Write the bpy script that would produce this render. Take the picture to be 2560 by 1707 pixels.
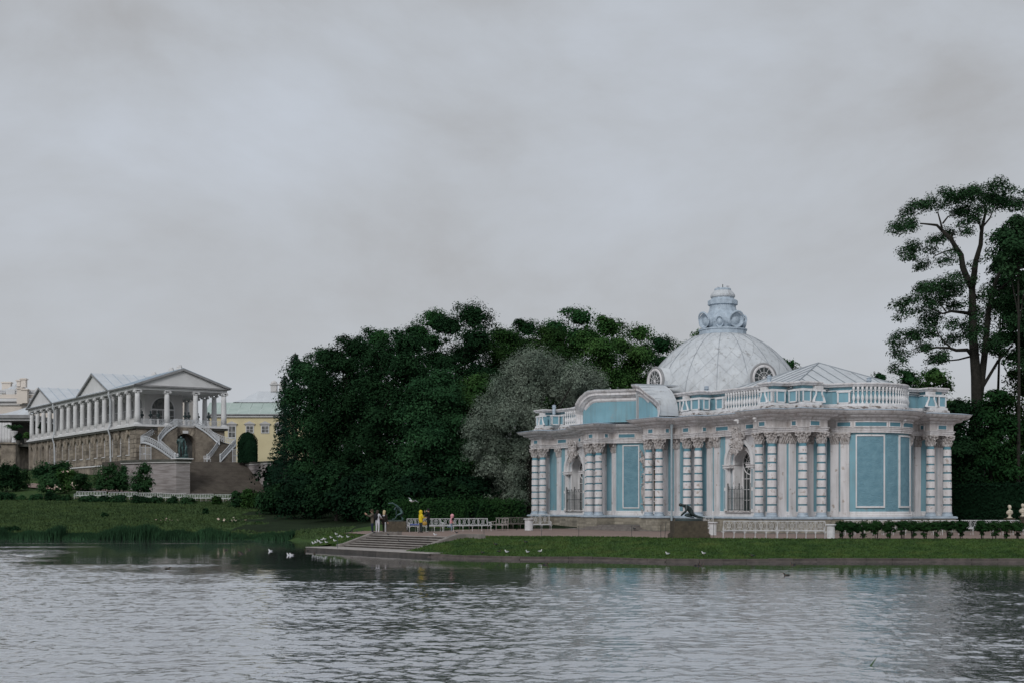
import bpy, math, random
import numpy as np
from mathutils import Vector, Matrix
R = math.radians
PI = math.pi
for o in list(bpy.data.objects): bpy.data.objects.remove(o)
S = bpy.context.scene
COL = S.collection
F = 3600.0      # focal length in photo pixels
HZ = 1264.0     # horizon row
CZ = 2.95       # eye height above the water

# ------------------------------------------------------------------ camera, sky, sun
cam = bpy.data.cameras.new('camera'); co = bpy.data.objects.new('camera', cam); COL.objects.link(co)
co.location = (0, 0, CZ); co.rotation_euler = (R(90), 0, 0)
cam.sensor_width = 36; cam.lens = F/2560*36; cam.shift_y = (HZ-853.5)/2560; cam.clip_start = .5; cam.clip_end = 3000
S.camera = co
S.view_settings.view_transform = 'Standard'; S.view_settings.look = 'None'
S.view_settings.exposure = 0.0; S.view_settings.gamma = 1; S.view_settings.use_curve_mapping = False

SUN_EL, SUN_AZ = R(32), R(200)      # soft light from behind the camera, a little to the left
W = bpy.data.worlds.new('World'); S.world = W; W.use_nodes = True
nt = W.node_tree; nt.nodes.clear()
def N(t, **k):
    n = nt.nodes.new(t)
    for a, b in k.items(): setattr(n, a, b)
    return n
def Lk(a, b): nt.links.new(a, b)
tc = N('ShaderNodeTexCoord'); sep = N('ShaderNodeSeparateXYZ'); Lk(tc.outputs['Generated'], sep.inputs[0])
mp = N('ShaderNodeMapping'); mp.inputs['Scale'].default_value = (1.0, 1.0, 1.8); mp.inputs['Location'].default_value = (.49, .1, .20)
Lk(tc.outputs['Generated'], mp.inputs[0])
n1 = N('ShaderNodeTexNoise'); n1.inputs['Scale'].default_value = 3.8; n1.inputs['Detail'].default_value = 7; n1.inputs['Roughness'].default_value = .57; n1.inputs['Distortion'].default_value = .25
Lk(mp.outputs[0], n1.inputs['Vector'])
cr = N('ShaderNodeValToRGB'); e = cr.color_ramp.elements
e[0].position = .33; e[0].color = (.285, .290, .300, 1); e[1].position = .70; e[1].color = (.385, .415, .462, 1)
m_ = cr.color_ramp.elements.new(.5); m_.color = (.336, .354, .380, 1)
Lk(n1.outputs['Fac'], cr.inputs['Fac'])
hr = N('ShaderNodeValToRGB'); e = hr.color_ramp.elements            # the sky is a little paler low down
e[0].position = 0; e[0].color = (1, 1, 1, 1); e[1].position = .30; e[1].color = (0, 0, 0, 1)
Lk(sep.outputs['Z'], hr.inputs['Fac'])
mx = N('ShaderNodeMixRGB'); mx.inputs['Color2'].default_value = (.345, .350, .362, 1)
ml = N('ShaderNodeMath', operation='MULTIPLY'); ml.inputs[1].default_value = .55; Lk(hr.outputs[0], ml.inputs[0])
Lk(ml.outputs[0], mx.inputs['Fac']); Lk(cr.outputs[0], mx.inputs['Color1'])
zr = N('ShaderNodeMapRange'); zr.inputs['From Min'].default_value = .36; zr.inputs['From Max'].default_value = 1; zr.inputs['To Min'].default_value = 1; zr.inputs['To Max'].default_value = 1.45
Lk(sep.outputs['Z'], zr.inputs['Value'])
vm = N('ShaderNodeVectorMath', operation='SCALE'); Lk(mx.outputs[0], vm.inputs[0]); Lk(zr.outputs[0], vm.inputs['Scale'])
bgc = N('ShaderNodeBackground'); Lk(vm.outputs[0], bgc.inputs['Color']); bgc.inputs['Strength'].default_value = 1.46
sky = N('ShaderNodeTexSky'); sky.sky_type = 'NISHITA'; sky.sun_disc = False; sky.sun_elevation = SUN_EL; sky.sun_rotation = SUN_AZ
bgn = N('ShaderNodeBackground'); Lk(sky.outputs[0], bgn.inputs['Color']); bgn.inputs['Strength'].default_value = .06
mxs = N('ShaderNodeMixShader'); mxs.inputs[0].default_value = .05      # almost all of the blue sky is covered by cloud
Lk(bgc.outputs[0], mxs.inputs[1]); Lk(bgn.outputs[0], mxs.inputs[2])
wo = N('ShaderNodeOutputWorld'); Lk(mxs.outputs[0], wo.inputs[0])

sl = bpy.data.lights.new('sun', 'SUN'); sl.energy = 1.5; sl.angle = R(20); sl.color = (1, .985, .965)
so = bpy.data.objects.new('sun', sl); COL.objects.link(so)
sd = Vector((math.sin(SUN_AZ)*math.cos(SUN_EL), math.cos(SUN_AZ)*math.cos(SUN_EL), math.sin(SUN_EL)))
so.rotation_euler = sd.to_track_quat('Z', 'Y').to_euler(); so.location = (0, 0, 80)

# ------------------------------------------------------------------ helpers
def Wp(px, py, D): return Vector(((px-1280)/F*D, D, CZ+(HZ-py)/F*D))
def X_(px, D): return (px-1280)/F*D
def gd(py, z): return (CZ-z)*F/(py-HZ)          # distance of a ground point of height z seen at row py

def tag(o, label=None, cat=None, group=None, kind=None):
    if label: o['label'] = label
    if cat: o['category'] = cat
    if group: o['group'] = group
    if kind: o['kind'] = kind
    return o
def thing(name, label, cat, loc=(0, 0, 0), rz=0, group=None):
    o = bpy.data.objects.new(name, None); COL.objects.link(o); o.location = loc; o.rotation_euler = (0, 0, rz)
    o.empty_display_size = .2
    return tag(o, label, cat, group)
def inst(name, me, parent=None, loc=(0, 0, 0), rot=(0, 0, 0), sc=(1, 1, 1)):
    o = bpy.data.objects.new(name, me); COL.objects.link(o); o.parent = parent
    o.location = loc; o.rotation_euler = rot; o.scale = sc if hasattr(sc, '__len__') else (sc, sc, sc)
    return o
def kids(o): return KID.get(o.name, [c for c in COL.objects if c.parent == o])
KID = {}
def copy_tree(o, loc, rz=None, label=None, sc=None, recs=None):
    recs = recs or collect(o)
    def cp(rec, par):
        c = rec[0].copy(); COL.objects.link(c); c.parent = par
        for r in rec[1]: cp(r, c)
        return c
    c = cp(recs, None); c.location = loc
    if rz is not None: c.rotation_euler = (0, 0, rz)
    if label: c['label'] = label
    if sc: c.scale = sc
    return c
def collect(o): return (o, [collect(c) for c in o.children])

class MB:
    def __init__(s): s.v = []; s.f = []; s.mi = []; s.cur = 0
    def add(s, vs, fs, M=None):
        b = len(s.v)
        s.v += [tuple(M @ Vector(p)) for p in vs] if M is not None else [tuple(p) for p in vs]
        s.f += [tuple(i+b for i in f) for f in fs]; s.mi += [s.cur]*len(fs); return s
    def box(s, c, d, rz=0, M=None, taper=1.0):
        x, y, z = d[0]/2, d[1]/2, d[2]/2; T = taper
        vs = [(-x,-y,-z),(x,-y,-z),(x,y,-z),(-x,y,-z),(-x*T,-y*T,z),(x*T,-y*T,z),(x*T,y*T,z),(-x*T,y*T,z)]
        m = Matrix.Translation(c) @ Matrix.Rotation(rz, 4, 'Z')
        if M is not None: m = M @ m
        return s.add(vs, [(3,2,1,0),(4,5,6,7),(0,1,5,4),(1,2,6,5),(2,3,7,6),(3,0,4,7)], m)
    def bx(s, x0, x1, y0, y1, z0, z1, M=None): return s.box(((x0+x1)/2, (y0+y1)/2, (z0+z1)/2), (abs(x1-x0), abs(y1-y0), abs(z1-z0)), 0, M)
    def lathe(s, prof, n=16, c=(0, 0, 0), M=None, cap=True, sx=1, sy=1, ph=0):
        vs = []; fs = []
        for r, z in prof:
            for i in range(n):
                t = 2*PI*i/n+ph; vs.append((c[0]+r*math.cos(t)*sx, c[1]+r*math.sin(t)*sy, c[2]+z))
        k = len(prof)
        for j in range(k-1):
            for i in range(n): fs.append((j*n+i, j*n+(i+1) % n, (j+1)*n+(i+1) % n, (j+1)*n+i))
        if cap: fs.append(tuple(range(n-1, -1, -1))); fs.append(tuple((k-1)*n+i for i in range(n)))
        return s.add(vs, fs, M)
    def ell(s, c, r, n=10, m=6, M=None, rot=None):
        prof = [(math.sin(PI*j/m), -math.cos(PI*j/m)) for j in range(m+1)]; prof[0] = (.02, -1); prof[-1] = (.02, 1)
        T = Matrix.Translation(c)
        if rot is not None: T = T @ rot
        T = T @ Matrix.Diagonal((r[0], r[1], r[2], 1))
        if M is not None: T = M @ T
        return s.lathe(prof, n, M=T)
    def tube(s, pts, r, n=6, M=None, closed=False, cap=True):
        P = [Vector(p) for p in pts]; k = len(P); rr = r if hasattr(r, '__len__') else [r]*k
        vs = []; fs = []; up = None
        for i in range(k):
            a = P[(i-1) % k] if (i > 0 or closed) else P[i]; b = P[(i+1) % k] if (i < k-1 or closed) else P[i]
            d = (b-a); d = d.normalized() if d.length > 1e-9 else Vector((0, 0, 1))
            if up is None: up = d.orthogonal().normalized()
            u = up-d*up.dot(d)
            u = u.normalized() if u.length > 1e-6 else d.orthogonal().normalized()
            up = u; w = d.cross(u)
            for j in range(n):
                t = 2*PI*j/n; vs.append(P[i]+(u*math.cos(t)+w*math.sin(t))*rr[i])
        for i in range(k if closed else k-1):
            for j in range(n): fs.append((i*n+j, i*n+(j+1) % n, ((i+1) % k)*n+(j+1) % n, ((i+1) % k)*n+j))
        if cap and not closed: fs.append(tuple(range(n-1, -1, -1))); fs.append(tuple((k-1)*n+j for j in range(n)))
        return s.add(vs, fs, M)
    def ring(s, c, R0, r, n=12, m=4, axis='Y', M=None, a0=0, a1=2*PI, sz=1):
        pts = []; full = abs(a1-a0-2*PI) < 1e-6; q = n if full else n+1
        for i in range(q):
            t = a0+(a1-a0)*i/n; x, y = R0*math.cos(t), R0*sz*math.sin(t)
            pts.append((c[0]+x, c[1], c[2]+y) if axis == 'Y' else ((c[0], c[1]+x, c[2]+y) if axis == 'X' else (c[0]+x, c[1]+y, c[2])))
        return s.tube(pts, r, m, M, closed=full)
    def prism(s, poly, z0, z1, M=None, cap=True):      # poly in xy, extruded in z
        n = len(poly); vs = [(x, y, z0) for x, y in poly]+[(x, y, z1) for x, y in poly]
        fs = [(i, (i+1) % n, n+(i+1) % n, n+i) for i in range(n)]
        if cap: fs += [tuple(range(n-1, -1, -1)), tuple(range(n, 2*n))]
        return s.add(vs, fs, M)
    def prismy(s, poly, y0, y1, M=None):     # poly in xz, extruded in y (y0 is the front)
        n = len(poly); vs = [(x, y0, z) for x, z in poly]+[(x, y1, z) for x, z in poly]
        return s.add(vs, [(i, (i+1) % n, n+(i+1) % n, n+i) for i in range(n)]+[tuple(range(n-1, -1, -1)), tuple(range(n, 2*n))], M)
    def mesh(s, name, mats, smooth=False):
        me = bpy.data.meshes.new(name); me.from_pydata(s.v, [], s.f)
        mats = mats if isinstance(mats, (list, tuple)) else [mats]
        for m in mats: me.materials.append(m)
        if len(mats) > 1: me.polygons.foreach_set('material_index', s.mi)
        if smooth: me.polygons.foreach_set('use_smooth', [True]*len(s.f))
        me.update(); return me
    def build(s, name, mats, parent=None, loc=(0, 0, 0), rot=(0, 0, 0), smooth=False):
        return inst(name, s.mesh(name, mats, smooth), parent, loc, rot)

# ------------------------------------------------------------------ materials (all procedural)
def mat(name, c1, c2=None, scale=2.0, lo=.35, hi=.65, rough=.85, bump=0.0, bscale=20.0, c3=None, s3=1.2, lo3=.6, hi3=.7, spec=.3, metal=0, detail=6, stretch=None, isl=0.0, bdist=.02, k3=1.0, coord='P', streak=0):
    m = bpy.data.materials.new(name); m.use_nodes = True; t = m.node_tree; B = t.nodes['Principled BSDF']
    nn = t.nodes.new; lk = t.links.new
    B.inputs['Roughness'].default_value = rough; B.inputs['Specular IOR Level'].default_value = spec; B.inputs['Metallic'].default_value = metal
    if coord == 'P': vec = nn('ShaderNodeNewGeometry').outputs['Position']
    else: vec = nn('ShaderNodeTexCoord').outputs['Object']
    if stretch:
        mpn = nn('ShaderNodeMapping'); mpn.inputs['Scale'].default_value = stretch; lk(vec, mpn.inputs[0]); vec = mpn.outputs[0]
    def noise(sc, det=detail):
        n = nn('ShaderNodeTexNoise'); n.inputs['Scale'].default_value = sc; n.inputs['Detail'].default_value = det; lk(vec, n.inputs['Vector']); return n.outputs['Fac']
    def ramp(fac, a, b, c0=(0, 0, 0, 1), c1_=(1, 1, 1, 1)):
        r = nn('ShaderNodeValToRGB'); r.color_ramp.elements[0].position = a; r.color_ramp.elements[1].position = b
        r.color_ramp.elements[0].color = c0; r.color_ramp.elements[1].color = c1_; lk(fac, r.inputs[0]); return r.outputs[0]
    c2 = c2 or tuple(x*.8 for x in c1)
    col = ramp(noise(scale), lo, hi, (*c1, 1), (*c2, 1))
    if c3:
        f3 = ramp(noise(s3, 9), lo3, hi3)
        if k3 != 1:
            q = nn('ShaderNodeMath'); q.operation = 'MULTIPLY'; q.inputs[1].default_value = k3; lk(f3, q.inputs[0]); f3 = q.outputs[0]
        x = nn('ShaderNodeMixRGB'); lk(f3, x.inputs['Fac']); lk(col, x.inputs['Color1']); x.inputs['Color2'].default_value = (*c3, 1); col = x.outputs[0]
    if streak:          # rain streaks running down the surface
        mq = nn('ShaderNodeMapping'); mq.inputs['Scale'].default_value = (2.6, 2.6, .22); lk(nn('ShaderNodeNewGeometry').outputs['Position'], mq.inputs[0])
        ns = nn('ShaderNodeTexNoise'); ns.inputs['Scale'].default_value = 1.6; ns.inputs['Detail'].default_value = 8; lk(mq.outputs[0], ns.inputs['Vector'])
        sm = ramp(ns.outputs['Fac'], .48, .72); q = nn('ShaderNodeMath'); q.operation = 'MULTIPLY'; q.inputs[1].default_value = streak; lk(sm, q.inputs[0])
        x = nn('ShaderNodeMixRGB'); lk(q.outputs[0], x.inputs['Fac']); lk(col, x.inputs['Color1']); x.inputs['Color2'].default_value = (.16, .14, .12, 1); col = x.outputs[0]
    if isl:
        g = nn('ShaderNodeNewGeometry'); mr = nn('ShaderNodeMapRange'); lk(g.outputs['Random Per Island'], mr.inputs['Value'])
        mr.inputs['To Min'].default_value = 1-isl; mr.inputs['To Max'].default_value = 1+isl
        v = nn('ShaderNodeVectorMath'); v.operation = 'SCALE'; lk(col, v.inputs[0]); lk(mr.outputs[0], v.inputs['Scale']); col = v.outputs[0]
    lk(col, B.inputs['Base Color'])
    if bump:
        b = nn('ShaderNodeBump'); b.inputs['Strength'].default_value = bump; b.inputs['Distance'].default_value = bdist
        lk(noise(bscale, 5), b.inputs['Height']); lk(b.outputs[0], B.inputs['Normal'])
    return m
def add_obj_random(m, amt):          # each object of this material a little lighter or darker
    t = m.node_tree; B = t.nodes['Principled BSDF']; src = B.inputs['Base Color'].links[0].from_socket
    oi = t.nodes.new('ShaderNodeObjectInfo'); mr = t.nodes.new('ShaderNodeMapRange'); t.links.new(oi.outputs['Random'], mr.inputs['Value'])
    mr.inputs['To Min'].default_value = 1-amt; mr.inputs['To Max'].default_value = 1+amt
    v = t.nodes.new('ShaderNodeVectorMath'); v.operation = 'SCALE'; t.links.new(src, v.inputs[0]); t.links.new(mr.outputs[0], v.inputs['Scale']); t.links.new(v.outputs[0], B.inputs['Base Color'])
    return m
M = {}
M['white'] = mat('white_stucco', (.66, .645, .655), (.58, .565, .575), 1.1, rough=.9, bump=.35, bscale=16, c3=(.33, .27, .23), s3=2.1, lo3=.62, hi3=.70, k3=.8, streak=.3)
M['drum'] = mat('column_stucco', (.67, .65, .655), (.57, .55, .56), 1.4, rough=.9, bump=.4, bscale=12, c3=(.32, .26, .22), s3=3.4, lo3=.58, hi3=.66, k3=.75, streak=.22)
M['clean'] = mat('white_paint', (.68, .675, .685), (.6, .595, .6), 2, rough=.8, bump=.2, bscale=18, streak=.2, c3=(.36, .31, .27), s3=3.1, lo3=.64, hi3=.72, k3=.6)
M['blue'] = mat('blue_stucco', (.205, .375, .44), (.175, .33, .395), .9, rough=.9, bump=.3, bscale=20, c3=(.30, .31, .31), s3=1.9, lo3=.63, hi3=.72, k3=.6, streak=.28)
M['blue_dark'] = mat('deep_blue_paint', (.105, .235, .29), (.09, .205, .26), 1.5, rough=.85, bump=.2)
M['blue_rough'] = mat('blue_roughcast', (.165, .30, .365), (.125, .245, .305), 1.8, rough=.95, bump=.9, bscale=8, bdist=.08, stretch=(1, 1, 1.4))
M['ornament'] = mat('weathered_plaster', (.50, .475, .47), (.33, .30, .285), 5, .4, .62, rough=.95, bump=.6, bscale=14, bdist=.05)
M['cornice'] = mat('cornice_plaster', (.66, .645, .655), (.55, .53, .53), 1.6, .38, .68, rough=.9, bump=.3, bscale=18, c3=(.28, .23, .2), s3=2.2, lo3=.60, hi3=.72, k3=.7, streak=.42)
M['frieze'] = mat('frieze_plaster', (.56, .535, .53), (.44, .41, .40), 2.4, .4, .66, rough=.95, bump=.5, bscale=24, streak=.4)
M['eroded'] = mat('eroded_stone', (.60, .58, .58), (.17, .14, .12), 2.6, .48, .62, rough=1, bump=1, bscale=9, bdist=.12, stretch=(1, 1, 2.2))
M['roof'] = mat('pale_roof_sheet', (.50, .525, .545), (.44, .465, .49), .8, rough=.6, bump=.15, bscale=6, c3=(.25, .25, .25), s3=2.4, lo3=.62, hi3=.72, k3=.8, spec=.4, streak=.22)
add_obj_random(M['roof'], .05)
M['seam'] = mat('roof_seam', (.33, .36, .39), (.27, .30, .33), 3, rough=.7)
M['lead'] = mat('grey_blue_lead', (.40, .47, .54), (.30, .36, .42), 2.5, rough=.6, bump=.2, bscale=8, c3=(.2, .22, .24), s3=4, lo3=.62, hi3=.72, k3=.6)
M['plinth'] = mat('limestone_plinth', (.30, .275, .225), (.20, .18, .145), 1.6, .35, .65, rough=.95, bump=.6, bscale=9, c3=(.13, .12, .10), s3=1.1, lo3=.5, hi3=.68, k3=.7, stretch=(1, 1, 3))
M['plinth_stone'] = mat('limestone_block', (.31, .285, .235), (.21, .19, .155), 3, .35, .65, rough=.95, bump=.5, bscale=12, c3=(.14, .13, .11), s3=1.3, lo3=.5, hi3=.68, k3=.6); add_obj_random(M['plinth_stone'], .2)
M['pipe'] = mat('grey_pipe', (.33, .385, .42), (.28, .33, .36), 3, rough=.6)
M['glass'] = mat('dark_glass', (.02, .03, .03), (.035, .04, .04), 1.4, rough=.12, spec=.6)
M['glass_brown'] = mat('curtained_glass', (.045, .03, .022), (.09, .065, .045), 3.5, .45, .62, rough=.2, spec=.5)
M['iron'] = mat('dark_iron', (.02, .035, .038), (.03, .045, .045), 5, rough=.6)
M['bronze'] = mat('dark_bronze', (.035, .055, .055), (.018, .028, .03), 4, rough=.45, spec=.5, bump=.2, metal=.3)
M['bronze_g'] = mat('green_bronze', (.05, .10, .10), (.02, .04, .04), 3, .4, .6, rough=.5, spec=.5, metal=.3)
M['granite'] = mat('brown_granite', (.075, .062, .042), (.050, .040, .028), 6, rough=.7, bump=.15, bscale=40, c3=(.03, .026, .02), s3=1.1, lo3=.55, hi3=.62, k3=.6)
M['bench'] = mat('white_bench_paint', (.60, .60, .61), (.5, .5, .51), 6, rough=.6)
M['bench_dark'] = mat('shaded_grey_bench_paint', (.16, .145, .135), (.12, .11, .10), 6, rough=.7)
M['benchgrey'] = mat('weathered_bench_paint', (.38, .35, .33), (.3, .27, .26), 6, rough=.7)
M['stair'] = mat('grey_granite_steps', (.215, .195, .180), (.15, .135, .125), 2.4, rough=.9, bump=.4, bscale=25, c3=(.09, .085, .075), s3=1.3, lo3=.55, hi3=.7, k3=.6); add_obj_random(M['stair'], .12)
M['kerb'] = mat('pink_granite_kerb', (.092, .078, .072), (.058, .050, .046), 2.6, rough=.9, bump=.5, bscale=18, c3=(.05, .05, .04), s3=1.4, lo3=.5, hi3=.68, k3=.6); add_obj_random(M['kerb'], .16)
M['gravel'] = mat('pink_gravel', (.225, .165, .140), (.175, .128, .11), 1.2, rough=1, bump=.5, bscale=45, c3=(.14, .11, .09), s3=.5, lo3=.5, hi3=.8, k3=.5)
M['gal_stone'] = mat('gallery_tufa', (.30, .26, .21), (.17, .145, .12), .9, .32, .66, rough=1, bump=.9, bscale=4, bdist=.15, c3=(.08, .07, .058), s3=.55, lo3=.5, hi3=.68, k3=.75); add_obj_random(M['gal_stone'], .22)
M['gal_white'] = mat('gallery_white', (.60, .60, .605), (.54, .54, .545), .6, rough=.85)
M['gal_wall'] = mat('gallery_inner_wall', (.52, .51, .505), (.46, .45, .445), .6, rough=.85)
M['gal_roof'] = mat('gallery_roof_sheet', (.50, .525, .55), (.45, .475, .5), .5, rough=.6); add_obj_random(M['gal_roof'], .035)
M['gal_trim'] = mat('gallery_grey_cornice', (.27, .27, .275), (.2, .2, .205), 1, rough=.8)
M['gal_dark'] = mat('dark_cornice', (.10, .095, .088), (.05, .055, .045), .9, rough=.95)
M['brick'] = mat('pale_brick', (.31, .285, .285), (.22, .195, .19), .7, .4, .65, rough=.95, bump=.8, bscale=3.0, bdist=.1, stretch=(.7, .7, 5), c3=(.14, .125, .12), s3=.35, lo3=.52, hi3=.7, k3=.6)
M['bigstep'] = mat('brown_stone_steps', (.085, .074, .062), (.055, .048, .04), .9, rough=.95, c3=(.055, .055, .042), s3=.5, lo3=.5, hi3=.7, k3=.7); add_obj_random(M['bigstep'], .14)
M['tread'] = mat('lit_granite_tread', (.30, .28, .265), (.24, .22, .205), 2.4, rough=.9, bump=.3, bscale=25); add_obj_random(M['tread'], .08)  # tread tops coloured lighter, the light on them is painted in
M['riser'] = mat('shaded_granite_riser', (.10, .088, .08), (.06, .054, .048), 2.0, rough=.95, bump=.5, bscale=20); add_obj_random(M['riser'], .18)  # step fronts coloured darker, their shade is painted in
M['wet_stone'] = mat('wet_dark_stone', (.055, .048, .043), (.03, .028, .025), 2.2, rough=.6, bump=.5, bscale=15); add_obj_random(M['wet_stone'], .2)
M['nosing'] = mat('shade_line_step_edge', (.27, .24, .21), (.19, .165, .145), .9, rough=.95)  # edges coloured lighter, standing in for the shadow lines between steps
M['rail'] = mat('white_cast_iron', (.50, .52, .545), (.44, .46, .48), 2, rough=.6)
M['yellow'] = mat('yellow_stucco', (.60, .53, .34), (.56, .49, .31), .5, rough=.9)
M['green_roof'] = mat('pale_green_roof', (.36, .43, .40), (.31, .38, .35), .5, rough=.7, stretch=(1, 1, 3))
M['palace'] = mat('pale_palace_wall', (.60, .545, .49), (.56, .51, .46), .4, rough=.9)
M['curtain'] = mat('window_interior', (.15, .15, .145), (.06, .065, .065), 1.6, .4, .6, rough=.35, spec=.5)
M['bark'] = mat('bark', (.028, .026, .022), (.016, .016, .013), 3, rough=1, bump=.8, bscale=8, bdist=.1)
M['reed'] = mat('reed', (.022, .058, .026), (.012, .034, .016), .35, rough=.9, isl=.35, spec=.1)
M['grass'] = mat('lawn_grass', (.046, .084, .022), (.026, .056, .016), .9, .38, .66, rough=1, spec=.08, c3=(.085, .115, .026), s3=.7, lo3=.52, hi3=.74, k3=.55, bump=.8, bscale=9, bdist=.1)
M['meadow'] = mat('meadow_grass', (.046, .082, .026), (.030, .060, .020), .16, .38, .66, rough=1, spec=.08, bump=.9, bscale=3.5, bdist=.25, c3=(.062, .094, .032), s3=.5, lo3=.5, hi3=.7, k3=.6)
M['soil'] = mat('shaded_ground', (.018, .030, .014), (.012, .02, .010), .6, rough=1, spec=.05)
def leaf(name, c, c2, isl=.22, sc=.35, k=None):
    m = mat(name, c, c2, sc, .38, .62, rough=.9, spec=.02, isl=isl); return m
add_leaf = lambda m, a: add_obj_random(m, a)
M['leaf_dark'] = leaf('dark_maple_leaves', (.0185, .050, .0205), (.0110, .033, .0145))
M['leaf_mid'] = leaf('mid_green_leaves', (.023, .066, .022), (.013, .044, .017))
M['leaf_warm'] = leaf('warm_green_leaves', (.036, .078, .022), (.020, .054, .016))
M['leaf_spruce'] = leaf('spruce_needles', (.012, .034, .020), (.008, .024, .015))
M['leaf_willow'] = leaf('silver_willow_leaves', (.180, .215, .172), (.108, .142, .110), .45, .35)
M['leaf_tall'] = leaf('tall_tree_leaves', (.026, .058, .026), (.016, .042, .018))
M['leaf_shrub'] = leaf('shrub_leaves', (.026, .062, .024), (.015, .042, .019))
M['leaf_hedge'] = leaf('hedge_leaves', (.020, .052, .016), (.012, .036, .012))
M['leaf_yew'] = leaf('clipped_yew', (.008, .024, .012), (.006, .018, .009))
M['flower'] = leaf('pale_pink_flowers', (.55, .38, .34), (.5, .45, .36))

for k_ in ('leaf_dark', 'leaf_mid', 'leaf_warm', 'leaf_shrub'): add_obj_random(M[k_], .36)
# ================================================================== PAVILION
PC = (17.66, 121.3); PTH = .49
pav = thing('pavilion', 'pale blue and white baroque pavilion with a silvery dome, at the water on the right', 'pavilion', (PC[0], PC[1], 0), PTH-PI/2)
def wp(u, v, z):          # pavilion coordinates (u along the long side, v towards the pond) to world
    a = (math.sin(PTH), -math.cos(PTH)); n = (-math.cos(PTH), -math.sin(PTH))
    return (PC[0]+a[0]*u+n[0]*v, PC[1]+a[1]*u+n[1]*v, z)
def child(mb, name, mats, loc=(0, 0, 0), rz=0, parent=None, smooth=False): return mb.build(name, mats, parent or pav, loc, (0, 0, rz), smooth)
def ang(nu, nv): return PI/2-math.atan2(nv, nu)      # rotation so that local -y looks along (nu, nv)

BR, BC = 3.79, 16.6       # the bowed end: radius and centre
def quad_to_outline(q):   # q runs from the middle of the front to the bow apex
    q1 = [(u, -v) for u, v in q]
    q2 = [(u, v) for u, v in reversed(q) if v > 1e-6]
    h = q1+q2
    h2 = [(-u, v) for u, v in reversed(h) if u > 1e-6]
    return h+h2
def bow(r, n=9, phi0=70):
    return [(BC+r*math.cos(R(p)), r*math.sin(R(p))) for p in [phi0*(1-i/n) for i in range(n)]]+[(BC+r, 0)]
def offset(pts, d):
    n = len(pts); out = []
    for i in range(n):
        p0, p, p2 = Vector(pts[i-1]), Vector(pts[i]), Vector(pts[(i+1) % n])
        a, b = (p-p0).normalized(), (p2-p).normalized(); n1 = Vector((a.y, -a.x)); n2 = Vector((b.y, -b.x))
        k = 1+n1.dot(n2); k = max(k, .35)
        m = (n1+n2)/k; out.append((p.x+m.x*d, p.y+m.y*d))
    return out
def sweep(mb, outline, prof, cap_top=False):
    rows = [[(x, y, z) for x, y in offset(outline, d)] for d, z in prof]; n = len(outline)
    vs = [p for r in rows for p in r]; fs = []
    for j in range(len(rows)-1):
        for i in range(n): fs.append((j*n+i, j*n+(i+1) % n, (j+1)*n+(i+1) % n, (j+1)*n+i))
    if cap_top: fs.append(tuple((len(rows)-1)*n+i for i in range(n)))
    return mb.add(vs, fs)

q_fr = [(0, 6.95), (1.8, 6.95), (3.35, 8.6), (3.35, 10.12), (5.62, 10.12), (5.62, 8.67), (8.72, 8.67), (8.72, 7.45), (15.5, 7.45), (15.5, 8.67), (17.65, 8.67), (17.65, 7.25), (19.17, 7.25), (19.17, 4.85), (17.95, 4.85)]+bow(BR+.25)
OF = quad_to_outline(q_fr)
q_wl = [(0, 6.6), (1.75, 6.6), (3.35, 8.2), (5.9, 8.2), (5.9, 7.2), (17.5, 7.2), (17.5, 3.56)]+bow(BR, 9, 62)
cnt_blocks = 0; PLB = MB().box((0, 0, 0), (1, 1, 1)).mesh('plinth_stone', M['plinth_stone'])
# plinth with piers under the columns
q_pl = [(0, 6.9), (1.7, 6.9), (3.3, 8.55), (3.3, 10.3), (5.75, 10.3), (5.75, 8.85), (8.9, 8.85), (8.9, 7.5), (15.35, 7.5), (15.35, 8.85), (17.85, 8.85), (17.85, 7.35), (19.35, 7.35), (19.35, 4.7), (17.9, 4.7)]+bow(BR+.2)
mb = MB(); sweep(mb, quad_to_outline(q_pl), [(-.03, .2), (-.03, 2.02), (-.05, 2.06)], True); child(mb, 'plinth', M['plinth'])
random.seed(41)
opl = quad_to_outline(q_pl)
for c_ in range(5):          # coursed stone facing, block by block on the sides that can be seen
    z0 = 1.06+c_*.194
    for i, (x0, y0) in enumerate(opl):
        x1, y1 = opl[(i+1) % len(opl)]
        if (y0+y1)/2 > 4 or (x0+x1)/2 < -16.5 and (y0+y1)/2 > -7: continue
        L = math.hypot(x1-x0, y1-y0); n = max(1, round(L/random.uniform(.75, 1.15))); rz_ = math.atan2(y1-y0, x1-x0)
        if L < .3: continue
        for k in range(n):
            if cnt_blocks > 298: break
            f = (k+.5)/n; inst('plinth_stone', PLB, pav, (x0+(x1-x0)*f, y0+(y1-y0)*f, z0+.095), (0, 0, rz_), (L/n-.02, .05+random.uniform(0, .03), .18)); cnt_blocks += 1
mb = MB(); sweep(mb, quad_to_outline(q_pl), [(.02, 2.0), (.06, 2.03), (.06, 2.12), (-.02, 2.17), (-.6, 2.2)]); child(mb, 'plinth_ledge', M['lead'])
mb = MB(); sweep(mb, quad_to_outline(q_wl), [(.16, 2.1), (.16, 2.32), (.09, 2.36), (.09, 2.50), (.05, 2.54), (0, 2.56)]); child(mb, 'wall_base', M['clean'])

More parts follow.
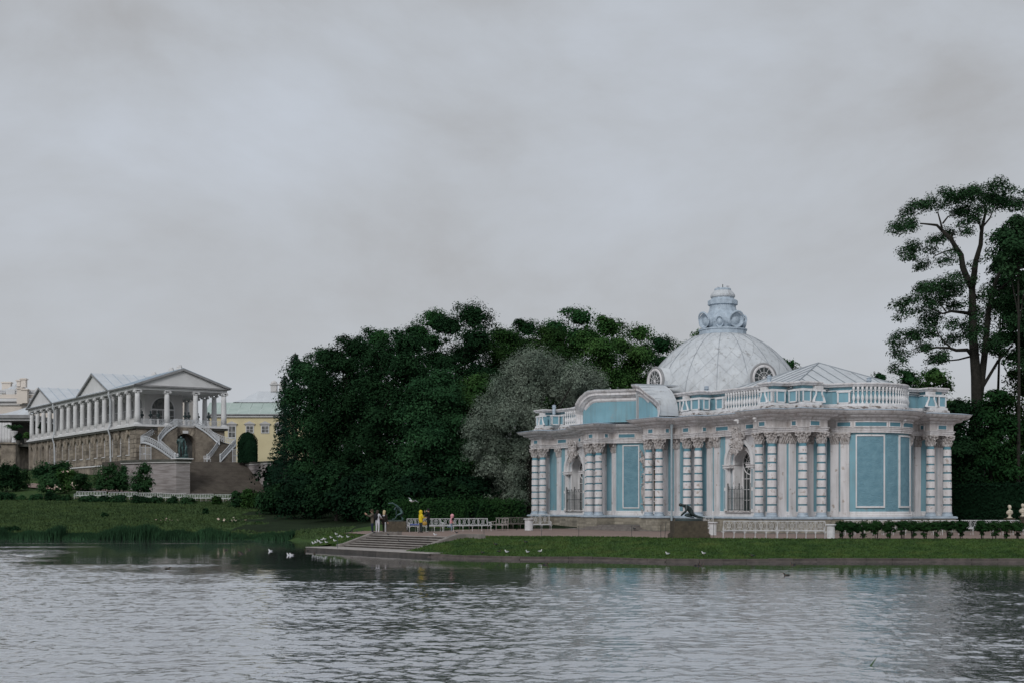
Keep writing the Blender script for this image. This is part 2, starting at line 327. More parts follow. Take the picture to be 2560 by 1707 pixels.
# walls: plain blue edges; window and door bays are arched panels
WIN_U = 12.05; Z0, Z1 = 2.4, 8.4
wall = MB()
wo_ = quad_to_outline(q_wl)
for i, (x0, y0) in enumerate(wo_):
    x1, y1 = wo_[(i+1) % len(wo_)]
    segs = [(0, 1)]
    if abs(abs(y0)-7.2) < .01 and abs(abs(y1)-7.2) < .01 and y0 < 0 and wall.v: pass
    if abs(abs(y0)-7.2) < .01 and abs(abs(y1)-7.2) < .01:     # front and back: leave window bays open
        L = x1-x0
        if y0 < 0:
            c = WIN_U if (x0+x1) > 0 else -WIN_U
            segs = [(0, (c-1.8-x0)/L), ((c+1.8-x0)/L, 1)]
    if (abs(y0+6.6) < .01 and abs(y1+6.6) < .01) or ((abs(x0) < .01 or abs(x1) < .01) and y0 < -6.5 and y1 < -6.5):
        if wall.v: child(wall, 'wall', M['blue']); wall = MB()
        continue
    for s0, s1 in segs:
        if s0 > 0: child(wall, 'wall', M['blue']); wall = MB()
        a = (x0+(x1-x0)*s0, y0+(y1-y0)*s0); b = (x0+(x1-x0)*s1, y0+(y1-y0)*s1)
        wall.add([(a[0], a[1], Z0), (b[0], b[1], Z0), (b[0], b[1], Z1), (a[0], a[1], Z1)], [(0, 1, 2, 3)])
child(wall, 'wall', M['blue'])

def arch_pts(r, zs, n=14): return [(r*math.cos(PI-PI*i/n), zs+r*math.sin(PI-PI*i/n)) for i in range(n+1)]
def arch_wall(mb, hw, z0, z1, r, zb, zs, y=0, n=14, thick=0):
    mb.add([(-hw, y, z0), (-r, y, z0), (-r, y, zs), (-hw, y, zs)], [(0, 1, 2, 3)])
    mb.add([(r, y, z0), (hw, y, z0), (hw, y, zs), (r, y, zs)], [(0, 1, 2, 3)])
    if zb > z0: mb.add([(-r, y, z0), (r, y, z0), (r, y, zb), (-r, y, zb)], [(0, 1, 2, 3)])
    A = arch_pts(r, zs, n); k = n//2
    mb.add([(-hw, y, zs), (-r, y, zs)], [])
    for i in range(n):
        xa, za = A[i]; xb, zb_ = A[i+1]
        ta = -hw if i == 0 else (-hw+2*hw*i/n); tb = hw if i == n-1 else (-hw+2*hw*(i+1)/n)
        mb.add([(xa, y, za), (xb, y, zb_), (tb, y, z1), (ta, y, z1)], [(0, 1, 2, 3)])
    mb.add([(-hw, y, zs), (-r, y, zs), (-hw, y, z1)], [(0, 1, 2)]); mb.add([(r, y, zs), (hw, y, zs), (hw, y, z1)], [(0, 1, 2)])
    if thick:
        ring = [(-r, zb)]+A+[(r, zb)]
        for i in range(len(ring)-1):
            (xa, za), (xb, zb_) = ring[i], ring[i+1]
            mb.add([(xa, y, za), (xa, y+thick, za), (xb, y+thick, zb_), (xb, y, zb_)], [(0, 1, 2, 3)])
    return mb
def arch_ring(mb, r0, r1, zb, zs, y0, y1, n=16, half=0):
    # a band between radii r0 (outer) and r1 (inner), jambs down to zb, from y0 (front) to y1
    a = [(-r0, zb)]+arch_pts(r0, zs, n)+[(r0, zb)]; b = [(-r1, zb)]+arch_pts(r1, zs, n)+[(r1, zb)]
    for i in range(len(a)-1):
        (ax, az), (bx, bz), (cx, cz), (dx, dz) = a[i], a[i+1], b[i+1], b[i]
        vs = [(ax, y0, az), (bx, y0, bz), (cx, y0, cz), (dx, y0, dz), (ax, y1, az), (bx, y1, bz), (cx, y1, cz), (dx, y1, dz)]
        mb.add(vs, [(0, 1, 2, 3), (0, 4, 5, 1), (3, 2, 6, 7), (7, 6, 5, 4)])
    for sgn in (0, -1):
        A, B = a[sgn], b[sgn]
        mb.add([(A[0], y0, A[1]), (B[0], y0, B[1]), (B[0], y1, B[1]), (A[0], y1, A[1])], [(0, 1, 2, 3)])
    return mb

def scroll(mb, c, r, t, turns=1.6, y=0, flip=1, n=18, m=5, ph=0):
    pts = []; rr = []
    for i in range(n+1):
        s = i/n; a = ph+turns*2*PI*s; q = r*(1-.8*s)
        pts.append((c[0]+flip*q*math.cos(a), y-.06*s, c[1]+q*math.sin(a))); rr.append(t*(1-.4*s))
    mb.tube(pts, rr, m)
def rocaille(w, h, seed, n=16):
    rnd = random.Random(seed); mb = MB()
    for i in range(n):
        zz = (i/n-.5)*h; xx = rnd.uniform(-.5, .5)*w*(1-.6*abs(i/n-.45)); r = rnd.uniform(.13, .24)*w
        scroll(mb, (xx, zz), r, r*.32, rnd.uniform(.8, 1.7), rnd.uniform(-.18, 0), rnd.choice((-1, 1)), 12, 5, rnd.uniform(0, 6))
    for i in range(n//2):
        mb.ell((rnd.uniform(-.4, .4)*w, rnd.uniform(-.1, 0), rnd.uniform(-.45, .45)*h), (w*.12, .1, w*.16), 7, 5)
    mb.ell((0, -.08, 0), (w*.2, .16, h*.15), 10, 7); mb.ell((0, .05, 0), (w*.36, .12, h*.42), 10, 6)
    return mb

# capital, base, drum meshes
def capital_mb():
    mb = MB()
    mb.lathe([(.275, 0), (.29, .03), (.275, .06), (.27, .1), (.28, .45), (.34, .62), (.40, .68)], 14)
    for k, (z, nlv, rr, hh) in enumerate(((.06, 8, .285, .26), (.28, 8, .30, .28))):
        for i in range(nlv):
            t = 2*PI*(i+.5*k)/nlv
            Mx = Matrix.Rotation(t, 4, 'Z')
            mb.tube([(rr, 0, z), (rr+.03, 0, z+hh*.6), (rr+.09, 0, z+hh*.95), (rr+.13, 0, z+hh*.85)], [.055, .065, .055, .03], 5, Mx)
    for i in range(4):
        t = PI/4+i*PI/2; Mx = Matrix.Rotation(t, 4, 'Z')
        mb.ring((.43, 0, .63), .085, .045, 9, 5, 'Y', Mx); mb.ell((.43, 0, .63), (.05, .09, .05), 6, 5, Mx)
        mb.tube([(.28, 0, .45), (.36, 0, .62), (.44, 0, .71)], [.05, .05, .035], 5, Mx)
        Mx = Matrix.Rotation(i*PI/2, 4, 'Z'); mb.ell((.40, 0, .70), (.06, .1, .08), 7, 5, Mx); mb.ell((.37, 0, .52), (.05, .06, .09), 6, 4, Mx)
    pts = []
    for i in range(4):
        a = PI/4+i*PI/2; pts.append((.57*math.cos(a-.07), .57*math.sin(a-.07))); pts.append((.57*math.cos(a+.07), .57*math.sin(a+.07)))
        b = a+PI/4; pts.append((.38*math.cos(b), .38*math.sin(b)))
    mb.prism(pts, .72, .83); return mb
CAPM = capital_mb().mesh('capital', M['ornament'])
BASEM = MB().lathe([(.43, 0), (.43, .06), (.40, .07), (.415, .11), (.40, .15), (.345, .17), (.34, .20), (.365, .22), (.37, .25), (.345, .28), (.32, .30)], 18).mesh('column_base', M['lead'], True)
ZB, ZT = 2.2, 8.22        # column foot, top of abacus
SH0, SH1 = ZB+.29, ZT-.83
ND = 8; PIT = (SH1-.1-SH0)/ND
def rad(z): s = (z-SH0)/(SH1-SH0); return .315-.045*s*s
SHAFT = MB().lathe([(rad(z)-.012, z) for z in [SH0+(SH1-SH0)*i/6 for i in range(7)]], 18).mesh('shaft', M['blue_dark'], True)
DRUM = []
for i in range(ND):
    z0 = SH0+i*PIT; z1 = z0+PIT*.82; r0, r1 = rad(z0)+.02, rad(z1)+.02
    DRUM.append(MB().lathe([(r0-.03, z0), (r0, z0+.012), (r1, z1-.012), (r1-.03, z1)], 24).mesh('drum', M['drum']))
def column(u, v, parts=True):
    c = inst('column', SHAFT, pav, (u, -v, 0))
    inst('capital', CAPM, c, (0, 0, SH1)); inst('base', BASEM, c, (0, 0, ZB-.02))
    for d in DRUM: inst('drum', d, c, (0, 0, 0), (0, 0, random.uniform(0, 6)))
random.seed(3)
cols = []
for s in (-1, 1):
    cols += [(s*5.21, 9.82), (s*3.76, 9.82), (s*6.93 if s > 0 else -6.55, 8.37), (s*8.38 if s > 0 else -7.85, 8.37), (s*15.86, 8.37), (s*17.31, 8.37)]
cols += [(18.87, 6.87), (18.87, 5.2), (18.87, -5.2), (18.87, -6.87), (17.31, -8.37), (-18.87, 6.87), (-18.87, 5.2), (15.86, -8.37)]
for u, v in cols: column(u, v)

# pilasters (white strips with flattened capitals)
pcap = MB()
pcap.add([(-.33,-.02,0),(.33,-.02,0),(.33,.1,0),(-.33,.1,0),(-.42,-.16,.75),(.42,-.16,.75),(.42,.1,.75),(-.42,.1,.75)], [(3,2,1,0),(4,5,6,7),(0,1,5,4),(1,2,6,5),(3,0,4,7)])
for k in range(4): pcap.tube([(-.27+.18*k, -.03, .03), (-.27+.18*k, -.1, .2), (-.27+.18*k, -.16, .27)], [.07, .07, .04], 5)
for k in range(3): pcap.tube([(-.2+.2*k, -.06, .25), (-.2+.2*k, -.15, .44), (-.2+.2*k, -.2, .5)], [.07, .07, .04], 5)
for sx in (-1, 1): pcap.ring((sx*.36, -.19, .6), .09, .045, 9, 5); pcap.ell((sx*.36, -.19, .6), (.05, .08, .05), 6, 4)
pcap.ell((0, -.2, .66), (.1, .07, .1), 8, 5); pcap.bx(-.46, .46, -.22, .1, .72, .83)
PCAPM = pcap.mesh('pilaster_capital', M['ornament'])
def pilaster(u, v, nu, nv, w=.66, d=.14):
    sh = MB().bx(-w/2, w/2, -d, .05, 2.53, SH1+.02); sh.bx(-w/2-.05, w/2+.05, -d-.05, .05, 2.18, 2.36); sh.bx(-w/2-.03, w/2+.03, -d-.03, .05, 2.36, 2.53)
    p = child(sh, 'pilaster', M['white'], (u, -v, 0), ang(nu, nv)); inst('capital', PCAPM, p, (0, -d+.02, SH1), sc=(w/.66, 1, 1)); return p
for s in (-1, 1):
    for u in (6.3, 8.35, 9.3, 14.8, 16.9): pilaster(s*u, 7.2, 0, 1, .62)
    pilaster(s*3.85, 8.2, 0, 1, .5); pilaster(s*5.4, 8.2, 0, 1, .6)
    for v in (6.75, 5.15, 4.1): pilaster(17.5, s*v, 1, 0, .55)
    pilaster(17.35, s*7.45, 1, 0, .7)
for p in (64, 53):
    for s in (-1, 1):
        pilaster(BC+BR*math.cos(R(p)), s*BR*math.sin(R(p)), math.cos(R(p)), s*math.sin(R(p)), .62)
for v in (6.75, 5.2): pilaster(-17.5, v, -1, 0, .55)

# framed panels of rough blue plaster
def panel(u, v, nu, nv, w, z0=2.85, z1=7.95, name='wall_panel', mt='blue_rough'):
    r = child(MB().bx(-w/2, w/2, -.05, .03, z0, z1), name, M[mt], (u, -v, 0), ang(nu, nv))
    f = MB(); t = .09
    f.bx(-w/2-t, -w/2, -.10, .02, z0-t, z1+t); f.bx(w/2, w/2+t, -.10, .02, z0-t, z1+t); f.bx(-w/2, w/2, -.10, .02, z0-t, z0); f.bx(-w/2, w/2, -.10, .02, z1, z1+t)
    inst('frame', f.mesh('frame', M['clean']), r); return r
def bow_panel(p0, p1, z0, z1, name, mt, dr=.04, parent=None):
    mb = MB(); n = 6
    for i in range(n):
        a, b = R(p0+(p1-p0)*i/n), R(p0+(p1-p0)*(i+1)/n); r = BR+dr
        q = [(BC+r*math.cos(a), -r*math.sin(a)), (BC+r*math.cos(b), -r*math.sin(b)), (BC+(BR-.1)*math.cos(b), -(BR-.1)*math.sin(b)), (BC+(BR-.1)*math.cos(a), -(BR-.1)*math.sin(a))]
        mb.prism(q, z0, z1)
    return mb.build(name, M[mt], parent or pav)
for s in (-1, 1):
    a0, a1 = (9, 43) if s > 0 else (-43, -9)
    p = bow_panel(a0+2.6, a1-2.6, 2.95, 7.95, 'wall_panel', 'blue_rough', .05)
    for q in ((a0+1.2, a0+2.6, 2.83, 8.07), (a1-2.6, a1-1.2, 2.83, 8.07), (a0+2.6, a1-2.6, 2.83, 2.95), (a0+2.6, a1-2.6, 7.95, 8.07)):
        bow_panel(*q, 'frame', 'clean', .11, p)
bow_panel(-7.5, 7.5, 2.58, 8.2, 'wall_panel', 'blue_rough', .03)
sl_n = Vector((-1.6, 1.6)).normalized()
for s in (-1, 1):
    panel(s*2.55, 7.4, -s*sl_n.x*-1*-1, sl_n.y, 1.35) if False else panel(s*2.55, 7.4, -s*.7071, .7071, 1.25)

# entablature: architrave, frieze with small blue tablets, cornice
mb = MB(); sweep(mb, OF, [(-.9, 8.2), (-.02, 8.2), (-.02, 8.34), (.03, 8.34), (.03, 8.46), (.09, 8.48), (.09, 8.53), (-.02, 8.54)]); child(mb, 'architrave', M['cornice'])
mb = MB(); sweep(mb, OF, [(-.02, 8.53), (-.02, 9.08)]); child(mb, 'frieze', M['frieze'])
mb = MB(); sweep(mb, OF, [(-.02, 9.05), (.08, 9.10), (.12, 9.16), (.12, 9.22), (.42, 9.30), (.50, 9.36), (.50, 9.44), (.72, 9.50), (.84, 9.60), (.92, 9.70), (.94, 9.74)]); child(mb, 'cornice', M['cornice'])
mb = MB(); sweep(mb, OF, [(.95, 9.735), (.98, 9.76), (.40, 9.86), (-.9, 9.9)]); child(mb, 'cornice_flashing', M['lead'])
def tablet(u, v, nu, nv, w, h=.28, z=8.80):
    t = child(MB().bx(-w/2, w/2, -.03, .05, z-h/2, z+h/2), 'frieze_tablet', M['blue_dark'], (u, -v, 0), ang(nu, nv))
    f = MB(); k = .07
    f.bx(-w/2-k, -w/2, -.055, .05, z-h/2-k, z+h/2+k); f.bx(w/2, w/2+k, -.055, .05, z-h/2-k, z+h/2+k); f.bx(-w/2, w/2, -.055, .05, z-h/2-k, z-h/2); f.bx(-w/2, w/2, -.055, .05, z+h/2, z+h/2+k)
    inst('frame', f.mesh('frame', M['cornice']), t)
for s in (-1, 1):
    tablet(s*4.5, 10.12, 0, 1, .62); tablet(s*7.2, 8.67, 0, 1, .7); tablet(s*16.6, 8.67, 0, 1, .66)
    tablet(s*10.2, 7.45, 0, 1, 1.5); tablet(s*13.9, 7.45, 0, 1, 1.5)
    tablet(s*2.6, 7.8, -s*.729, .685, 1.35)
    tablet(19.17, s*6.05, 1, 0, .8); tablet(18.4, s*4.85, 0, -s, .3) if s < 0 else None
for u, s in ((-3.35, 1), (5.62, 1), (8.72, 1)): tablet(u, 9.35 if u < 6 else 8.06, 1, 0, .3)
tablet(18.4, 7.25, 0, 1, .45)
for p0, p1 in ((10, 42), (-8, 6), (-42, -13), (47, 60)):
    a = bow_panel(p0, p1, 8.66, 8.94, 'frieze_tablet', 'blue_dark', .28)
    for q in ((p0-1.3, p0, 8.59, 9.01), (p1, p1+1.3, 8.59, 9.01), (p0, p1, 8.59, 8.66), (p0, p1, 8.94, 9.01)): bow_panel(*q, 'frame', 'cornice', .305, a)

# windows
def window(u):
    w = child(arch_wall(MB(), 1.8, Z0, Z1, 1.50, 2.5, 6.20, 0, thick=1.15), 'wall', M['white'], (u, -7.2, 0))
    win = child(arch_ring(MB(), .98, .86, 2.62, 6.2, .95, 1.05), 'window', M['clean'], (u, -7.2, 0))
    def sub(mb, name, m, smooth=False): return mb.build(name, M[m], win, smooth=smooth)
    sub(arch_ring(MB(), 1.8, 1.52, 2.5, 6.2, -.14, .02), 'archivolt', 'clean')
    sub(arch_ring(MB(), 1.50, 1.42, 2.5, 6.2, .10, 1.1), 'inner_arch', 'clean')
    sub(arch_ring(MB(), 1.42, 1.22, 2.5, 6.2, .32, 1.1), 'blue_band', 'blue_dark')
    sub(arch_ring(MB(), 1.22, .96, 2.5, 6.2, .22, 1.1), 'reveal', 'clean')
    g = MB(); pts = [(-.9, 2.6)]+arch_pts(.9, 6.2)+[(.9, 2.6)]; g.add([(x, 1.04, z) for x, z in pts], [tuple(range(len(pts)))]); sub(g, 'pane', 'glass')
    mm = MB()
    mm.ring((0, .97, 6.2), .88, .045, 20, 5); mm.ring((0, .98, 6.2), .5, .02, 14, 4)
    for k in range(12):
        t = 2*PI*k/12; mm.tube([(.22*math.cos(t), .98, 6.2+.22*math.sin(t)), (.87*math.cos(t), .98, 6.2+.87*math.sin(t))], .016, 4)
    mm.ring((0, .98, 6.2), .22, .02, 10, 4)
    mm.bx(-.035, .035, .95, 1.0, 2.6, 5.3)
    for z in (3.4, 4.2, 5.0): mm.bx(-.87, .87, .955, .995, z-.025, z+.025)
    for x in (-.45, .45): mm.bx(x-.015, x+.015, .96, .99, 2.6, 5.5)
    mm.bx(-.88, .88, .94, 1.0, 6.17, 6.22)
    sub(mm, 'glazing_bar', 'clean')
    im = MB()
    for sx in (-1, 1): im.bx(sx*1.9, sx*.97, -.2, 1.0, 5.80, 5.88); im.bx(sx*1.86, sx*.99, -.16, 1.0, 5.88, 5.98); im.bx(sx*1.92, sx*.96, -.23, 1.0, 5.98, 6.06)
    sub(im, 'impost', 'cornice')
    strips = MB()
    for sx in (-1, 1): strips.bx(sx*1.62, sx*1.70, -.17, -.1, 2.75, 4.1); strips.bx(sx*1.62, sx*1.70, -.17, -.1, 4.35, 5.7)
    sub(strips, 'blue_strip', 'blue_dark')
    sub(MB().bx(-1.52, 1.52, -.28, 1.1, 2.48, 2.60), 'sill', 'eroded'); sub(MB().bx(-1.42, 1.42, -.12, .2, 2.25, 2.48), 'apron', 'clean')
    gr = MB()
    for k in range(15):
        x = -1.38+2.76*k/14; r = .018; gr.tube([(x, -.05, 2.66), (x, -.05, 4.25)], r, 4)
        if k % 2 == 0: gr.ring((x+.1, -.05, 4.33), .08, .014, 8, 4)
        for z in (3.0, 3.45, 3.9): gr.ell((x, -.05, z), (.028, .028, .04), 5, 3)
    for z in (2.68, 3.55, 4.22): gr.tube([(-1.4, -.05, z), (1.4, -.05, z)], .022, 4)
    for x in (-1.4, 0, 1.4): gr.tube([(x, -.06, 2.62), (x, -.06, 4.5)], .034, 5); gr.ell((x, -.06, 4.58), (.045, .045, .1), 6, 4)
    sub(gr, 'grille', 'iron')
    c = rocaille(1.5, 1.7, 5+int(u), 20); o = sub(c, 'cartouche', 'ornament'); o.location = (0, -.22, 7.85)
for s in (-1, 1): window(s*WIN_U)
# central door
child(arch_wall(MB(), 1.75, Z0-1.3, Z1, 1.22, 1.1, 6.0, 0, thick=.55), 'wall', M['white'], (0, -6.6, 0))
dr = child(arch_ring(MB(), 1.22, 1.05, 1.2, 6.0, .3, .5), 'door', M['clean'], (0, -6.6, 0))
g = MB(); pts = [(-1.06, 2.45)]+arch_pts(1.06, 6.0)+[(1.06, 2.45)]; g.add([(x, .46, z) for x, z in pts], [tuple(range(len(pts)))]); g.build('pane', M['glass_brown'], dr)
MB().bx(-1.06, 1.06, .36, .46, 1.2, 2.45).build('lower_panel', M['clean'], dr)
mm = MB(); mm.bx(-.05, .05, .38, .45, 1.3, 7.0)
for z in (2.47, 3.35, 4.25, 5.1, 6.0): mm.bx(-1.05, 1.05, .39, .44, z-.03, z+.03)
for x in (-.55, .55): mm.bx(x-.02, x+.02, .39, .44, 2.45, 6.8)
for k in range(1, 8): t = PI*k/8; mm.tube([(.1*math.cos(t), .41, 6+.1*math.sin(t)), (1.05*math.cos(t), .41, 6+1.05*math.sin(t))], .022, 4)
mm.ring((0, .40, 4.75), .36, .045, 16, 5); mm.build('glazing_bar', M['clean'], dr)
arch_ring(MB(), 1.5, 1.24, 1.2, 6.0, -.1, .05).build('archivolt', M['clean'], dr)
im = MB()
for sx in (-1, 1): im.bx(sx*1.7, sx*1.1, -.16, .3, 5.5, 5.6); im.bx(sx*1.75, sx*1.1, -.2, .3, 5.6, 5.72)
im.build('impost', M['cornice'], dr)
rocaille(1.9, 1.9, 21, 24).build('cartouche', M['ornament'], dr, (0, -.35, 8.0))
for sx in (-1, 1):
    rocaille(.5, 1.9, 31+sx, 14).build('carved_garland', M['ornament'], dr, (sx*1.62, -.25, 6.75), (0, sx*R(18), 0))
    rocaille(.34, 3.4, 41+sx, 18).build('carved_garland', M['ornament'], dr, (sx*1.66, -.16, 4.1))

# attic: base course, blue wall, pedestals, balusters and rail
sh = lambda q, d: q
q_at = [(0, 6.95), (1.8, 6.95), (3.35, 8.5), (8.72, 8.67), (8.72, 7.45), (15.5, 7.45), (15.5, 8.67), (17.65, 8.67), (17.65, 7.25), (19.17, 7.25), (19.17, 4.85), (17.95, 4.85)]+bow(BR+.25)
OAT = quad_to_outline(q_at); OA = offset(OAT, -.42)
mb = MB(); sweep(mb, OA, [(.20, 9.86), (.22, 9.98), (.20, 10.06), (.10, 10.12)]); child(mb, 'attic_base', M['eroded'])
mb = MB(); sweep(mb, OA, [(.11, 10.12), (.12, 10.26), (.06, 10.30), (-.22, 10.31)]); child(mb, 'attic_plinth', M['clean'])
mb = MB(); sweep(mb, OA, [(-.20, 10.28), (-.20, 11.56)]); child(mb, 'attic_wall', M['blue'])
mb = MB(); sweep(mb, OA, [(-.2, 11.22), (-.10, 11.23), (-.10, 11.29), (-.2, 11.30)]); child(mb, 'attic_belt', M['clean'])
mb = MB(); sweep(mb, OA, [(-.2, 11.5), (.08, 11.52), (.12, 11.6), (.20, 11.66), (.22, 11.74), (.16, 11.78), (-.2, 11.80), (-.7, 11.82)]); child(mb, 'attic_rail', M['cornice'])
mb = MB(); sweep(mb, offset(OAT, -.92), [(0, 11.75), (0, 11.4), (-1.2, 11.5)]); child(mb, 'parapet_gutter', M['roof'])
BAL = MB().lathe([(.10, 0), (.10, .07), (.07, .09), (.055, .14), (.07, .2), (.115, .36), (.12, .44), (.095, .54), (.05, .68), (.045, .78), (.07, .80), (.07, .85), (.05, .9), (.085, 1.02), (.10, 1.06), (.10, 1.22)], 9).mesh('baluster', M['clean'], True)
def baluster(u, v): inst('baluster', BAL, pav, (u, -v, 10.29), (0, 0, random.uniform(0, 1)))
def pedestal(u, v, nu, nv, w, scroll_=False):
    # white frame with a blue field, standing in front of the attic wall
    z0, z1 = 10.30, 11.10; t = .13 if w > .9 else .09
    p = child(MB().bx(-w/2, w/2, -.14, .25, z0, z1), 'pedestal', M['blue'], (u, -v, 0), ang(nu, nv))
    f = MB()
    if scroll_:
        for sx in (-1, 1):
            f.tube([(sx*(w/2-.02), -.15, z0+.02), (sx*(w/2-.10), -.17, z0+.3), (sx*(w/2-.26), -.17, z0+.6), (sx*(w/2-.26), -.15, z1)], [.12, .08, .065, .08], 6)
        for k in range(7): f.bx(-w/2+.2+k*(w-.4)/6-.03, -w/2+.2+k*(w-.4)/6+.03, -.2, .1, 11.22, 11.48)
    else:
        for sx in (-1, 1): f.bx(sx*w/2, sx*(w/2-t), -.19, .1, z0, z1)
    f.bx(-w/2, w/2, -.19, .1, z0, z0+.1); f.bx(-w/2-.03, w/2+.03, -.22, .1, z1, z1+.12)
    f.build('frame', M['clean'], p)
random.seed(5)
for s in (-1, 1):
    v0 = 7.45-.42
    n = 13
    for k in range(n): baluster(s*(10.1+3.9*k/(n-1)), v0-.02)
    pedestal(s*9.35, v0-.1, 0, 1, .95); pedestal(s*14.75, v0-.1, 0, 1, .9)
    vb = 8.67-.42
    pedestal(s*7.9, vb-.1, 0, 1, 1.1); pedestal(s*6.55, vb-.1, 0, 1, .9, True); pedestal(s*5.35, vb-.12, 0, 1, 1.1); pedestal(s*4.1, vb-.2, 0, 1, 1.0)
    pedestal(s*16.25, vb-.1, 0, 1, .95, True); pedestal(s*17.0, vb-.1, 0, 1, .42)
pedestal(8.3, 7.65, 1, 0, .6); pedestal(-15.0, 7.62, 1, 0, .8); pedestal(17.15, 7.55, 1, 0, .8); pedestal(17.95, 6.85, 0, 1, .9)
for s in (-1, 1):
    pedestal(18.35, s*6.5, 1, 0, .9); pedestal(18.65, s*5.5, 1, 0, 1.0, True) if False else None
    pedestal(18.65, s*5.35, 1, 0, 1.05, True); pedestal(18.65, s*6.45, 1, 0, .75)
for s in (-1, 1):
    for v in (4.25, 4.0): baluster(17.5, s*v)
rb = BR+.25-.42
for s in (-1, 1):
    p = 55; pedestal(BC+(rb-.1)*math.cos(R(p)), s*(rb-.1)*math.sin(R(p)), math.cos(R(p)), s*math.sin(R(p)), .95)
for k in range(19):
    p = -44+88*k/18; baluster(BC+(rb-.03)*math.cos(R(p)), (rb-.03)*math.sin(R(p)))

# broken segmental pediment over the middle bay
def arch_h(u):            # rise above the cornice for distance |u| from the middle
    t = min(1, max(0, (abs(u)-3.3)/3.1)); return 2.55*math.sqrt(max(0, 1-t*t)) if t > 0 else 2.55
path = [(.35, 7.75), (.9, 7.95), (3.0, 9.6), (3.4, 10.2), (3.9, 10.25), (4.4, 10.25), (4.9, 10.25), (5.3, 10.25), (5.7, 10.2), (6.0, 10.0), (6.2, 9.8), (6.35, 9.7), (6.42, 9.68)]
for s in (-1, 1):
    ty = MB(); front = []; 
    ks = .86 if s > 0 else 1
    P = [(s*u*ks, -v) for u, v in path]; H = [9.86+arch_h(u) for u, v in path]
    nrm = []
    for i in range(len(P)):
        a = Vector(P[max(0, i-1)]); b = Vector(P[min(len(P)-1, i+1)]); d = (b-a).normalized(); nn_ = Vector((d.y, -d.x))*s; nrm.append(nn_)
    prof = [(-.3, -.85), (-.02, -.85), (.08, -.72), (.08, -.52), (.20, -.48), (.34, -.34), (.42, -.30), (.42, -.14), (.56, -.02), (.62, .08), (.62, .14)]
    # tympanum
    vs = []; fs = []
    for i in range(len(P)):
        vs += [(P[i][0], P[i][1], 9.88), (P[i][0], P[i][1], max(9.89, H[i]-.6))]
        if i: fs.append((2*i-2, 2*i, 2*i+1, 2*i-1) if s > 0 else (2*i-2, 2*i-1, 2*i+1, 2*i))
    ty.add(vs, fs)
    if s > 0: ty.mi = [1 if k < 2 else 0 for k in range(len(fs))]
    child(ty, 'tympanum', [M['blue'], M['roof']] if s > 0 else M['blue'])
    # curved cornice: the profile is kept square to the arch
    mo = MB(); vs = []; fs = []; k = len(prof); inner_u = 3.6
    for i in range(len(P)):
        if i < len(P)-1: du = abs(P[i+1][0])-abs(P[i][0]); dh = H[i+1]-H[i]
        else: du = .02; dh = -1
        L = math.hypot(du, dh) or 1; tx, tz = -dh/L, abs(du)/L
        if abs(P[i][0]) < 3.3: tx, tz = 0, 1
        for d, z in prof: vs.append((P[i][0]+nrm[i].x*d+s*tx*z*1.0, P[i][1]+nrm[i].y*d, max(9.8, H[i]+tz*z)))
    for i in range(len(P)-1):
        for j in range(k-1):
            q = (i*k+j, (i+1)*k+j, (i+1)*k+j+1, i*k+j+1); fs.append(q if s > 0 else q[::-1])
    child(mo.add(vs, fs), 'pediment_cornice', M['cornice'])
    # sheet roof behind it, split into sheets
    for i in range(len(P)-1):
        a0 = Vector((P[i][0]+nrm[i].x*.62, P[i][1]+nrm[i].y*.62, H[i]+.15)); b0 = Vector((P[i+1][0]+nrm[i+1].x*.62, P[i+1][1]+nrm[i+1].y*.62, H[i+1]+.15))
        yb = -6.6 if abs(P[i+1][0]) < 3.5 else -8.5
        a1 = Vector((P[i][0]+s*.45, yb, a0.z)); b1 = Vector((P[i+1][0]+s*.45, yb, b0.z))
        sm = MB().add([a0, b0, b1, a1, a0-Vector((0, 0, .05)), b0-Vector((0, 0, .05)), b1-Vector((0, 0, .05)), a1-Vector((0, 0, .05))], [(0, 1, 2, 3), (7, 6, 5, 4), (0, 4, 5, 1), (1, 5, 6, 2), (2, 6, 7, 3), (3, 7, 4, 0)])
        child(sm, 'roof_sheet', M['roof'])
    e = MB()
    for i in range(1, len(P)-1): e.tube([(P[i][0]+nrm[i].x*.6, P[i][1]+nrm[i].y*.6, H[i]+.19), (P[i][0]+s*.2, -6.6 if abs(P[i][0]) < 3.1 else -8.5, H[i]+.22)], .02, 4)
    child(e, 'roof_seam', M['seam'])
    child(MB().bx(s*.33, s*.40, -8.3, -6.6, 9.9, 12.55), 'pediment_end', M['roof'])
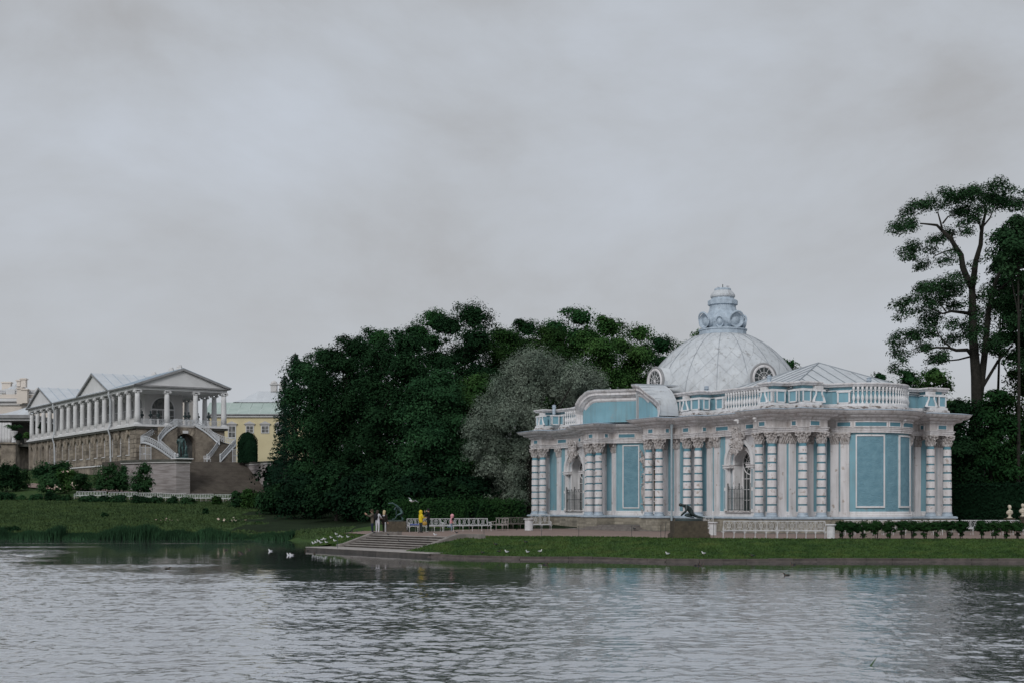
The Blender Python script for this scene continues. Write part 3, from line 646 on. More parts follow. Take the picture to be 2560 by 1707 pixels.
# roofs: flat deck, two hipped roofs of sheets, dome
child(MB().prism([(-17, -6.6), (17, -6.6), (17, 6.6), (-17, 6.6)], 11.2, 11.42), 'roof_deck', M['roof'])
def hip(cx, hu, hv, z0, z1):
    ap = Vector((cx, 0, z1)); c = [Vector((cx-hu, -hv, z0)), Vector((cx+hu, -hv, z0)), Vector((cx+hu, hv, z0)), Vector((cx-hu, hv, z0))]
    sm = MB()
    for k in range(4):
        a, b = c[k], c[(k+1) % 4]; n = 11
        for i in range(n):
            p, q = a.lerp(b, i/n), a.lerp(b, (i+1)/n)
            # sheets run up the slope, cut by the hips
            m = (a+b)/2; L = (b-a).length
            def top(t):
                pt = a.lerp(b, t); f = 1-abs(2*t-1); return pt.lerp(Vector((0, 0, 0)), 0)+(ap-m)*f
            t0, t1 = i/n, (i+1)/n; P0, P1 = top(t0), top(t1)
            vs = [p, q, P1, P0]
            if abs(t0-.5) < 1/(2*n)+1e-6 and t0 < .5 < t1: vs = [p, q, P1, ap, P0]
            if i == 0: vs = [p, q, P1]
            if i == n-1: vs = [p, q, P0]
            child(MB().add([v-Vector((0, 0, random.uniform(0, .012))) for v in vs], [tuple(range(len(vs)))]), 'roof_sheet', M['roof'])
            if 0 < i: sm.tube([p+Vector((0, 0, .03)), P0+Vector((0, 0, .03))], .03, 4)
        sm.tube([a+Vector((0, 0, .03)), ap+Vector((0, 0, .03))], .045, 4)
    child(sm, 'roof_seam', M['seam'])
hip(12.4, 5.2, 6.9, 11.35, 13.9); hip(-12.4, 5.2, 6.9, 11.35, 13.9)
for u, v, z in ((-15.5, 7.4, 11.9), (14.0, 6.0, 12.3), (16.9, -1.0, 12.2), (7, 6.6, 12.0)):
    child(MB().lathe([(.15, -.6), (.15, .02), (.21, .04), (.21, .08), (.16, .11), (.16, .2), (.21, .23), (.04, .3)], 12), 'roof_vent', M['lead'], (u, -v, z))

DU = .15      # dome axis
dprof = [(6.75, 11.3), (6.62, 12.2), (6.42, 12.95), (6.1, 13.6), (5.6, 14.4), (5.0, 15.15), (4.3, 15.85), (3.6, 16.42), (2.9, 16.86), (2.2, 17.18), (1.7, 17.33)]
def dr_at(s):
    x = s*(len(dprof)-1); i = min(len(dprof)-2, int(x)); f = x-i
    return tuple(dprof[i][k]*(1-f)+dprof[i+1][k]*f for k in (0, 1))
def dpt(t, s, lift=0): r, z = dr_at(min(1, max(0, s))); return (DU+(r+lift)*math.cos(t), (r+lift)*math.sin(t), z+lift*.5)
core = MB().lathe([(r-.02, z-.02) for r, z in dprof], 48, (DU, 0, 0)); child(core, 'dome', M['seam'], smooth=True)
dome = [o for o in COL.objects if o.name.startswith('dome')][0]
NA, NR = 32, 13
restm = MB(); cnt = 0; random.seed(9)
for j in range(-1, NR):
    for i in range(NA):
        t = 2*PI*(i+.5*(j % 2))/NA; ds = 1/NR; dt = PI/NA; s0 = j*ds
        g_ = .987
        c = (t, s0+ds)
        corners = [(t, s0), (t+dt, s0+ds), (t, s0+2*ds), (t-dt, s0+ds)]
        cc = [(c[0]+(a-c[0])*g_, c[1]+(b-c[1])*g_) for a, b in corners]
        mids = [((cc[k][0]+cc[(k+1) % 4][0])/2, (cc[k][1]+cc[(k+1) % 4][1])/2) for k in range(4)]
        lf = random.uniform(.012, .03)
        pts = []
        for k in range(4): pts += [dpt(*cc[k], lf), dpt(*mids[k], lf)]
        pts.append(dpt(*c, lf+.004))
        fs = [(k, (k+1) % 8, 8) for k in range(8)]
        if min(b for a, b in cc) < -.01 and j < 0: pass
        vis = math.cos(t-R(-60-28)) > -.15
        if vis and cnt < 299 and j < NR-1:
            child(MB().add(pts, fs), 'dome_sheet', M['roof'], parent=dome, smooth=True); cnt += 1
        else: restm.add(pts, fs)
o = child(restm, 'far_dome_sheets', M['roof'], parent=dome, smooth=True); o['kind'] = 'stuff'
rm = MB()
for i in range(16):
    t = 2*PI*(i+.2)/16; rm.tube([dpt(t, s/12, .05) for s in range(13)], .018, 4)
child(rm, 'dome_rib', M['seam'], parent=dome)
# round dormers
def dormer(nu, nv, r):
    d = child(MB().lathe([(1.15, -3.2), (1.15, 0)], 24, M=Matrix.Rotation(R(90), 4, 'X')), 'dormer', M['roof'], (DU+nu*r, -nv*r, 13.15), ang(nu, nv), smooth=True)
    q = MB(); q.ring((0, -.02, 0), 1.13, .11, 24, 6); q.build('hood', M['gal_trim'], d); q = MB(); q.ring((0, -.06, 0), .95, .12, 24, 6); q.build('frame', M['cornice'], d)
    MB().lathe([(.88, 0), (.88, .02)], 24, M=Matrix.Translation((0, -.03, 0)) @ Matrix.Rotation(R(90), 4, 'X')).build('pane', M['glass'], d)
    b = MB()
    for k in range(12): t = 2*PI*k/12; b.tube([(.08*math.cos(t), -.09, .08*math.sin(t)), (.86*math.cos(t), -.09, .86*math.sin(t))], .02, 4)
    b.ring((0, -.09, 0), .48, .02, 18, 4); b.ell((0, -.1, 0), (.11, .05, .11), 8, 5); b.build('glazing_bar', M['clean'], d)
    MB().bx(-1.18, 1.18, -.02, 3.0, -1.6, -.02).build('cheek', M['roof'], d)
dormer(0, 1, 6.75); dormer(math.cos(R(8)), math.sin(R(8)), 6.75); dormer(-1, 0, 5.9); dormer(0, -1, 5.9)
# lantern
ln = MB().lathe([(1.98, 17.1), (1.98, 17.62), (2.06, 17.64), (2.06, 17.74), (1.7, 17.8), (1.45, 17.9), (1.62, 18.3), (1.60, 18.6), (1.42, 18.95), (1.22, 19.2), (1.12, 19.5), (1.10, 19.78)], 16, (DU, 0, 0))
lo = child(ln, 'lantern', M['lead'])
MB().lathe([(1.14, 19.76), (1.26, 19.8), (1.26, 20.14), (1.2, 20.2), (.98, 20.26), (.94, 20.4)], 12, (DU, 0, 0)).build('collar', M['lead'], lo)
MB().lathe([(.94, 20.38), (1.04, 20.48), (1.04, 20.62), (.92, 20.8), (.74, 20.98), (.66, 21.04)], 16, (DU, 0, 0)).build('cap', M['roof'], lo)
MB().lathe([(.70, 21.02), (.70, 21.14), (.66, 21.2), (.1, 21.22)], 12, (DU, 0, 0)).build('top_plate', M['lead'], lo)
MB().tube([(DU, 0, 21.2), (DU, 0, 21.55)], .035, 5).build('rod', M['iron'], lo)
for k in range(8):
    big = k % 2 == 0; t = k*PI/4; r = 1.52; w = .70 if big else .32; h = .62 if big else .42
    Mx = Matrix.Translation((DU, 0, 18.38 if big else 18.2)) @ Matrix.Rotation(t+PI/2, 4, 'Z')
    b = MB(); n1_, n2_ = 18, 6
    for jj in range(n2_):       # a bowl that opens outwards
        for ii in range(n1_):
            q = []
            for (I, J) in ((ii, jj), (ii+1, jj), (ii+1, jj+1), (ii, jj+1)):
                a = 2*PI*I/n1_; f = 1-J/n2_; q.append((w*f*math.cos(a), -r-.10-(.42 if big else .2)*(1-math.cos(PI/2*f))*0-.38*f*f*(1.15+.5*math.sin(a))*0+(-.30 if big else -.12)*f*f, h*f*math.sin(a)))
            b.add(q, [(0, 1, 2, 3)], Mx)
    b.build('shell_bowl', M['lead'], lo, smooth=True)
    b = MB(); pts = []; rr = []
    for ii in range(20):
        a = 2*PI*ii/20; up = max(0, math.sin(a)); pts.append((w*math.cos(a), -r-(.40 if big else .22)-(.18*up if big else .08*up), h*math.sin(a)+.05*up)); rr.append((.042 if big else .028)*(1+1.1*up))
    b.tube(pts, rr, 6, Mx, closed=True); b.ell((0, -r+.12, 0), (w*.98, .52, h*.98), 14, 8, Mx); b.build('shell_rim', M['lead'], lo, smooth=True)

# downpipes, cameras, steps
def downpipe(u, v):
    mb = MB().tube([(u, -v, 9.1), (u, -v, 1.15)], .085, 8); mb.lathe([(.10, 0), (.16, .25), (.16, .35)], 8, (u, -v, 8.95))
    for z in (2.6, 4.2, 5.8, 7.4): mb.lathe([(.11, 0), (.11, .07)], 8, (u, -v, z))
    child(mb, 'downpipe', M['pipe'])
downpipe(5.95, 9.15); downpipe(18.35, 4.35); downpipe(17.5, -4.75)
def cam_fix(x, y, z, s): child(MB().ell((0, -.1, 0), (.12, .22, .1), 8, 5).ell((0, 0, -.12), (.09, .09, .14), 8, 5), 'security_camera', M['clean'], (x, y, z), s)
cam_fix(16.7, -9.35, 9.15, .4); cam_fix(13.0, -8.1, 9.25, -.6); cam_fix(20.6, .9, 9.1, 1.5)
for k, (hw, d) in enumerate(((4.2, 2.6), (3.6, 1.9), (3.0, 1.2))):
    child(MB().bx(-hw, hw, -9.3-d+1.0*0, -6.7, 1.0+.14*k, 1.14+.14*k-.002), 'step', M['stair'])
# the paving apron round the foot
mb = MB(); sweep(mb, quad_to_outline(q_pl), [(.75, .9), (.75, 1.045), (.72, 1.05), (-.3, 1.055)]); child(mb, 'foot_apron', M['stair'])
# ================================================================== GROUND AND WATER
def smooth(t): t = max(0, min(1, t)); return t*t*(3-2*t)
# far shore line in plan (x, y), from far left round to the landing, then the near kerb
TIP = (-13.5, 95.6)
KERB = [(-4.75, 83.2), (-2.6, 81.0), (0.45, 79.3), (4.4, 78.7), (8.1, 75.6), (9.8, 75.4), (17.4, 76.4), (27.0, 75.9), (40, 75.5), (70, 74)]
def lerp_tab(x, T):
    if x <= T[0][0]: return T[0][1]
    for (a, b), (c, d) in zip(T, T[1:]):
        if x <= c: return b+(d-b)*(x-a)/(c-a)
    return T[-1][1]
SHORE = KERB
def far_shore(x):         # y of the far bank's water line
    return lerp_tab(x, [(-200, 150), (-60, 127), (-45, 128), (-30, 127.5), (-20, 125), (-14, 116), (-11, 104), (-8, 97)])
def gz(x, y):
    """height of the land at (x, y)"""
    # meadow hill on the left
    d = y-far_shore(min(x, -8))
    hill = lerp_tab(d, [(-8, -.8), (0, -.05), (2, .35), (10, 1.0), (30, 1.9), (57, 3.55), (70, 4.3), (82, 4.7), (90, 4.9)])
    lf = smooth((-47-x)/12)                      # ground climbs along the long side of the gallery
    hill += lf*lerp_tab(y, [(195, 0), (215, .8), (240, 3.0), (262, 4.6), (320, 6.5)])
    # terrace
    ky = lerp_tab(x, [(-13.4, 95.6), (-4.8, 83.2)]+KERB)
    tz = lerp_tab(y-ky, [(-3, -1.4), (-.05, -.5), (.26, .145), (3.5, .42), (8.3, .93), (10, 1.0), (400, 1.0)])
    if x > 22 and y > 90: tz = max(tz, 0)+smooth((y-100)/60)*.4
    t = smooth((x+13.5)/11)                       # blend across the peninsula neck
    # far side of the peninsula: wooded slope behind the benches
    back = 1.0+smooth((y-122)/45)*2.2
    land = tz if y < 122 else max(tz, min(back, 3.2))
    if x < -13.6 : return hill if y > 104 or x < -15 else min(hill, .0)
    if x < -2.5: return hill*(1-t)+land*t if y > 104 else land
    return land
def pt(px, py, D): return (X_(px, D), D)
def on_ground(px, D): x = X_(px, D); return (x, D, gz(x, D))

# water: a sheet of real wavelets, lively in the open and nearly still under the banks
wm = bpy.data.materials.new('pond_water'); wm.use_nodes = True; t_ = wm.node_tree; B = t_.nodes['Principled BSDF']
B.inputs['Base Color'].default_value = (.016, .024, .021, 1); B.inputs['Roughness'].default_value = .3; B.inputs['IOR'].default_value = 1.33
g_ = t_.nodes.new('ShaderNodeNewGeometry'); at_ = t_.nodes.new('ShaderNodeAttribute'); at_.attribute_name = 'ruffle'
mm_ = t_.nodes.new('ShaderNodeMapping'); mm_.inputs['Scale'].default_value = (1.5, 1, 1); t_.links.new(g_.outputs['Position'], mm_.inputs[0])
nn_ = t_.nodes.new('ShaderNodeTexNoise'); nn_.inputs['Scale'].default_value = 4.5; nn_.inputs['Detail'].default_value = 3; t_.links.new(mm_.outputs[0], nn_.inputs['Vector'])
mu_ = t_.nodes.new('ShaderNodeMath'); mu_.operation = 'MULTIPLY'; t_.links.new(nn_.outputs['Fac'], mu_.inputs[0]); t_.links.new(at_.outputs['Fac'], mu_.inputs[1])
bp = t_.nodes.new('ShaderNodeBump'); bp.inputs['Strength'].default_value = 1; bp.inputs['Distance'].default_value = .022; t_.links.new(mu_.outputs[0], bp.inputs['Height'])
gl_ = t_.nodes.new('ShaderNodeBsdfGlossy'); gl_.inputs['Color'].default_value = (.95, .96, .98, 1); gl_.inputs['Roughness'].default_value = .02; t_.links.new(bp.outputs[0], gl_.inputs['Normal'])
fr_ = t_.nodes.new('ShaderNodeFresnel'); fr_.inputs['IOR'].default_value = 1.5; t_.links.new(bp.outputs[0], fr_.inputs['Normal'])
fm_ = t_.nodes.new('ShaderNodeMath'); fm_.operation = 'MULTIPLY_ADD'; fm_.inputs[1].default_value = .5; fm_.inputs[2].default_value = .5; t_.links.new(fr_.outputs[0], fm_.inputs[0])
ms_ = t_.nodes.new('ShaderNodeMixShader'); t_.links.new(fm_.outputs[0], ms_.inputs[0]); t_.links.new(B.outputs[0], ms_.inputs[1]); t_.links.new(gl_.outputs[0], ms_.inputs[2])
t_.links.new(ms_.outputs[0], t_.nodes['Material Output'].inputs['Surface'])
WR = np.random.default_rng(5)
def sstep(v, a, b, c, d): t = np.clip((v-a)/(b-a), 0, 1); t = t*t*(3-2*t); return c+(d-c)*t
def waves(x, y, n, l0, l1, slope, spread=.9, head=1.75):
    h = np.zeros_like(x)
    for _ in range(n):
        L = math.exp(WR.uniform(math.log(l0), math.log(l1))); a = head+WR.normal()*spread; k = 2*PI/L
        h += slope*L/(2*PI)*math.sqrt(2/n)*np.sin(k*(x*math.cos(a)+y*math.sin(a))+WR.uniform(0, 6.28))
    return h
def lowf(x, y, lx, ly, n=7):
    h = np.zeros_like(x)
    for _ in range(n): h += np.sin(x*2*PI/lx*WR.uniform(.5, 1.8)*WR.choice((-1, 1))+y*2*PI/ly*WR.uniform(.5, 1.8)+WR.uniform(0, 6.28))
    return h/math.sqrt(n)
rows = [20.0]
while rows[-1] < 82: rows.append(rows[-1]+.045+.00085*rows[-1])
while rows[-1] < 152: rows.append(rows[-1]+.3+.004*(rows[-1]-82))
Y1 = np.array(rows); U1 = np.linspace(-1, 1, 960); Yg, Ug = np.meshgrid(Y1, U1, indexing='ij'); Xg = Ug*(.40*Yg+12)
wob = 5.0*lowf(Xg, Yg, 40, 12)
yl = Yg-sstep(Xg, -33, -23, 108, 73)+wob+sstep(Xg, -16, -8, 0, 60)
yr = Yg-sstep(Xg, -14, 0, 72, 69)+wob*.6
ruf = np.maximum(sstep(yl, -9, 4, .85, .045), sstep(yr, -26, 2, 1, .045))
ruf = np.maximum(ruf, sstep(np.abs(Yg-114), .5, 2.6, .5, 0)*sstep(Xg, -20, -15, 1, 0))
ruf *= np.clip(1+.20*lowf(Xg, Yg, 22, 9), .55, 1.5)
H1 = (waves(Xg, Yg, 44, .28, .65, .084)+waves(Xg, Yg, 16, .65, 1.7, .046)+waves(Xg, Yg, 6, 2.5, 6, .012))*ruf*np.clip((1-np.abs(Ug))*12, 0, 1)*np.clip((Yg-20)/1.5, 0, 1)
nr, nc = Yg.shape; V1 = np.stack([Xg, Yg, H1], -1).reshape(-1, 3); ii = np.arange((nr-1)*nc).reshape(nr-1, nc)[:, :-1].ravel()
Fq = np.stack([ii, ii+1, ii+nc+1, ii+nc], 1).astype(np.int32)
wme = bpy.data.meshes.new('water'); wme.vertices.add(len(V1)); wme.vertices.foreach_set('co', V1.astype(np.float32).ravel()); wme.loops.add(Fq.size); wme.loops.foreach_set('vertex_index', Fq.ravel())
wme.polygons.add(len(Fq)); wme.polygons.foreach_set('loop_start', np.arange(0, Fq.size, 4, dtype=np.int32)); wme.polygons.foreach_set('loop_total', np.full(len(Fq), 4, dtype=np.int32)); wme.polygons.foreach_set('use_smooth', np.ones(len(Fq), dtype=bool))
wme.materials.append(wm); wme.update(calc_edges=True); at = wme.attributes.new('ruffle', 'FLOAT', 'POINT'); at.data.foreach_set('value', ruf.astype(np.float32).ravel())
tag(inst('water', wme), kind='structure')
ow = tag(MB().add([(-260, -30, -.05), (200, -30, -.05), (200, 200, -.05), (-260, 200, -.05)], [(0, 1, 2, 3)]).build('outer_water', wm), kind='structure')
aw = ow.data.attributes.new('ruffle', 'FLOAT', 'POINT'); aw.data.foreach_set('value', [3.0]*4)
tag(MB().add([(-260, -30, -1.6), (200, -30, -1.6), (200, 200, -1.6), (-260, 200, -1.6)], [(0, 1, 2, 3)]).build('pond_bed', M['soil']), kind='structure')

# land sheet: a grid of quads, colour by material slots (meadow, lawn, gravel, soil with tree shade put into its colour)
def zone(x, y):
    ky = lerp_tab(x, [(-13.4, 95.6), (-4.8, 83.2)]+KERB)
    if x > -13.6 and y < 124:
        d = y-ky
        if x < 3 and x > -14:      # round the steps and the gathering place
            if y > 96.5-.0 and x > -9.3 and y < 118.5-(x+3)*-.05: return 2
            if x < -3.5: return 1
        e_ = lerp_tab(x, [(-4, 93), (-2.5, 92.6), (.5, 91.8), (7, 91), (10, 87), (30, 85.8), (60, 85)])
        if y > e_: return 2
        return 1
    if x > -23.5-(y-125)*.16+1.5*math.sin(y*.5)+.8*math.sin(y*1.3) and y > 129+.6*max(0, -14-x)*.4+.9*math.sin(x*.9): return 3  # grass slope by the grove also gets dark ground, painting the trees' shade
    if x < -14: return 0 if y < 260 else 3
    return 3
xs = list(np.arange(-140, -60, 5.0))+list(np.arange(-60, -16, 2.0))+list(np.arange(-16, -1.0, .3))+list(np.arange(-1, 60, .8))+list(np.arange(60, 140, 6.0))
ys = list(np.arange(72.0, 84, .6))+list(np.arange(84, 100, .3))+list(np.arange(100, 130, .8))+list(np.arange(130, 230, 2.5))+list(np.arange(230, 420, 10))+[600, 1200]
vs = []; fs = []; mi = []
for y in ys:
    for x in xs: vs.append((x*(1 if y < 500 else y/420), y, gz(x, y)))
nx = len(xs)
for j in range(len(ys)-1):
    for i in range(nx-1):
        cx, cy = (xs[i]+xs[i+1])/2, (ys[j]+ys[j+1])/2
        z4 = [vs[k][2] for k in (j*nx+i, j*nx+i+1, (j+1)*nx+i+1, (j+1)*nx+i)]
        if max(z4) < -.25: continue
        lx = (cx+11.2)*.6-(cy-96)*.8; ly = (cx+11.2)*.8+(cy-96)*.6
        if (-.28 < lx < 9.58 and -.3 < ly < 3.0) or (-1.6 < lx < 10 and -3.4 < ly < .02) or (-1.6 < lx < 14.3 and -3.4 < ly < -1.7): continue
        fs.append((j*nx+i, j*nx+i+1, (j+1)*nx+i+1, (j+1)*nx+i)); mi.append(zone(cx, cy))
# the land is one sheet, split by surface into the pieces of the setting
def sub_sheet(name, k, m, dz=0):
    mb = MB(); used = {}; 
    for f, q in zip(fs, mi):
        if q != k: continue
        g = []
        for i in f:
            if i not in used: used[i] = len(mb.v); mb.v.append((vs[i][0], vs[i][1], vs[i][2]+dz))
            g.append(used[i])
        mb.f.append(tuple(g)); mb.mi.append(0)
    return tag(mb.build(name, m, smooth=True), kind='structure')
sub_sheet('meadow_slope', 0, M['meadow']); sub_sheet('bank_lawn', 1, M['grass']); sub_sheet('wooded_and_shaded_ground', 3, M['soil'])
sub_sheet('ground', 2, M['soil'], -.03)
# gravel terrace: its own clean-edged sheet
edge = [(-9.3, 97.75), (-3.6, 90.15), (-2.0, 92.4), (-1.2, 92.6), (.5, 91.8), (4, 91.2), (7, 90.4), (9, 87.2), (12, 86.2), (30, 85.4), (60, 84.6)]
top = [(60, 130), (-4, 130), (-6, 119), (-11.5, 112), (-12.2, 104)]
poly = edge+top
tag(MB().add([(x, y, 1.012) for x, y in poly], [tuple(range(len(poly)))]).build('gravel_terrace', M['gravel']), kind='structure')
# lawn grass blades along the near bank (stuff)
def blades(name, pts, h, w, m, lean=.4, n3=1):
    k = len(pts); P = np.array(pts); rng = np.random.default_rng(4)
    a = rng.uniform(0, 2*PI, k); hh = np.asarray(h)*rng.uniform(.6, 1.3, k); ww = w*rng.uniform(.7, 1.3, k)
    dx, dy = np.cos(a)*ww, np.sin(a)*ww; la = rng.uniform(0, 2*PI, k); lx, ly = np.cos(la)*hh*lean, np.sin(la)*hh*lean
    V = np.zeros((k, 3, 3)); V[:, 0] = P+np.stack([dx, dy, 0*dx-.01], 1); V[:, 1] = P-np.stack([dx, dy, 0*dx+.01], 1); V[:, 2] = P+np.stack([lx, ly, hh], 1)
    return tri_mesh(name, V.reshape(-1, 3), 3, m)
def tri_mesh(name, V, q, m):
    me = bpy.data.meshes.new(name); n = len(V); F_ = n//q
    me.vertices.add(n); me.vertices.foreach_set('co', V.astype(np.float32).ravel()); me.loops.add(n); me.loops.foreach_set('vertex_index', np.arange(n, dtype=np.int32))
    me.polygons.add(F_); me.polygons.foreach_set('loop_start', np.arange(0, n, q, dtype=np.int32)); me.polygons.foreach_set('loop_total', np.full(F_, q, dtype=np.int32))
    me.materials.append(m); me.update(calc_edges=True); return me
def in_poly(x, y, P):
    c = False
    for (x0, y0), (x1, y1) in zip(P, P[1:]+P[:1]):
        if (y0 > y) != (y1 > y) and x < (x1-x0)*(y-y0)/(y1-y0)+x0: c = not c
    return c
rng = np.random.default_rng(11)
pts = []
while len(pts) < 26000:
    x = rng.uniform(-14, 34); ky = lerp_tab(x, [(-13.4, 95.6), (-4.8, 83.2)]+KERB); y = ky+rng.uniform(.3, 15)
    lx = (x+11.2)*.6-(y-96)*.8; ly = (x+11.2)*.8+(y-96)*.6
    if zone(x, y) == 1 and not (-.5 < lx < 9.8 and -.3 < ly < 3.6) and not (-1.7 < lx < 14.4 and ly < (0 if lx < 10 else -1.4)) and not in_poly(x, y, poly): pts.append((x, y, gz(x, y)))
M['grass_blade'] = mat('grass_blades', (.052, .094, .026), (.030, .062, .020), .9, .38, .66, rough=1, spec=.08, isl=.22, c3=(.10, .122, .042), s3=.7, lo3=.52, hi3=.74, k3=.6)
tag(inst('lawn_grass', blades('lawn_grass', pts, .085, .05, M['grass_blade'])), 'short clipped grass growing on the bank between the kerb and the gravel', 'grass', kind='stuff')
pts = []
while len(pts) < 30000:
    x = rng.uniform(-70, -10); y = rng.uniform(121, 192)
    if y > far_shore(x)+1 and zone(x, y) == 0 and x > -.37*y and x < -13: pts.append((x, y, gz(x, y)))
M['meadow_blade'] = mat('meadow_blades', (.052, .084, .034), (.036, .062, .026), .2, .38, .66, rough=1, spec=.08, isl=.2, c3=(.066, .100, .032), s3=.5, lo3=.5, hi3=.7, k3=.6)
tag(inst('meadow_grass', blades('meadow_grass', pts, .16, .10, M['meadow_blade'])), 'rough meadow grass on the slope across the pond', 'grass', kind='stuff')
pts = []
while len(pts) < 30000:
    x = rng.uniform(-60, -19); w_ = rng.normal(0, .55)+1.1; y = far_shore(x)+w_
    gap = math.sin(x*.55)+math.sin(x*.21+2)+(.8 if x < -34 else -.3)
    if rng.random() < smooth((gap+1.6)/1.6)+.12: pts.append((x, y, max(-.05, gz(x, y))))
hv_ = np.array([.62*(1+.28*math.sin(p[0]*.9)+.22*math.sin(p[0]*2.3+1)+.25*math.sin(p[0]*.31))*(.35 if abs(p[0]+38.5) < 1.6 else 1)*(.55 if p[0] > -25 else 1) for p in pts])
me = blades('reeds', pts, hv_, .06, M['reed'], .22)
tag(inst('reeds', me), 'dark green reeds along the far water edge', 'reeds', kind='stuff')

# ------------------------------------------------------------------ kerb stones
kerb = bpy.data.objects.new('kerb', None); COL.objects.link(kerb); tag(kerb, kind='structure')
random.seed(2)
def stones_along(a, b, L, w, z0, z1, name, parent, m, inset=0):
    a = Vector((*a, 0)); b = Vector((*b, 0)); d = (b-a); T = d.length; n = max(1, round(T/L)); d.normalize(); nn_ = Vector((-d.y, d.x, 0))
    rz = math.atan2(d.y, d.x)
    for i in range(n):
        c = a+d*(T*(i+.5)/n)+nn_*(w/2+inset+random.uniform(-.015, .015))
        MB().bx(-T/n/2+.012, T/n/2-.012, -w/2, w/2, z0, z1+random.uniform(-.012, .012)).build(name, m, parent, c, (0, 0, rz))
for a, b in zip(KERB, KERB[1:]): stones_along(a, b, 1.35 if a[0] < 38 else 8, .42, -.6, .17, 'kerb_stone', kerb, M['kerb'])
lip = MB()
for a, b in zip(KERB, KERB[1:]):
    d = Vector((b[0]-a[0], b[1]-a[1], 0)); L = d.length; d.normalize(); c = Vector((a[0]+b[0], a[1]+b[1], 0))/2-Vector((-d.y, d.x, 0))*.07
    lip.box((c.x, c.y, .02), (L, .2, .07), math.atan2(d.y, d.x))
lip.build('kerb_lip', M['kerb'], kerb)

# ------------------------------------------------------------------ landing stage and steps
st = thing('waterside_steps', 'wide grey granite steps leading from the gravel terrace down to the pond', 'steps', (-11.2, 96, 0), math.atan2(-.8, .6))
# local x along the water (9.3 wide), local y up into the land
NS = 6; RISE = .13; RUN = .42
land_poly = [(-1.35, -1.95), (11.9, -2.6), (12.4, -.9), (9.75, .05), (-.45, .05), (-2.4, .9)]
# edging between landing and grass on the left
MB().bx(-2.3, -.44, -.3, .75, -.4, .236).build('edging_stone', M['stair'], st)
MB().bx(-2.4, -.43, -.02, .9, .1, .50).build('turf_edge', M['grass'], st)
# landing slabs
for i in range(10):
    x0 = -1.5+i*1.57; x1 = x0+1.55
    y0 = -2.05-.45*(x0+1.35)/13; y1 = -2.05-.45*(x1+1.35)/13
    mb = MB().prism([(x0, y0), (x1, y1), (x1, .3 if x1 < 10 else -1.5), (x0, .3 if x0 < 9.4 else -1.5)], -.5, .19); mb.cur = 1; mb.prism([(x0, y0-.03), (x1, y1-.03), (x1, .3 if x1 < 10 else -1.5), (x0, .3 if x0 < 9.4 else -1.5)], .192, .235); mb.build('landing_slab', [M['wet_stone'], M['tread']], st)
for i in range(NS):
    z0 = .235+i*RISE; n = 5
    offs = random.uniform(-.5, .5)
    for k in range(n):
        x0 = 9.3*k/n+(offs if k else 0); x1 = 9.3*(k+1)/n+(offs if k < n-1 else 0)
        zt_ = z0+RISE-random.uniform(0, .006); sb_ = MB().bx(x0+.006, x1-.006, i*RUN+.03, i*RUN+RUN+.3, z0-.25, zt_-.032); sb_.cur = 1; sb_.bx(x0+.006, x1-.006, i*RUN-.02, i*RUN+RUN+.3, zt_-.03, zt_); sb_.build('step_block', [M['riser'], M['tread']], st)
def coping(x0, x1, nm):
    L = NS*RUN
    m = MB()
    prof = [(-.35, -.2), (-.35, .40), (.1, .46), (L-.1, .235+NS*RISE+.17), (L+.6, .235+NS*RISE+.19), (L+.6, -.2), (L, -.2)]
    n = len(prof); V_ = [(x0, y, z) for y, z in prof]+[(x1, y, z) for y, z in prof]
    m.add(V_, [(i, (i+1) % n, n+(i+1) % n, n+i) for i in range(n)]+[tuple(range(n-1, -1, -1)), tuple(range(n, 2*n))]); m.build('side_coping', M['stair'], st)
coping(-.42, 0, 'l'); coping(9.3, 9.72, 'r')
for sx in (-.42, 9.3):   # the returns at the top
    MB().bx(sx if sx > 0 else -.42, (sx+2.0) if sx > 0 else 1.7, NS*RUN+.6, NS*RUN+.95, .6, .235+NS*RISE+.19).build('coping_return', M['stair'], st)

# pink gravel paths on the slope
def path(name, pts, w, dz=.05):
    mb = MB(); P = [Vector((x, y, 0)) for x, y in pts]
    fine = []
    for a, b in zip(P, P[1:]):
        for k in range(6): fine.append(a.lerp(b, k/6))
    fine.append(P[-1]); vs = []
    for i, p in enumerate(fine):
        d = fine[min(i+1, len(fine)-1)]-fine[max(0, i-1)]; n = Vector((-d.y, d.x, 0)).normalized()*w/2
        for q in (p-n, p+n): vs.append((q.x, q.y, max(gz(q.x, q.y), gz(p.x, p.y))+dz))
    mb.add(vs, [(2*i, 2*i+2, 2*i+3, 2*i+1) for i in range(len(fine)-1)]); tag(mb.build(name, M['gravel']), kind='structure')
path('garden_path', [(-76, 222), (-68, 214), (-62, 211), (-55, 205)], 5.0)
path('lower_path', [(-64, 193.5), (-50, 190), (-38, 186.5), (-30, 184)], 2.6, .03)
# ================================================================== GALLERY
GO = (-58.6, 225.0); GR = math.atan2(.537, .844)
def gw(s, t, z=0): c, n = math.cos(GR), math.sin(GR); return (GO[0]+c*s-n*t, GO[1]+n*s+c*t, z)
gal = thing('gallery', 'long white colonnaded gallery on a rusticated stone storey, with gabled roofs', 'building', (GO[0], GO[1], 0), GR)
def gch(mb, name, m, loc=(0, 0, 0), rz=0, parent=None, smooth=False): return mb.build(name, M[m] if isinstance(m, str) else m, parent or gal, loc, (0, 0, rz), smooth)
FL, CT = 15.7, 21.2; LEN = 66.0; WD = 14.4; BAY = 4.3
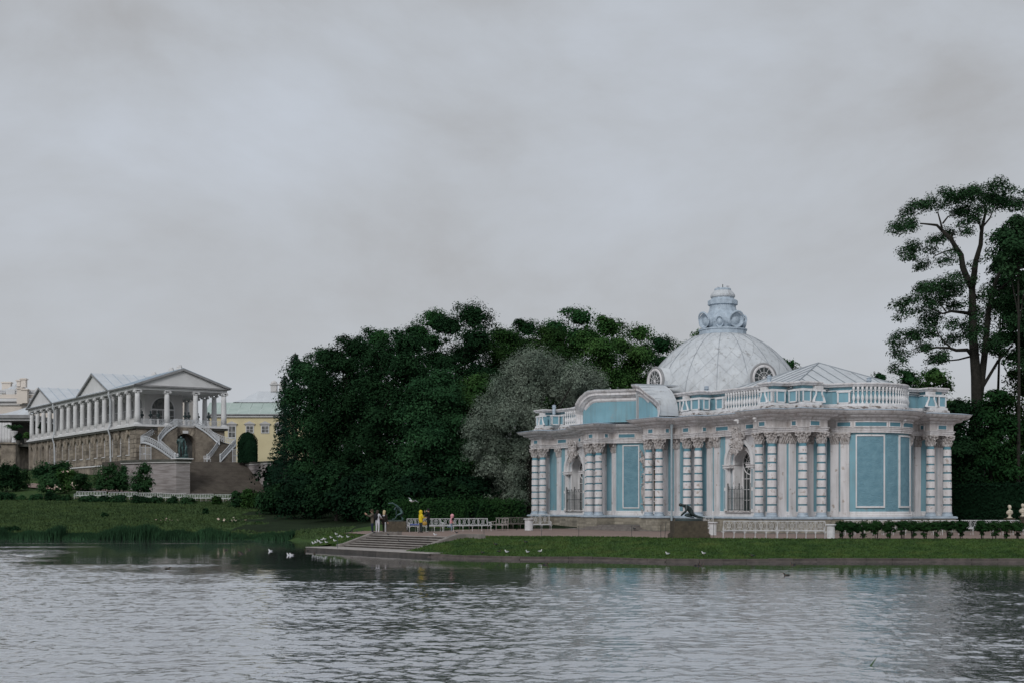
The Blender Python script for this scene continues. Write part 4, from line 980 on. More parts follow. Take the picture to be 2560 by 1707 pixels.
# lower storey
gch(MB().bx(.5, WD, .5, LEN, 5, 15.1), 'core_wall', 'gal_stone')
gch(MB().bx(.02, WD, 0, .5, 5, 15.1), 'front_wall', 'gal_stone')
random.seed(14)
BLK = [MB().box((0, 0, 0), (1, 1, 1), 0, None, 1.0).mesh('stone_block', M['gal_stone']) for _ in range(1)]
def block(x0, x1, y0, y1, z0, z1, parent=None): inst('stone_block', BLK[0], parent or gal, ((x0+x1)/2, (y0+y1)/2, (z0+z1)/2), (0, 0, 0), (x1-x0, y1-y0, z1-z0))
PANEM = None
for k in range(15):
    t = BAY*(k+1)
    w = gch(arch_wall(MB(), BAY/2, 9.7, 15.1, .95, 11.1 if k < 12 else 9.7, 13.35, 0, 10, .5), 'arcade_wall', 'gal_stone', (-.02, t, 0), -PI/2)
    if k < 12:
        fr = arch_ring(MB(), .95, .80, 11.1, 13.35, .32, .46, 10); fr.bx(-.05, .05, .34, .45, 11.1, 14.2); fr.bx(-.95, .95, .30, .46, 13.0, 13.2); fr.bx(-.9, .9, .35, .44, 12.1, 12.17)
        win = gch(fr, 'window', 'gal_wall', (-.02, t, 0), -PI/2)
        g = MB(); pts = [(-.82, 11.1)]+arch_pts(.82, 13.35, 8)+[(.82, 11.1)]; g.add([(x, .46, z) for x, z in pts], [tuple(range(len(pts)))]); g.build('pane', M['curtain'], win)
        MB().bx(-1.1, 1.1, -.14, .3, 10.95, 11.1).build('sill', M['gal_wall'], win)
    else:
        gch(MB().bx(-.95, .95, .5, .6, 9.7, 14.3), 'niche', 'gal_white', (-.02, t, 0), -PI/2)
    gch(MB().box((0, -.12, 14.72), (.55, .3, .75), 0), 'keystone', 'gal_stone', (-.02, t, 0), -PI/2)
    if k < 11:
        z = 9.9
        while z < 13.3:
            h = .62; block(-.16, .02, t+.98, t+BAY-.98, z+.03, z+h-.03); z += h
        block(-.26, .02, t+BAY/2-.35, t+BAY/2+.35, 13.6, 14.5)
for z in np.arange(9.9, 14.9, .72):
    block(-.14, .02, -.05, 1.1, z+.03, z+.69); block(-.14, .02, 1.14, 3.2, z+.03, z+.69)
    for x0, x1 in ((-.14, 1.5), (1.53, 3.1)): block(x0, x1, -.16, 0, z+.03, z+.69)
gch(MB().bx(-.35, .05, -.3, LEN, 9.55, 9.75), 'ledge', 'gal_white')
random.seed(8)
t = 0
while t < 48:
    L = random.uniform(1.6, 2.6); block(-.2, .02, t+.03, t+L-.03, 8.3, 9.5); t += L
gch(MB().bx(-.45, WD+.4, -.45, LEN, 15.1, 15.42), 'string_course', 'gal_dark')
gch(MB().bx(-.6, WD+.55, -.6, LEN, 15.42, 15.70), 'floor_edge', 'gal_white')
# colonnade
shaft = MB().lathe([(.46, .3), (.44, 1.6), (.40, 4.2), (.37, 4.98)], 12).mesh('shaft', M['gal_white'], True)
cbase = MB().bx(-.58, .58, -.58, .58, 0, .14).lathe([(.56, .14), (.56, .2), (.48, .25), (.5, .3), (.46, .34)], 12).mesh('column_base', M['gal_white'])
cc = MB().lathe([(.38, 4.92), (.42, 4.96), (.44, 5.1), (.4, 5.16)], 12); cc.bx(-.5, .5, -.5, .5, 5.36, 5.5)
for sx in (-1, 1):
    for sy in (-1, 1): cc.ring((sx*.45, sy*.42, 5.22), .12, .07, 8, 5)
    cc.bx(sx*.5, sx*.3, -.42, .42, 5.1, 5.36)
ccap = cc.mesh('capital', M['gal_white'])
def gcol(x, y):
    c = inst('column', shaft, gal, (x, y, FL)); inst('base', cbase, c); inst('capital', ccap, c)
for k in range(16): gcol(.1, .1+BAY*k)
for x in (4.85, 9.55, 14.3): gcol(x, .1)
for k in range(1, 8): gcol(14.3, .1+BAY*k)
# parapets
for k in range(15):
    gch(MB().bx(-.05, .15, .7+BAY*k, BAY*(k+1)-.5, FL+.05, FL+.92).bx(-.1, .2, .7+BAY*k, BAY*(k+1)-.5, FL+.92, FL+1.02), 'parapet', 'gal_wall')
def lattice(L, H=.9, n=None, r=.028):
    n = n or max(1, round(L/.85)); mb = MB(); w = L/n
    for z in (.08, H): mb.tube([(0, 0, z), (L, 0, z)], .04, 4)
    for i in range(n+1): mb.tube([(i*w, 0, .05), (i*w, 0, H)], .035, 4)
    for i in range(n): c = (i+.5)*w; mb.ring((c, 0, H*.53), min(w, H)*.33, r, 9, 4); mb.tube([(i*w, 0, .1), (c, 0, H*.53), (i*w+w, 0, .1)], r*.8, 3); mb.tube([(i*w, 0, H), (c, 0, H*.53), (i*w+w, 0, H)], r*.8, 3)
    return mb
for x0, x1 in ((.6, 4.4), (5.3, 9.1), (10.0, 13.8)):
    gch(lattice(x1-x0), 'railing', 'rail', (x0, -.2, FL))
# entablature and ceiling
gch(MB().bx(-.3, WD+.3, -.3, LEN, CT, CT+.45), 'architrave', 'gal_white')
gch(MB().bx(-.75, WD+.75, -.75, LEN+.3, CT+.45, CT+.70), 'cornice', 'gal_trim')
# inner glazed hall
gch(MB().bx(4.0, 10.4, 8.4, 62, FL, CT-.002), 'hall_wall', 'gal_wall')
for k in range(12):
    t = 10.75+BAY*k
    wn_ = gch(arch_ring(MB(), 1.25, 1.1, FL+.2, FL+3.7, -.06, .05, 10).bx(-1.1, 1.1, -.05, .02, FL+3.1, FL+3.25).bx(-.06, .06, -.05, .02, FL+.2, FL+3.2), 'hall_window', 'gal_white', (4.0, t, 0), -PI/2)
    g = MB(); pts = [(-1.1, FL+.2)]+arch_pts(1.1, FL+3.7, 8)+[(1.1, FL+.2)]; g.add([(x, -.015, z) for x, z in pts], [tuple(range(len(pts)))]); g.build('pane', M['curtain'], wn_)
fd = gch(arch_ring(MB(), 2.05, 1.85, FL+.1, FL+3.1, -.1, .03, 14), 'hall_door', 'gal_white', (7.0, 8.4, 0))
g = MB(); pts = [(-1.85, FL+.1)]+arch_pts(1.85, FL+3.1, 12)+[(1.85, FL+.1)]; g.add([(x, -.02, z) for x, z in pts], [tuple(range(len(pts)))]); g.build('pane', M['curtain'], fd)
b = MB(); b.bx(-1.85, 1.85, -.09, -.03, FL+2.9, FL+3.15)
for x in (-.95, 0, .95): b.bx(x-.07, x+.07, -.08, -.03, FL+.1, FL+2.95)
for z in (1.0, 2.0): b.bx(-1.85, 1.85, -.07, -.03, FL+z-.03, FL+z+.03)
b.build('glazing_bar', M['gal_white'], fd)
# roofs
EZ = CT+.70
def gable_roof(x0, x1, y0, y1, ze, zr, axis, step=1.9):
    """sheets on both slopes; the ridge runs along 'y' or 'x'"""
    a0, a1 = (y0, y1) if axis == 'y' else (x0, x1); b0, b1 = (x0, x1) if axis == 'y' else (y0, y1); m = (b0+b1)/2
    n = max(1, round((a1-a0)/step)); sm = MB()
    P = lambda a, b, z: (b, a, z) if axis == 'y' else (a, b, z)
    for i in range(n):
        p, q = a0+(a1-a0)*i/n, a0+(a1-a0)*(i+1)/n
        for e_ in (b0, b1):
            vs = [P(p, e_, ze), P(q, e_, ze), P(q, m, zr), P(p, m, zr)]; vs += [(x, y, z-.1) for x, y, z in vs]
            gch(MB().add(vs, [(0, 1, 2, 3), (7, 6, 5, 4), (0, 4, 5, 1), (1, 5, 6, 2), (2, 6, 7, 3), (3, 7, 4, 0)]), 'roof_sheet', 'gal_roof')
            sm.tube([P(p, e_, ze+.04), P(p, m, zr+.04)], .045, 4)
    gch(sm, 'roof_seam', 'lead')
gable_roof(-.85, WD+.85, -.95, 13.5, EZ, 24.75, 'y'); gable_roof(-.85, WD+.85, 13.5, LEN, EZ, 24.05, 'y')
for t0, t1 in ((12.9, 30.1), (47.0, 64.6)): gable_roof(-.9, WD+.9, t0-.5, t1+.5, EZ+.02, 25.35, 'x')
def pediment(hw, h, loc, rz):
    gch(MB().add([(-hw+.5, .05, 0), (hw-.5, .05, 0), (0, .05, h-.35)], [(0, 1, 2)]), 'tympanum', 'gal_white', loc, rz)
    for s in (-1, 1):
        gch(MB().add([(s*hw, -.35, 0), (s*(hw-.95), -.35, 0), (0, -.35, h-.32), (0, -.35, h), (s*hw, .4, 0), (s*(hw-.95), .4, 0), (0, .4, h-.32), (0, .4, h)],
            [(0, 1, 2, 3), (7, 6, 5, 4), (0, 4, 5, 1), (1, 5, 6, 2), (3, 2, 6, 7), (0, 3, 7, 4)]), 'raking_cornice', 'gal_trim', loc, rz)
pediment(WD/2+.85, 24.72-EZ, (WD/2, -.62, EZ), 0)
for t0, t1 in ((12.9, 30.1), (47.0, 64.6)): pediment((t1-t0)/2+.5, 25.3-EZ, (-.62, (t0+t1)/2, EZ), -PI/2)
for t in (12.4, 46.4):
    gch(MB().tube([(-.6, t, EZ-.1), (-.75, t, EZ-.7), (-.45, t, CT-1), (-.45, t, FL+.6), (-.8, t, FL-.3), (-.45, t, 14.3), (-.35, t, 9.2)], .14, 6), 'downpipe', 'rail')

# horseshoe stair in front of the gallery
hs = thing('horseshoe_stair', 'curving double stone stair with white cast iron railings in front of the gallery', 'stairs', gw(7.2, 0, 0), GR)
def hch(mb, name, m, loc=(0, 0, 0), rz=0, parent=None): return mb.build(name, M[m] if isinstance(m, str) else m, parent or hs, loc, (0, 0, rz))
TZ = 9.75
hch(MB().bx(-2.2, 2.2, -1.6, 0, 15.42, 15.69), 'top_landing', 'gal_wall'); hch(lattice(3.8), 'railing', 'rail', (-1.9, -1.7, FL))
arch = arch_wall(MB(), 4.4, TZ-.3, 15.4, 1.75, TZ-.3, 12.6, 0, 14, 1.6); hch(arch, 'arch_wall', 'gal_stone', (0, -1.6, 0))
hch(MB().bx(-1.75, 1.75, 1.55, 1.6, TZ-.3, 14.4), 'niche_back', 'curtain', (0, -1.62, 0))
random.seed(6)
for i in range(11):      # voussoirs
    a0, a1 = PI*i/11+.015, PI*(i+1)/11-.015; r0, r1 = 1.78, 2.75
    hch(MB().prismy([(r0*math.cos(a0), r0*math.sin(a0)), (r1*math.cos(a0), r1*math.sin(a0)), (r1*math.cos(a1), r1*math.sin(a1)), (r0*math.cos(a1), r0*math.sin(a1))], -.14, .05), 'voussoir', 'gal_stone', (0, -1.6, 12.6))
for sx in (-1, 1):
    for i, z in enumerate(np.arange(TZ, 15.2, .7)):
        xs_ = [1.8, 2.9+.4*(i % 2), 4.4] if z < 12.3 else ([2.85, 4.4] if z < 13.9 else [2.4, 3.4, 4.4])
        for p, q in zip(xs_, xs_[1:]):
            inst('stone_block', BLK[0], hs, (sx*(p+q)/2, -1.66, z+.34), (0, 0, 0), (q-p-.05, .16, .64))
hch(MB().bx(-.45, .45, -.12, 0, 14.42, 14.85), 'lamp_box', 'gal_white', (0, -1.75, 0))
for sx in (-1, 1):
    # centre line of one flight: out to the side, a landing, then back to the middle
    C_ = [(-1.7, -.9, FL), (-3.7, -1.3, 14.5), (-5.2, -2.0, 13.4), (-6.15, -3.0, 12.8), (-6.15, -3.9, 12.7), (-5.3, -4.8, 12.0), (-4.1, -5.6, 10.9), (-3.0, -6.2, 9.9)]
    pts = []; Cv = [Vector(c) for c in C_]
    for i in range(len(Cv)-1):       # smooth curve through the points
        p0, p1, p2, p3 = Cv[max(0, i-1)], Cv[i], Cv[i+1], Cv[min(len(Cv)-1, i+2)]
        for k in range(6):
            t = k/6; pts.append(.5*((2*p1)+(p2-p0)*t+(2*p0-5*p1+4*p2-p3)*t*t+(3*p1-p0-3*p2+p3)*t*t*t))
    pts.append(Cv[-1])
    HWD = 1.35; L_, R_ = [], []
    for i, p in enumerate(pts):
        d = (pts[min(i+2, len(pts)-1)]-pts[max(0, i-2)]); d.z = 0; d.normalize(); n = Vector((-d.y, d.x, 0)); L_.append(p+n*HWD); R_.append(p-n*HWD)
    mir = lambda v: Vector((-v.x if sx > 0 else v.x, v.y, v.z))
    for i in range(len(pts)-1):
        z = pts[i].z; q = [mir(L_[i]), mir(R_[i]), mir(R_[i+1]), mir(L_[i+1])]
        vs = [(v.x, v.y, z) for v in q]+[(v.x, v.y, z-.45) for v in q]
        hch(MB().add(vs, [(0, 1, 2, 3), (7, 6, 5, 4), (0, 4, 5, 1), (1, 5, 6, 2), (2, 6, 7, 3), (3, 7, 4, 0)]), 'tread', 'bigstep')
    for side in (L_, R_):
        w = MB(); 
        for i in range(len(pts)-1):
            a, b = mir(side[i]), mir(side[i+1]); w.add([(a.x, a.y, TZ-.5), (b.x, b.y, TZ-.5), (b.x, b.y, b.z-.02), (a.x, a.y, a.z-.02)], [(0, 1, 2, 3)])
        hch(w, 'side_wall', 'gal_stone')
        r = MB(); P = [mir(v) for v in side]
        r.tube([p+Vector((0, 0, .08)) for p in P], .05, 4); r.tube([p+Vector((0, 0, .98)) for p in P], .055, 4); r.tube([p+Vector((0, 0, -.06)) for p in P], .13, 4)
        for i in range(0, len(P)-1):
            p, q = P[i], P[i+1]; m = (p+q)/2
            r.tube([p+Vector((0, 0, .1)), p+Vector((0, 0, .95))], .032, 3)
            rr = .2; r.tube([m+Vector((0, 0, .53-rr)), p.lerp(q, .1)+Vector((0, 0, .53)), m+Vector((0, 0, .53+rr)), p.lerp(q, .9)+Vector((0, 0, .53))], .03, 3, closed=True)
            r.tube([p+Vector((0, 0, .95)), q+Vector((0, 0, .12))], .022, 3); r.tube([p+Vector((0, 0, .12)), q+Vector((0, 0, .95))], .022, 3)
        hch(r, 'railing', 'rail')
        e = P[-1]; pm = MB().lathe([(.12, 0), (.12, 1.05), (.18, 1.1), (.08, 1.25), (.02, 1.4)], 6, (e.x, e.y, e.z-.1)); hch(pm, 'newel_post', 'rail')

# terrace, retaining walls and big stair
tag(MB().prism([gw(-5.5, 0)[:2], gw(-5, -10.2)[:2], gw(20, -10.2)[:2], gw(20, 0)[:2]], 6, 9.72).build('upper_terrace', M['bigstep']), kind='structure')
gs = thing('granite_stair', 'broad flight of dark stone steps between pale brick walls below the gallery', 'stairs', gw(7.2, -10, 0), GR)
NB = 34
for i in range(NB):
    z1 = 9.72-i*.152; yf = -.3-.305*(i+1)+random.uniform(-.01, .01); sb_ = MB().bx(-6.1, 6.3, yf, -.3-.305*i+.25, z1-.5, z1-.055); sb_.cur = 1; sb_.bx(-6.1, 6.3, yf-.05, -.3-.305*i+.25, z1-.052, z1); sb_.build('step', [M['bigstep'], M['nosing']], gs)
rw = thing('retaining_wall', 'pale brick retaining wall left of the big stair, carrying the bronze statue', 'wall', gw(0, -14, 0), GR)
pl_ = [(-3.2, -3.2), (-.9, -6.6), (1.15, -6.6), (1.15, 3.9), (-5.5, 3.9)]
MB().prism(pl_, 3.5, 9.2).build('brickwork', M['brick'], rw)
MB().prism([(x*1.03-(.12 if x < 0 else -.1), y-.15, ) for x, y in pl_], 9.2, 9.42).build('string_course', M['gal_wall'], rw)
MB().prism([(x*1.05-(.2 if x < 0 else -.2), y-.25) for x, y in pl_], 9.42, 9.72).build('cap', M['gal_dark'], rw)
MB().bx(-1.1, 1.5, -7.1, -4.8, 9.72, 9.86).build('white_slab', M['gal_white'], rw)
rw2 = thing('retaining_wall', 'sloping pale brick wall on the right of the big stair with a small white plaque', 'wall', gw(15.0, -14, 0), GR)
MB().prism([(-1.45, -6.9), (2.6, -6.9), (2.6, 3.9), (-1.45, 3.9)], 3.5, 9.25).build('brickwork', M['brick'], rw2)
MB().prism([(-1.6, -7.05), (2.8, -7.05), (2.8, 4), (-1.6, 4)], 9.25, 9.45).build('string_course', M['gal_wall'], rw2); MB().prism([(-1.7, -7.2), (2.9, -7.2), (2.9, 4), (-1.7, 4)], 9.45, 9.7).build('cap', M['gal_dark'], rw2)
MB().bx(.1, .7, -6.98, -6.9, 7.2, 8.1).build('plaque', M['gal_white'], rw2)
# white garden gates, topiary, chair
def gate(label, s, t, rz):
    g = thing('iron_gate', label, 'gate', gw(s, t, 9.72), rz, 'white iron gates on the upper terrace')
    f = MB()
    for x in (-.85, 0, .85): f.tube([(x, 0, 0), (x, 0, 2.2)], .05, 5); f.ell((x, 0, 2.28), (.07, .07, .1), 6, 4)
    for z in (.15, 1.05, 2.05): f.tube([(-.85, 0, z), (.85, 0, z)], .035, 4)
    f.build('frame', M['rail'], g)
    b = MB()
    for k in range(1, 12): b.tube([(-.85+k*.142, 0, .15), (-.85+k*.142, 0, 2.15)], .018, 3)
    b.build('bars', M['rail'], g); MB().bx(-.3, .05, -.05, .05, 1.0, 1.2).build('lock_box', M['rail'], g)
gate('white iron gate standing left of the horseshoe stair', -1.6, -9.0, GR)
gate('white iron gate in front of the clipped dark topiary', 13.0, -9.2, GR)
ch = thing('garden_chair', 'small white cast iron chair beside the foot of the right stair flight', 'chair', gw(8.0, -9.3, 9.72), GR)
MB().bx(-.5, .5, -.25, .25, .42, .48).build('seat', M['bench'], ch); lattice(1.0, .5, 2).build('backrest', M['bench'], ch, (-.5, .25, .45))
for x in (-.45, .45):
    for y in (-.2, .2): MB().tube([(x, y, 0), (x, y, .45)], .035, 4).build('leg', M['bench'], ch)

# ------------------------------------------------------------------ palace wings behind
def box_win(parent, x, y, z, w, h, rz=0, frame='gal_white', pane='curtain', hood=False):
    f = MB(); t = .16
    for a, b, c, d in ((-w/2-t, -w/2, 0, h), (w/2, w/2+t, 0, h), (-w/2-t, w/2+t, h, h+t), (-w/2-t, w/2+t, -t, 0), (-.04, .04, 0, h), (-w/2, w/2, h*.45, h*.5)): f.bx(a, b, -.1, .02, c, d)
    o = inst('window', f.mesh('window', M[frame]), parent, (x, y, z), (0, 0, rz)); MB().bx(-w/2, w/2, -.03, .02, 0, h).build('pane', M[pane], o)
    if hood: MB().prismy([(-w/2-.5, h+.45), (w/2+.5, h+.45), (0, h+1.0)], -.35, 0).build('hood', M['gal_wall'], o); MB().bx(-w/2-.35, w/2+.35, -.2, 0, h+.2, h+.45).build('hood_shelf', M['gal_wall'], o)
    return o
D2 = 278.0
yb = thing('yellow_building', 'yellow palace wing with white framed windows and a pale green roof', 'building', (X_(520, D2), D2, 0))
zz = lambda y, D=D2: CZ+(HZ-y)*D/F
w_ = X_(760, D2)-X_(520, D2)
MB().bx(0, w_, 0, 14, 9, zz(1042)).build('wall', M['yellow'], yb); MB().bx(-.4, w_, -.35, 14, zz(1042), zz(1037)).build('frieze', M['gal_white'], yb)
MB().bx(-.6, w_, -.6, 14, zz(1037), zz(1034)).build('cornice', M['gal_trim'], yb)
for i in range(9):
    x0, x1 = -.6+(w_+.6)*i/9, -.6+(w_+.6)*(i+1)/9-.04
    MB().add([(x0, -.6, zz(1034)), (x1, -.6, zz(1034)), (x1, 4.5, zz(1006)+.4), (x0, 4.5, zz(1006)+.4)], [(0, 1, 2, 3)]).build('roof_sheet', M['green_roof'], yb)
for px in (580, 624.5, 663, 700):
    box_win(yb, X_(px, D2)-X_(520, D2), -.02, zz(1092) if px < 600 else zz(1080), 1.25, 2.1 if px < 600 else 1.2, hood=True)
for k, h in enumerate((1.5, 1.2)):
    pass
MB().bx(X_(572, D2)-X_(520, D2), w_, 4.5, 12, zz(1010), zz(1000)).build('attic', M['gal_wall'], yb)
x0 = X_(572, D2)-X_(520, D2); xm = X_(632, D2)-X_(520, D2)
for i in range(10):
    a, b = x0+(w_-x0)*i/10, x0+(w_-x0)*(i+1)/10
    top = lambda x: zz(1000)+min(1, (x-x0)/(xm-x0+1e-6)*1.15)*(zz(969)-zz(1000))
    MB().add([(a, 4.2, zz(1000)), (b-.04, 4.2, zz(1000)), (b-.04, 8, top(b)), (a, 8, top(a))], [(0, 1, 2, 3)]).build('roof_sheet', M['gal_roof'], yb)
for px in (668, 690): MB().bx(-.6, .6, -.5, .5, 0, 1.6).bx(-.8, .8, -.7, .7, 1.3, 1.5).lathe([(.7, 1.6), (.6, 1.9), (.2, 2.2)], 8).build('chimney', M['gal_wall'], yb, (X_(px, D2)-X_(520, D2), 8, zz(970)))

D3 = 335.0; z3 = lambda y: CZ+(HZ-y)*D3/F
pa = thing('palace_wing', 'tall pale palace wing with balustraded attic and chimneys, far left', 'building', (X_(-60, D3), D3, 0))
W3 = X_(150, D3)-X_(-60, D3); gx = lambda px: X_(px, D3)-X_(-60, D3)
MB().bx(0, gx(140), 0, 20, 12, z3(1003)).build('wall', M['palace'], pa)
MB().bx(-.5, gx(140)+.5, -.4, 20, z3(1012), z3(1003)).build('frieze', M['gal_wall'], pa); MB().bx(-1, gx(140)+1, -1, 20, z3(1003), z3(997)).build('cornice', M['gal_white'], pa)
MB().bx(-.5, gx(140)+.5, -.5, .4, z3(995), z3(985)).build('attic_wall', M['palace'], pa)
bl = MB().lathe([(.12, 0), (.2, .3), (.1, .6), (.14, .85)], 6).mesh('baluster', M['gal_white'], True)
for i in range(56): inst('baluster', bl, pa, (gx(-58)+(gx(138)-gx(-58))*i/55, -.2, z3(984)))
MB().bx(0, gx(140), -.4, 0, z3(976), z3(973.5)).build('attic_rail', M['gal_white'], pa)
for px in (28, 100, -20): MB().bx(-1, 1, -.5, .3, 0, 1.2).build('pedestal', M['gal_white'], pa, (gx(px), 0, z3(985)))
for px, y0, y1, w in ((-5, 985, 948, 22), (26, 960, 943, 9), (38, 962, 939, 13), (56, 1010, 969, 13), (69, 1008, 972, 13), (81, 978, 964, 15)):
    ww = w*D3/F; h = z3(y1)-z3(y0); yy_ = -1.5 if y0 > 1000 else 6
    MB().bx(-ww/2, ww/2, -.6, .6, 0, h).bx(-ww/2-.2, ww/2+.2, -.8, .8, h-.35, h-.1).build('chimney', M['palace'], pa, (gx(px), yy_, z3(y0)))
for i in range(8):
    a, b = gx(-60)+(gx(60)-gx(-60))*i/8, gx(-60)+(gx(60)-gx(-60))*(i+1)/8
    tp = lambda x: z3(976)+(1-abs((x-gx(18))/(gx(60)-gx(18))))*(z3(950)-z3(976)) if x > gx(-24) else z3(976)
    MB().add([(a, 1, z3(978)), (b-.05, 1, z3(978)), (b-.05, 7, tp(b)), (a, 7, tp(a))], [(0, 1, 2, 3)]).build('roof_sheet', M['gal_roof'], pa)
for px in (88, 108, 128): box_win(pa, gx(px), -.02, z3(1090), 1.5, 3.0)
for px, yt, w in ((429, 903, 15), (408, 909, 14), (364, 921, 14), (323, 931, 12), (200, 963, 12), (214, 962, 10)):
    ww = w*D3/F; h = 3.4; ro = thing('roof_chimney', 'pale chimney rising behind the gallery roof, column %d from the left' % 0, 'chimney')
    bpy.data.objects.remove(ro)
    o = MB().bx(-ww/2*.8, ww/2*.8, -.6, .6, -9, h-.5).bx(-ww/2, ww/2, -.8, .8, h-1.3, h-1.0).lathe([(ww*.42, h-.5), (ww*.36, h-.1), (ww*.1, h)], 8).build('chimney', M['gal_white'], pa, (gx(px), 8, z3(yt)-h))
MB().bx(gx(150), gx(450), 4, 16, 14, z3(985)).build('rear_wall', M['palace'], pa)

D4 = 300.0; z4 = lambda y: CZ+(HZ-y)*D4/F; hx = lambda px: X_(px, D4)-X_(-60, D4)
po = thing('columned_pavilion_wing', 'low white wing with a hipped roof and columns, at the far left edge', 'building', (X_(-60, D4), D4, 0))
MB().bx(0, hx(82), 0, 14, z4(1050), z4(1044)).build('architrave', M['gal_white'], po); MB().bx(-.5, hx(84), -.6, 14, z4(1044), z4(1036)).build('cornice', M['gal_trim'], po)
MB().bx(0, hx(82), 6, 14, z4(1112), z4(1050)).build('inner_wall', M['gal_dark'], po)
for i in range(7):
    a, b = hx(-60)+(hx(84)-hx(-60))*i/7, hx(-60)+(hx(84)-hx(-60))*(i+1)/7
    tp = lambda x: z4(1036)+max(0, 1-abs((x-hx(66))/(hx(84)-hx(-10))))*(z4(1004)-z4(1036))
    MB().add([(a, -.6, z4(1036)), (b-.05, -.6, z4(1036)), (b-.05, 6, tp(b)), (a, 6, tp(a))], [(0, 1, 2, 3)]).build('roof_sheet', M['gal_roof'], po)
for px in (-40, -26, -12, 1, 9, 16, 23): inst('column', shaft, po, (hx(px), .4, z4(1110)), (0, 0, 0), (1, 1, .92))
MB().bx(0, hx(82), -1, 14, z4(1116), z4(1110)).build('floor_edge', M['gal_dark'], po)
MB().bx(0, hx(40), -.6, 14, 6, z4(1116)).build('base_wall', M['gal_stone'], po)
arch_wall(MB(), hx(16)-hx(-14), 6, z4(1118), 2.6, 6, 10.2, 0, 12, 2).build('arch', M['gal_stone'], po, (hx(-4), -.7, 0))
pr = MB().bx(-1.5, 1.5, -1.2, 1.2, 6, z4(1110)).bx(-1.9, 1.9, -1.6, 1.6, z4(1110), z4(1106)); pr.build('corner_pier', M['gal_stone'], po, (hx(32), -1.4, 0))
def planter(label, x, y, z, s=1.0):
    p = thing('planter', label, 'planter', (x, y, z))
    MB().lathe([(.55*s, 0), (.5*s, .2*s), (.45*s, .9*s), (.7*s, 1.9*s), (.85*s, 2.3*s), (.85*s, 2.45*s)], 10).build('urn', M['gal_white'], p)
    return p
pl1 = planter('white stone urn with a spreading green plant on the corner pier, far left', X_(30, 296), 297.2, z4(1106), .95)
# bronze hero, leaning busts
def bust_mb():
    b = MB(); b.lathe([(.2, 0), (.2, .06), (.1, .1), (.1, .2), (.14, .26)], 8); b.ell((0, 0, .40), (.29, .17, .17), 12, 7); b.ell((0, -.03, .50), (.24, .15, .12), 10, 6); b.ell((0, 0, .33), (.2, .13, .16), 10, 6); b.tube([(0, 0, .5), (0, -.01, .70)], .075, 6); b.ell((0, -.02, .80), (.115, .13, .155), 9, 7); b.ell((0, .02, .86), (.13, .14, .12), 8, 5); b.ell((0, -.15, .79), (.02, .03, .03), 5, 4); return b
BUSTM = bust_mb().mesh('bust', M['bronze'], True)
GALPED = MB().lathe([(.22, 0), (.22, .1), (.15, .15), (.14, 1.0), (.2, 1.08), (.2, 1.12)], 8).mesh('pedestal', M['gal_wall'])
ordn = ['first', 'second', 'third', 'fourth', 'fifth', 'sixth', 'seventh', 'eighth', 'ninth', 'tenth', 'eleventh', 'twelfth', 'thirteenth', 'fourteenth', 'fifteenth']
k = 0
for i in (0, 1, 3, 4, 5, 6, 7, 8, 11, 12):
    o = thing('bust', 'dark bust on the long side of the gallery, %s from the near corner' % ordn[k], 'bust', gw(.75, 2.25+BAY*i, FL), GR-PI/2, 'bronze busts along the gallery side'); k += 1
    sc = random.uniform(1.15, 1.4); inst('pedestal', GALPED, o); inst('head_and_shoulders', BUSTM, o, (0, 0, 1.1), sc=sc)
for k, (s, t) in enumerate(((1.2, 1.2), (2.6, 1.3), (3.8, 1.2), (8.2, 1.2), (8.9, 1.4), (10.4, 1.3), (12.2, 1.3))):
    o = thing('bust', 'dark bust behind the front railing of the gallery, %s from the left' % ordn[k], 'bust', gw(s, t, FL), GR, 'bronze busts along the gallery front')
    sc = random.uniform(1.15, 1.4); inst('pedestal', GALPED, o); inst('head_and_shoulders', BUSTM, o, (0, 0, 1.1), sc=sc)
# ================================================================== FIGURES (one skinned surface each)
def skin_mesh(name, verts, edges, radii, mats, matfn=None, root=0, lev=1):
    me = bpy.data.meshes.new(name+'_cage'); me.from_pydata([tuple(v) for v in verts], edges, [])
    o = bpy.data.objects.new(name+'_cage', me); COL.objects.link(o)
    md = o.modifiers.new('skin', 'SKIN'); md.use_smooth_shade = True
    for i, r in enumerate(radii):
        d = me.skin_vertices[0].data[i]; d.radius = r if hasattr(r, '__len__') else (r, r); d.use_root = (i == root)
    sb = o.modifiers.new('sub', 'SUBSURF'); sb.levels = lev; sb.render_levels = lev
    dg = bpy.context.evaluated_depsgraph_get(); ev = o.evaluated_get(dg); nm = bpy.data.meshes.new_from_object(ev)
    bpy.data.objects.remove(o); bpy.data.meshes.remove(me); nm.name = name; nm.materials.clear()
    for m in mats: nm.materials.append(m)
    if matfn:
        for p in nm.polygons: p.material_index = matfn(p.center)
    for p in nm.polygons: p.use_smooth = True
    return nm
JN = ['pel', 'bel', 'che', 'nec', 'hea', 'crn', 'ls', 'le', 'lh', 'rs', 're', 'rh', 'lp', 'lk', 'la', 'lt', 'rp', 'rk', 'ra', 'rt']
ED = [('pel', 'bel'), ('bel', 'che'), ('che', 'nec'), ('nec', 'hea'), ('hea', 'crn'), ('che', 'ls'), ('ls', 'le'), ('le', 'lh'), ('che', 'rs'), ('rs', 're'), ('re', 'rh'), ('pel', 'lp'), ('lp', 'lk'), ('lk', 'la'), ('la', 'lt'), ('pel', 'rp'), ('rp', 'rk'), ('rk', 'ra'), ('ra', 'rt')]
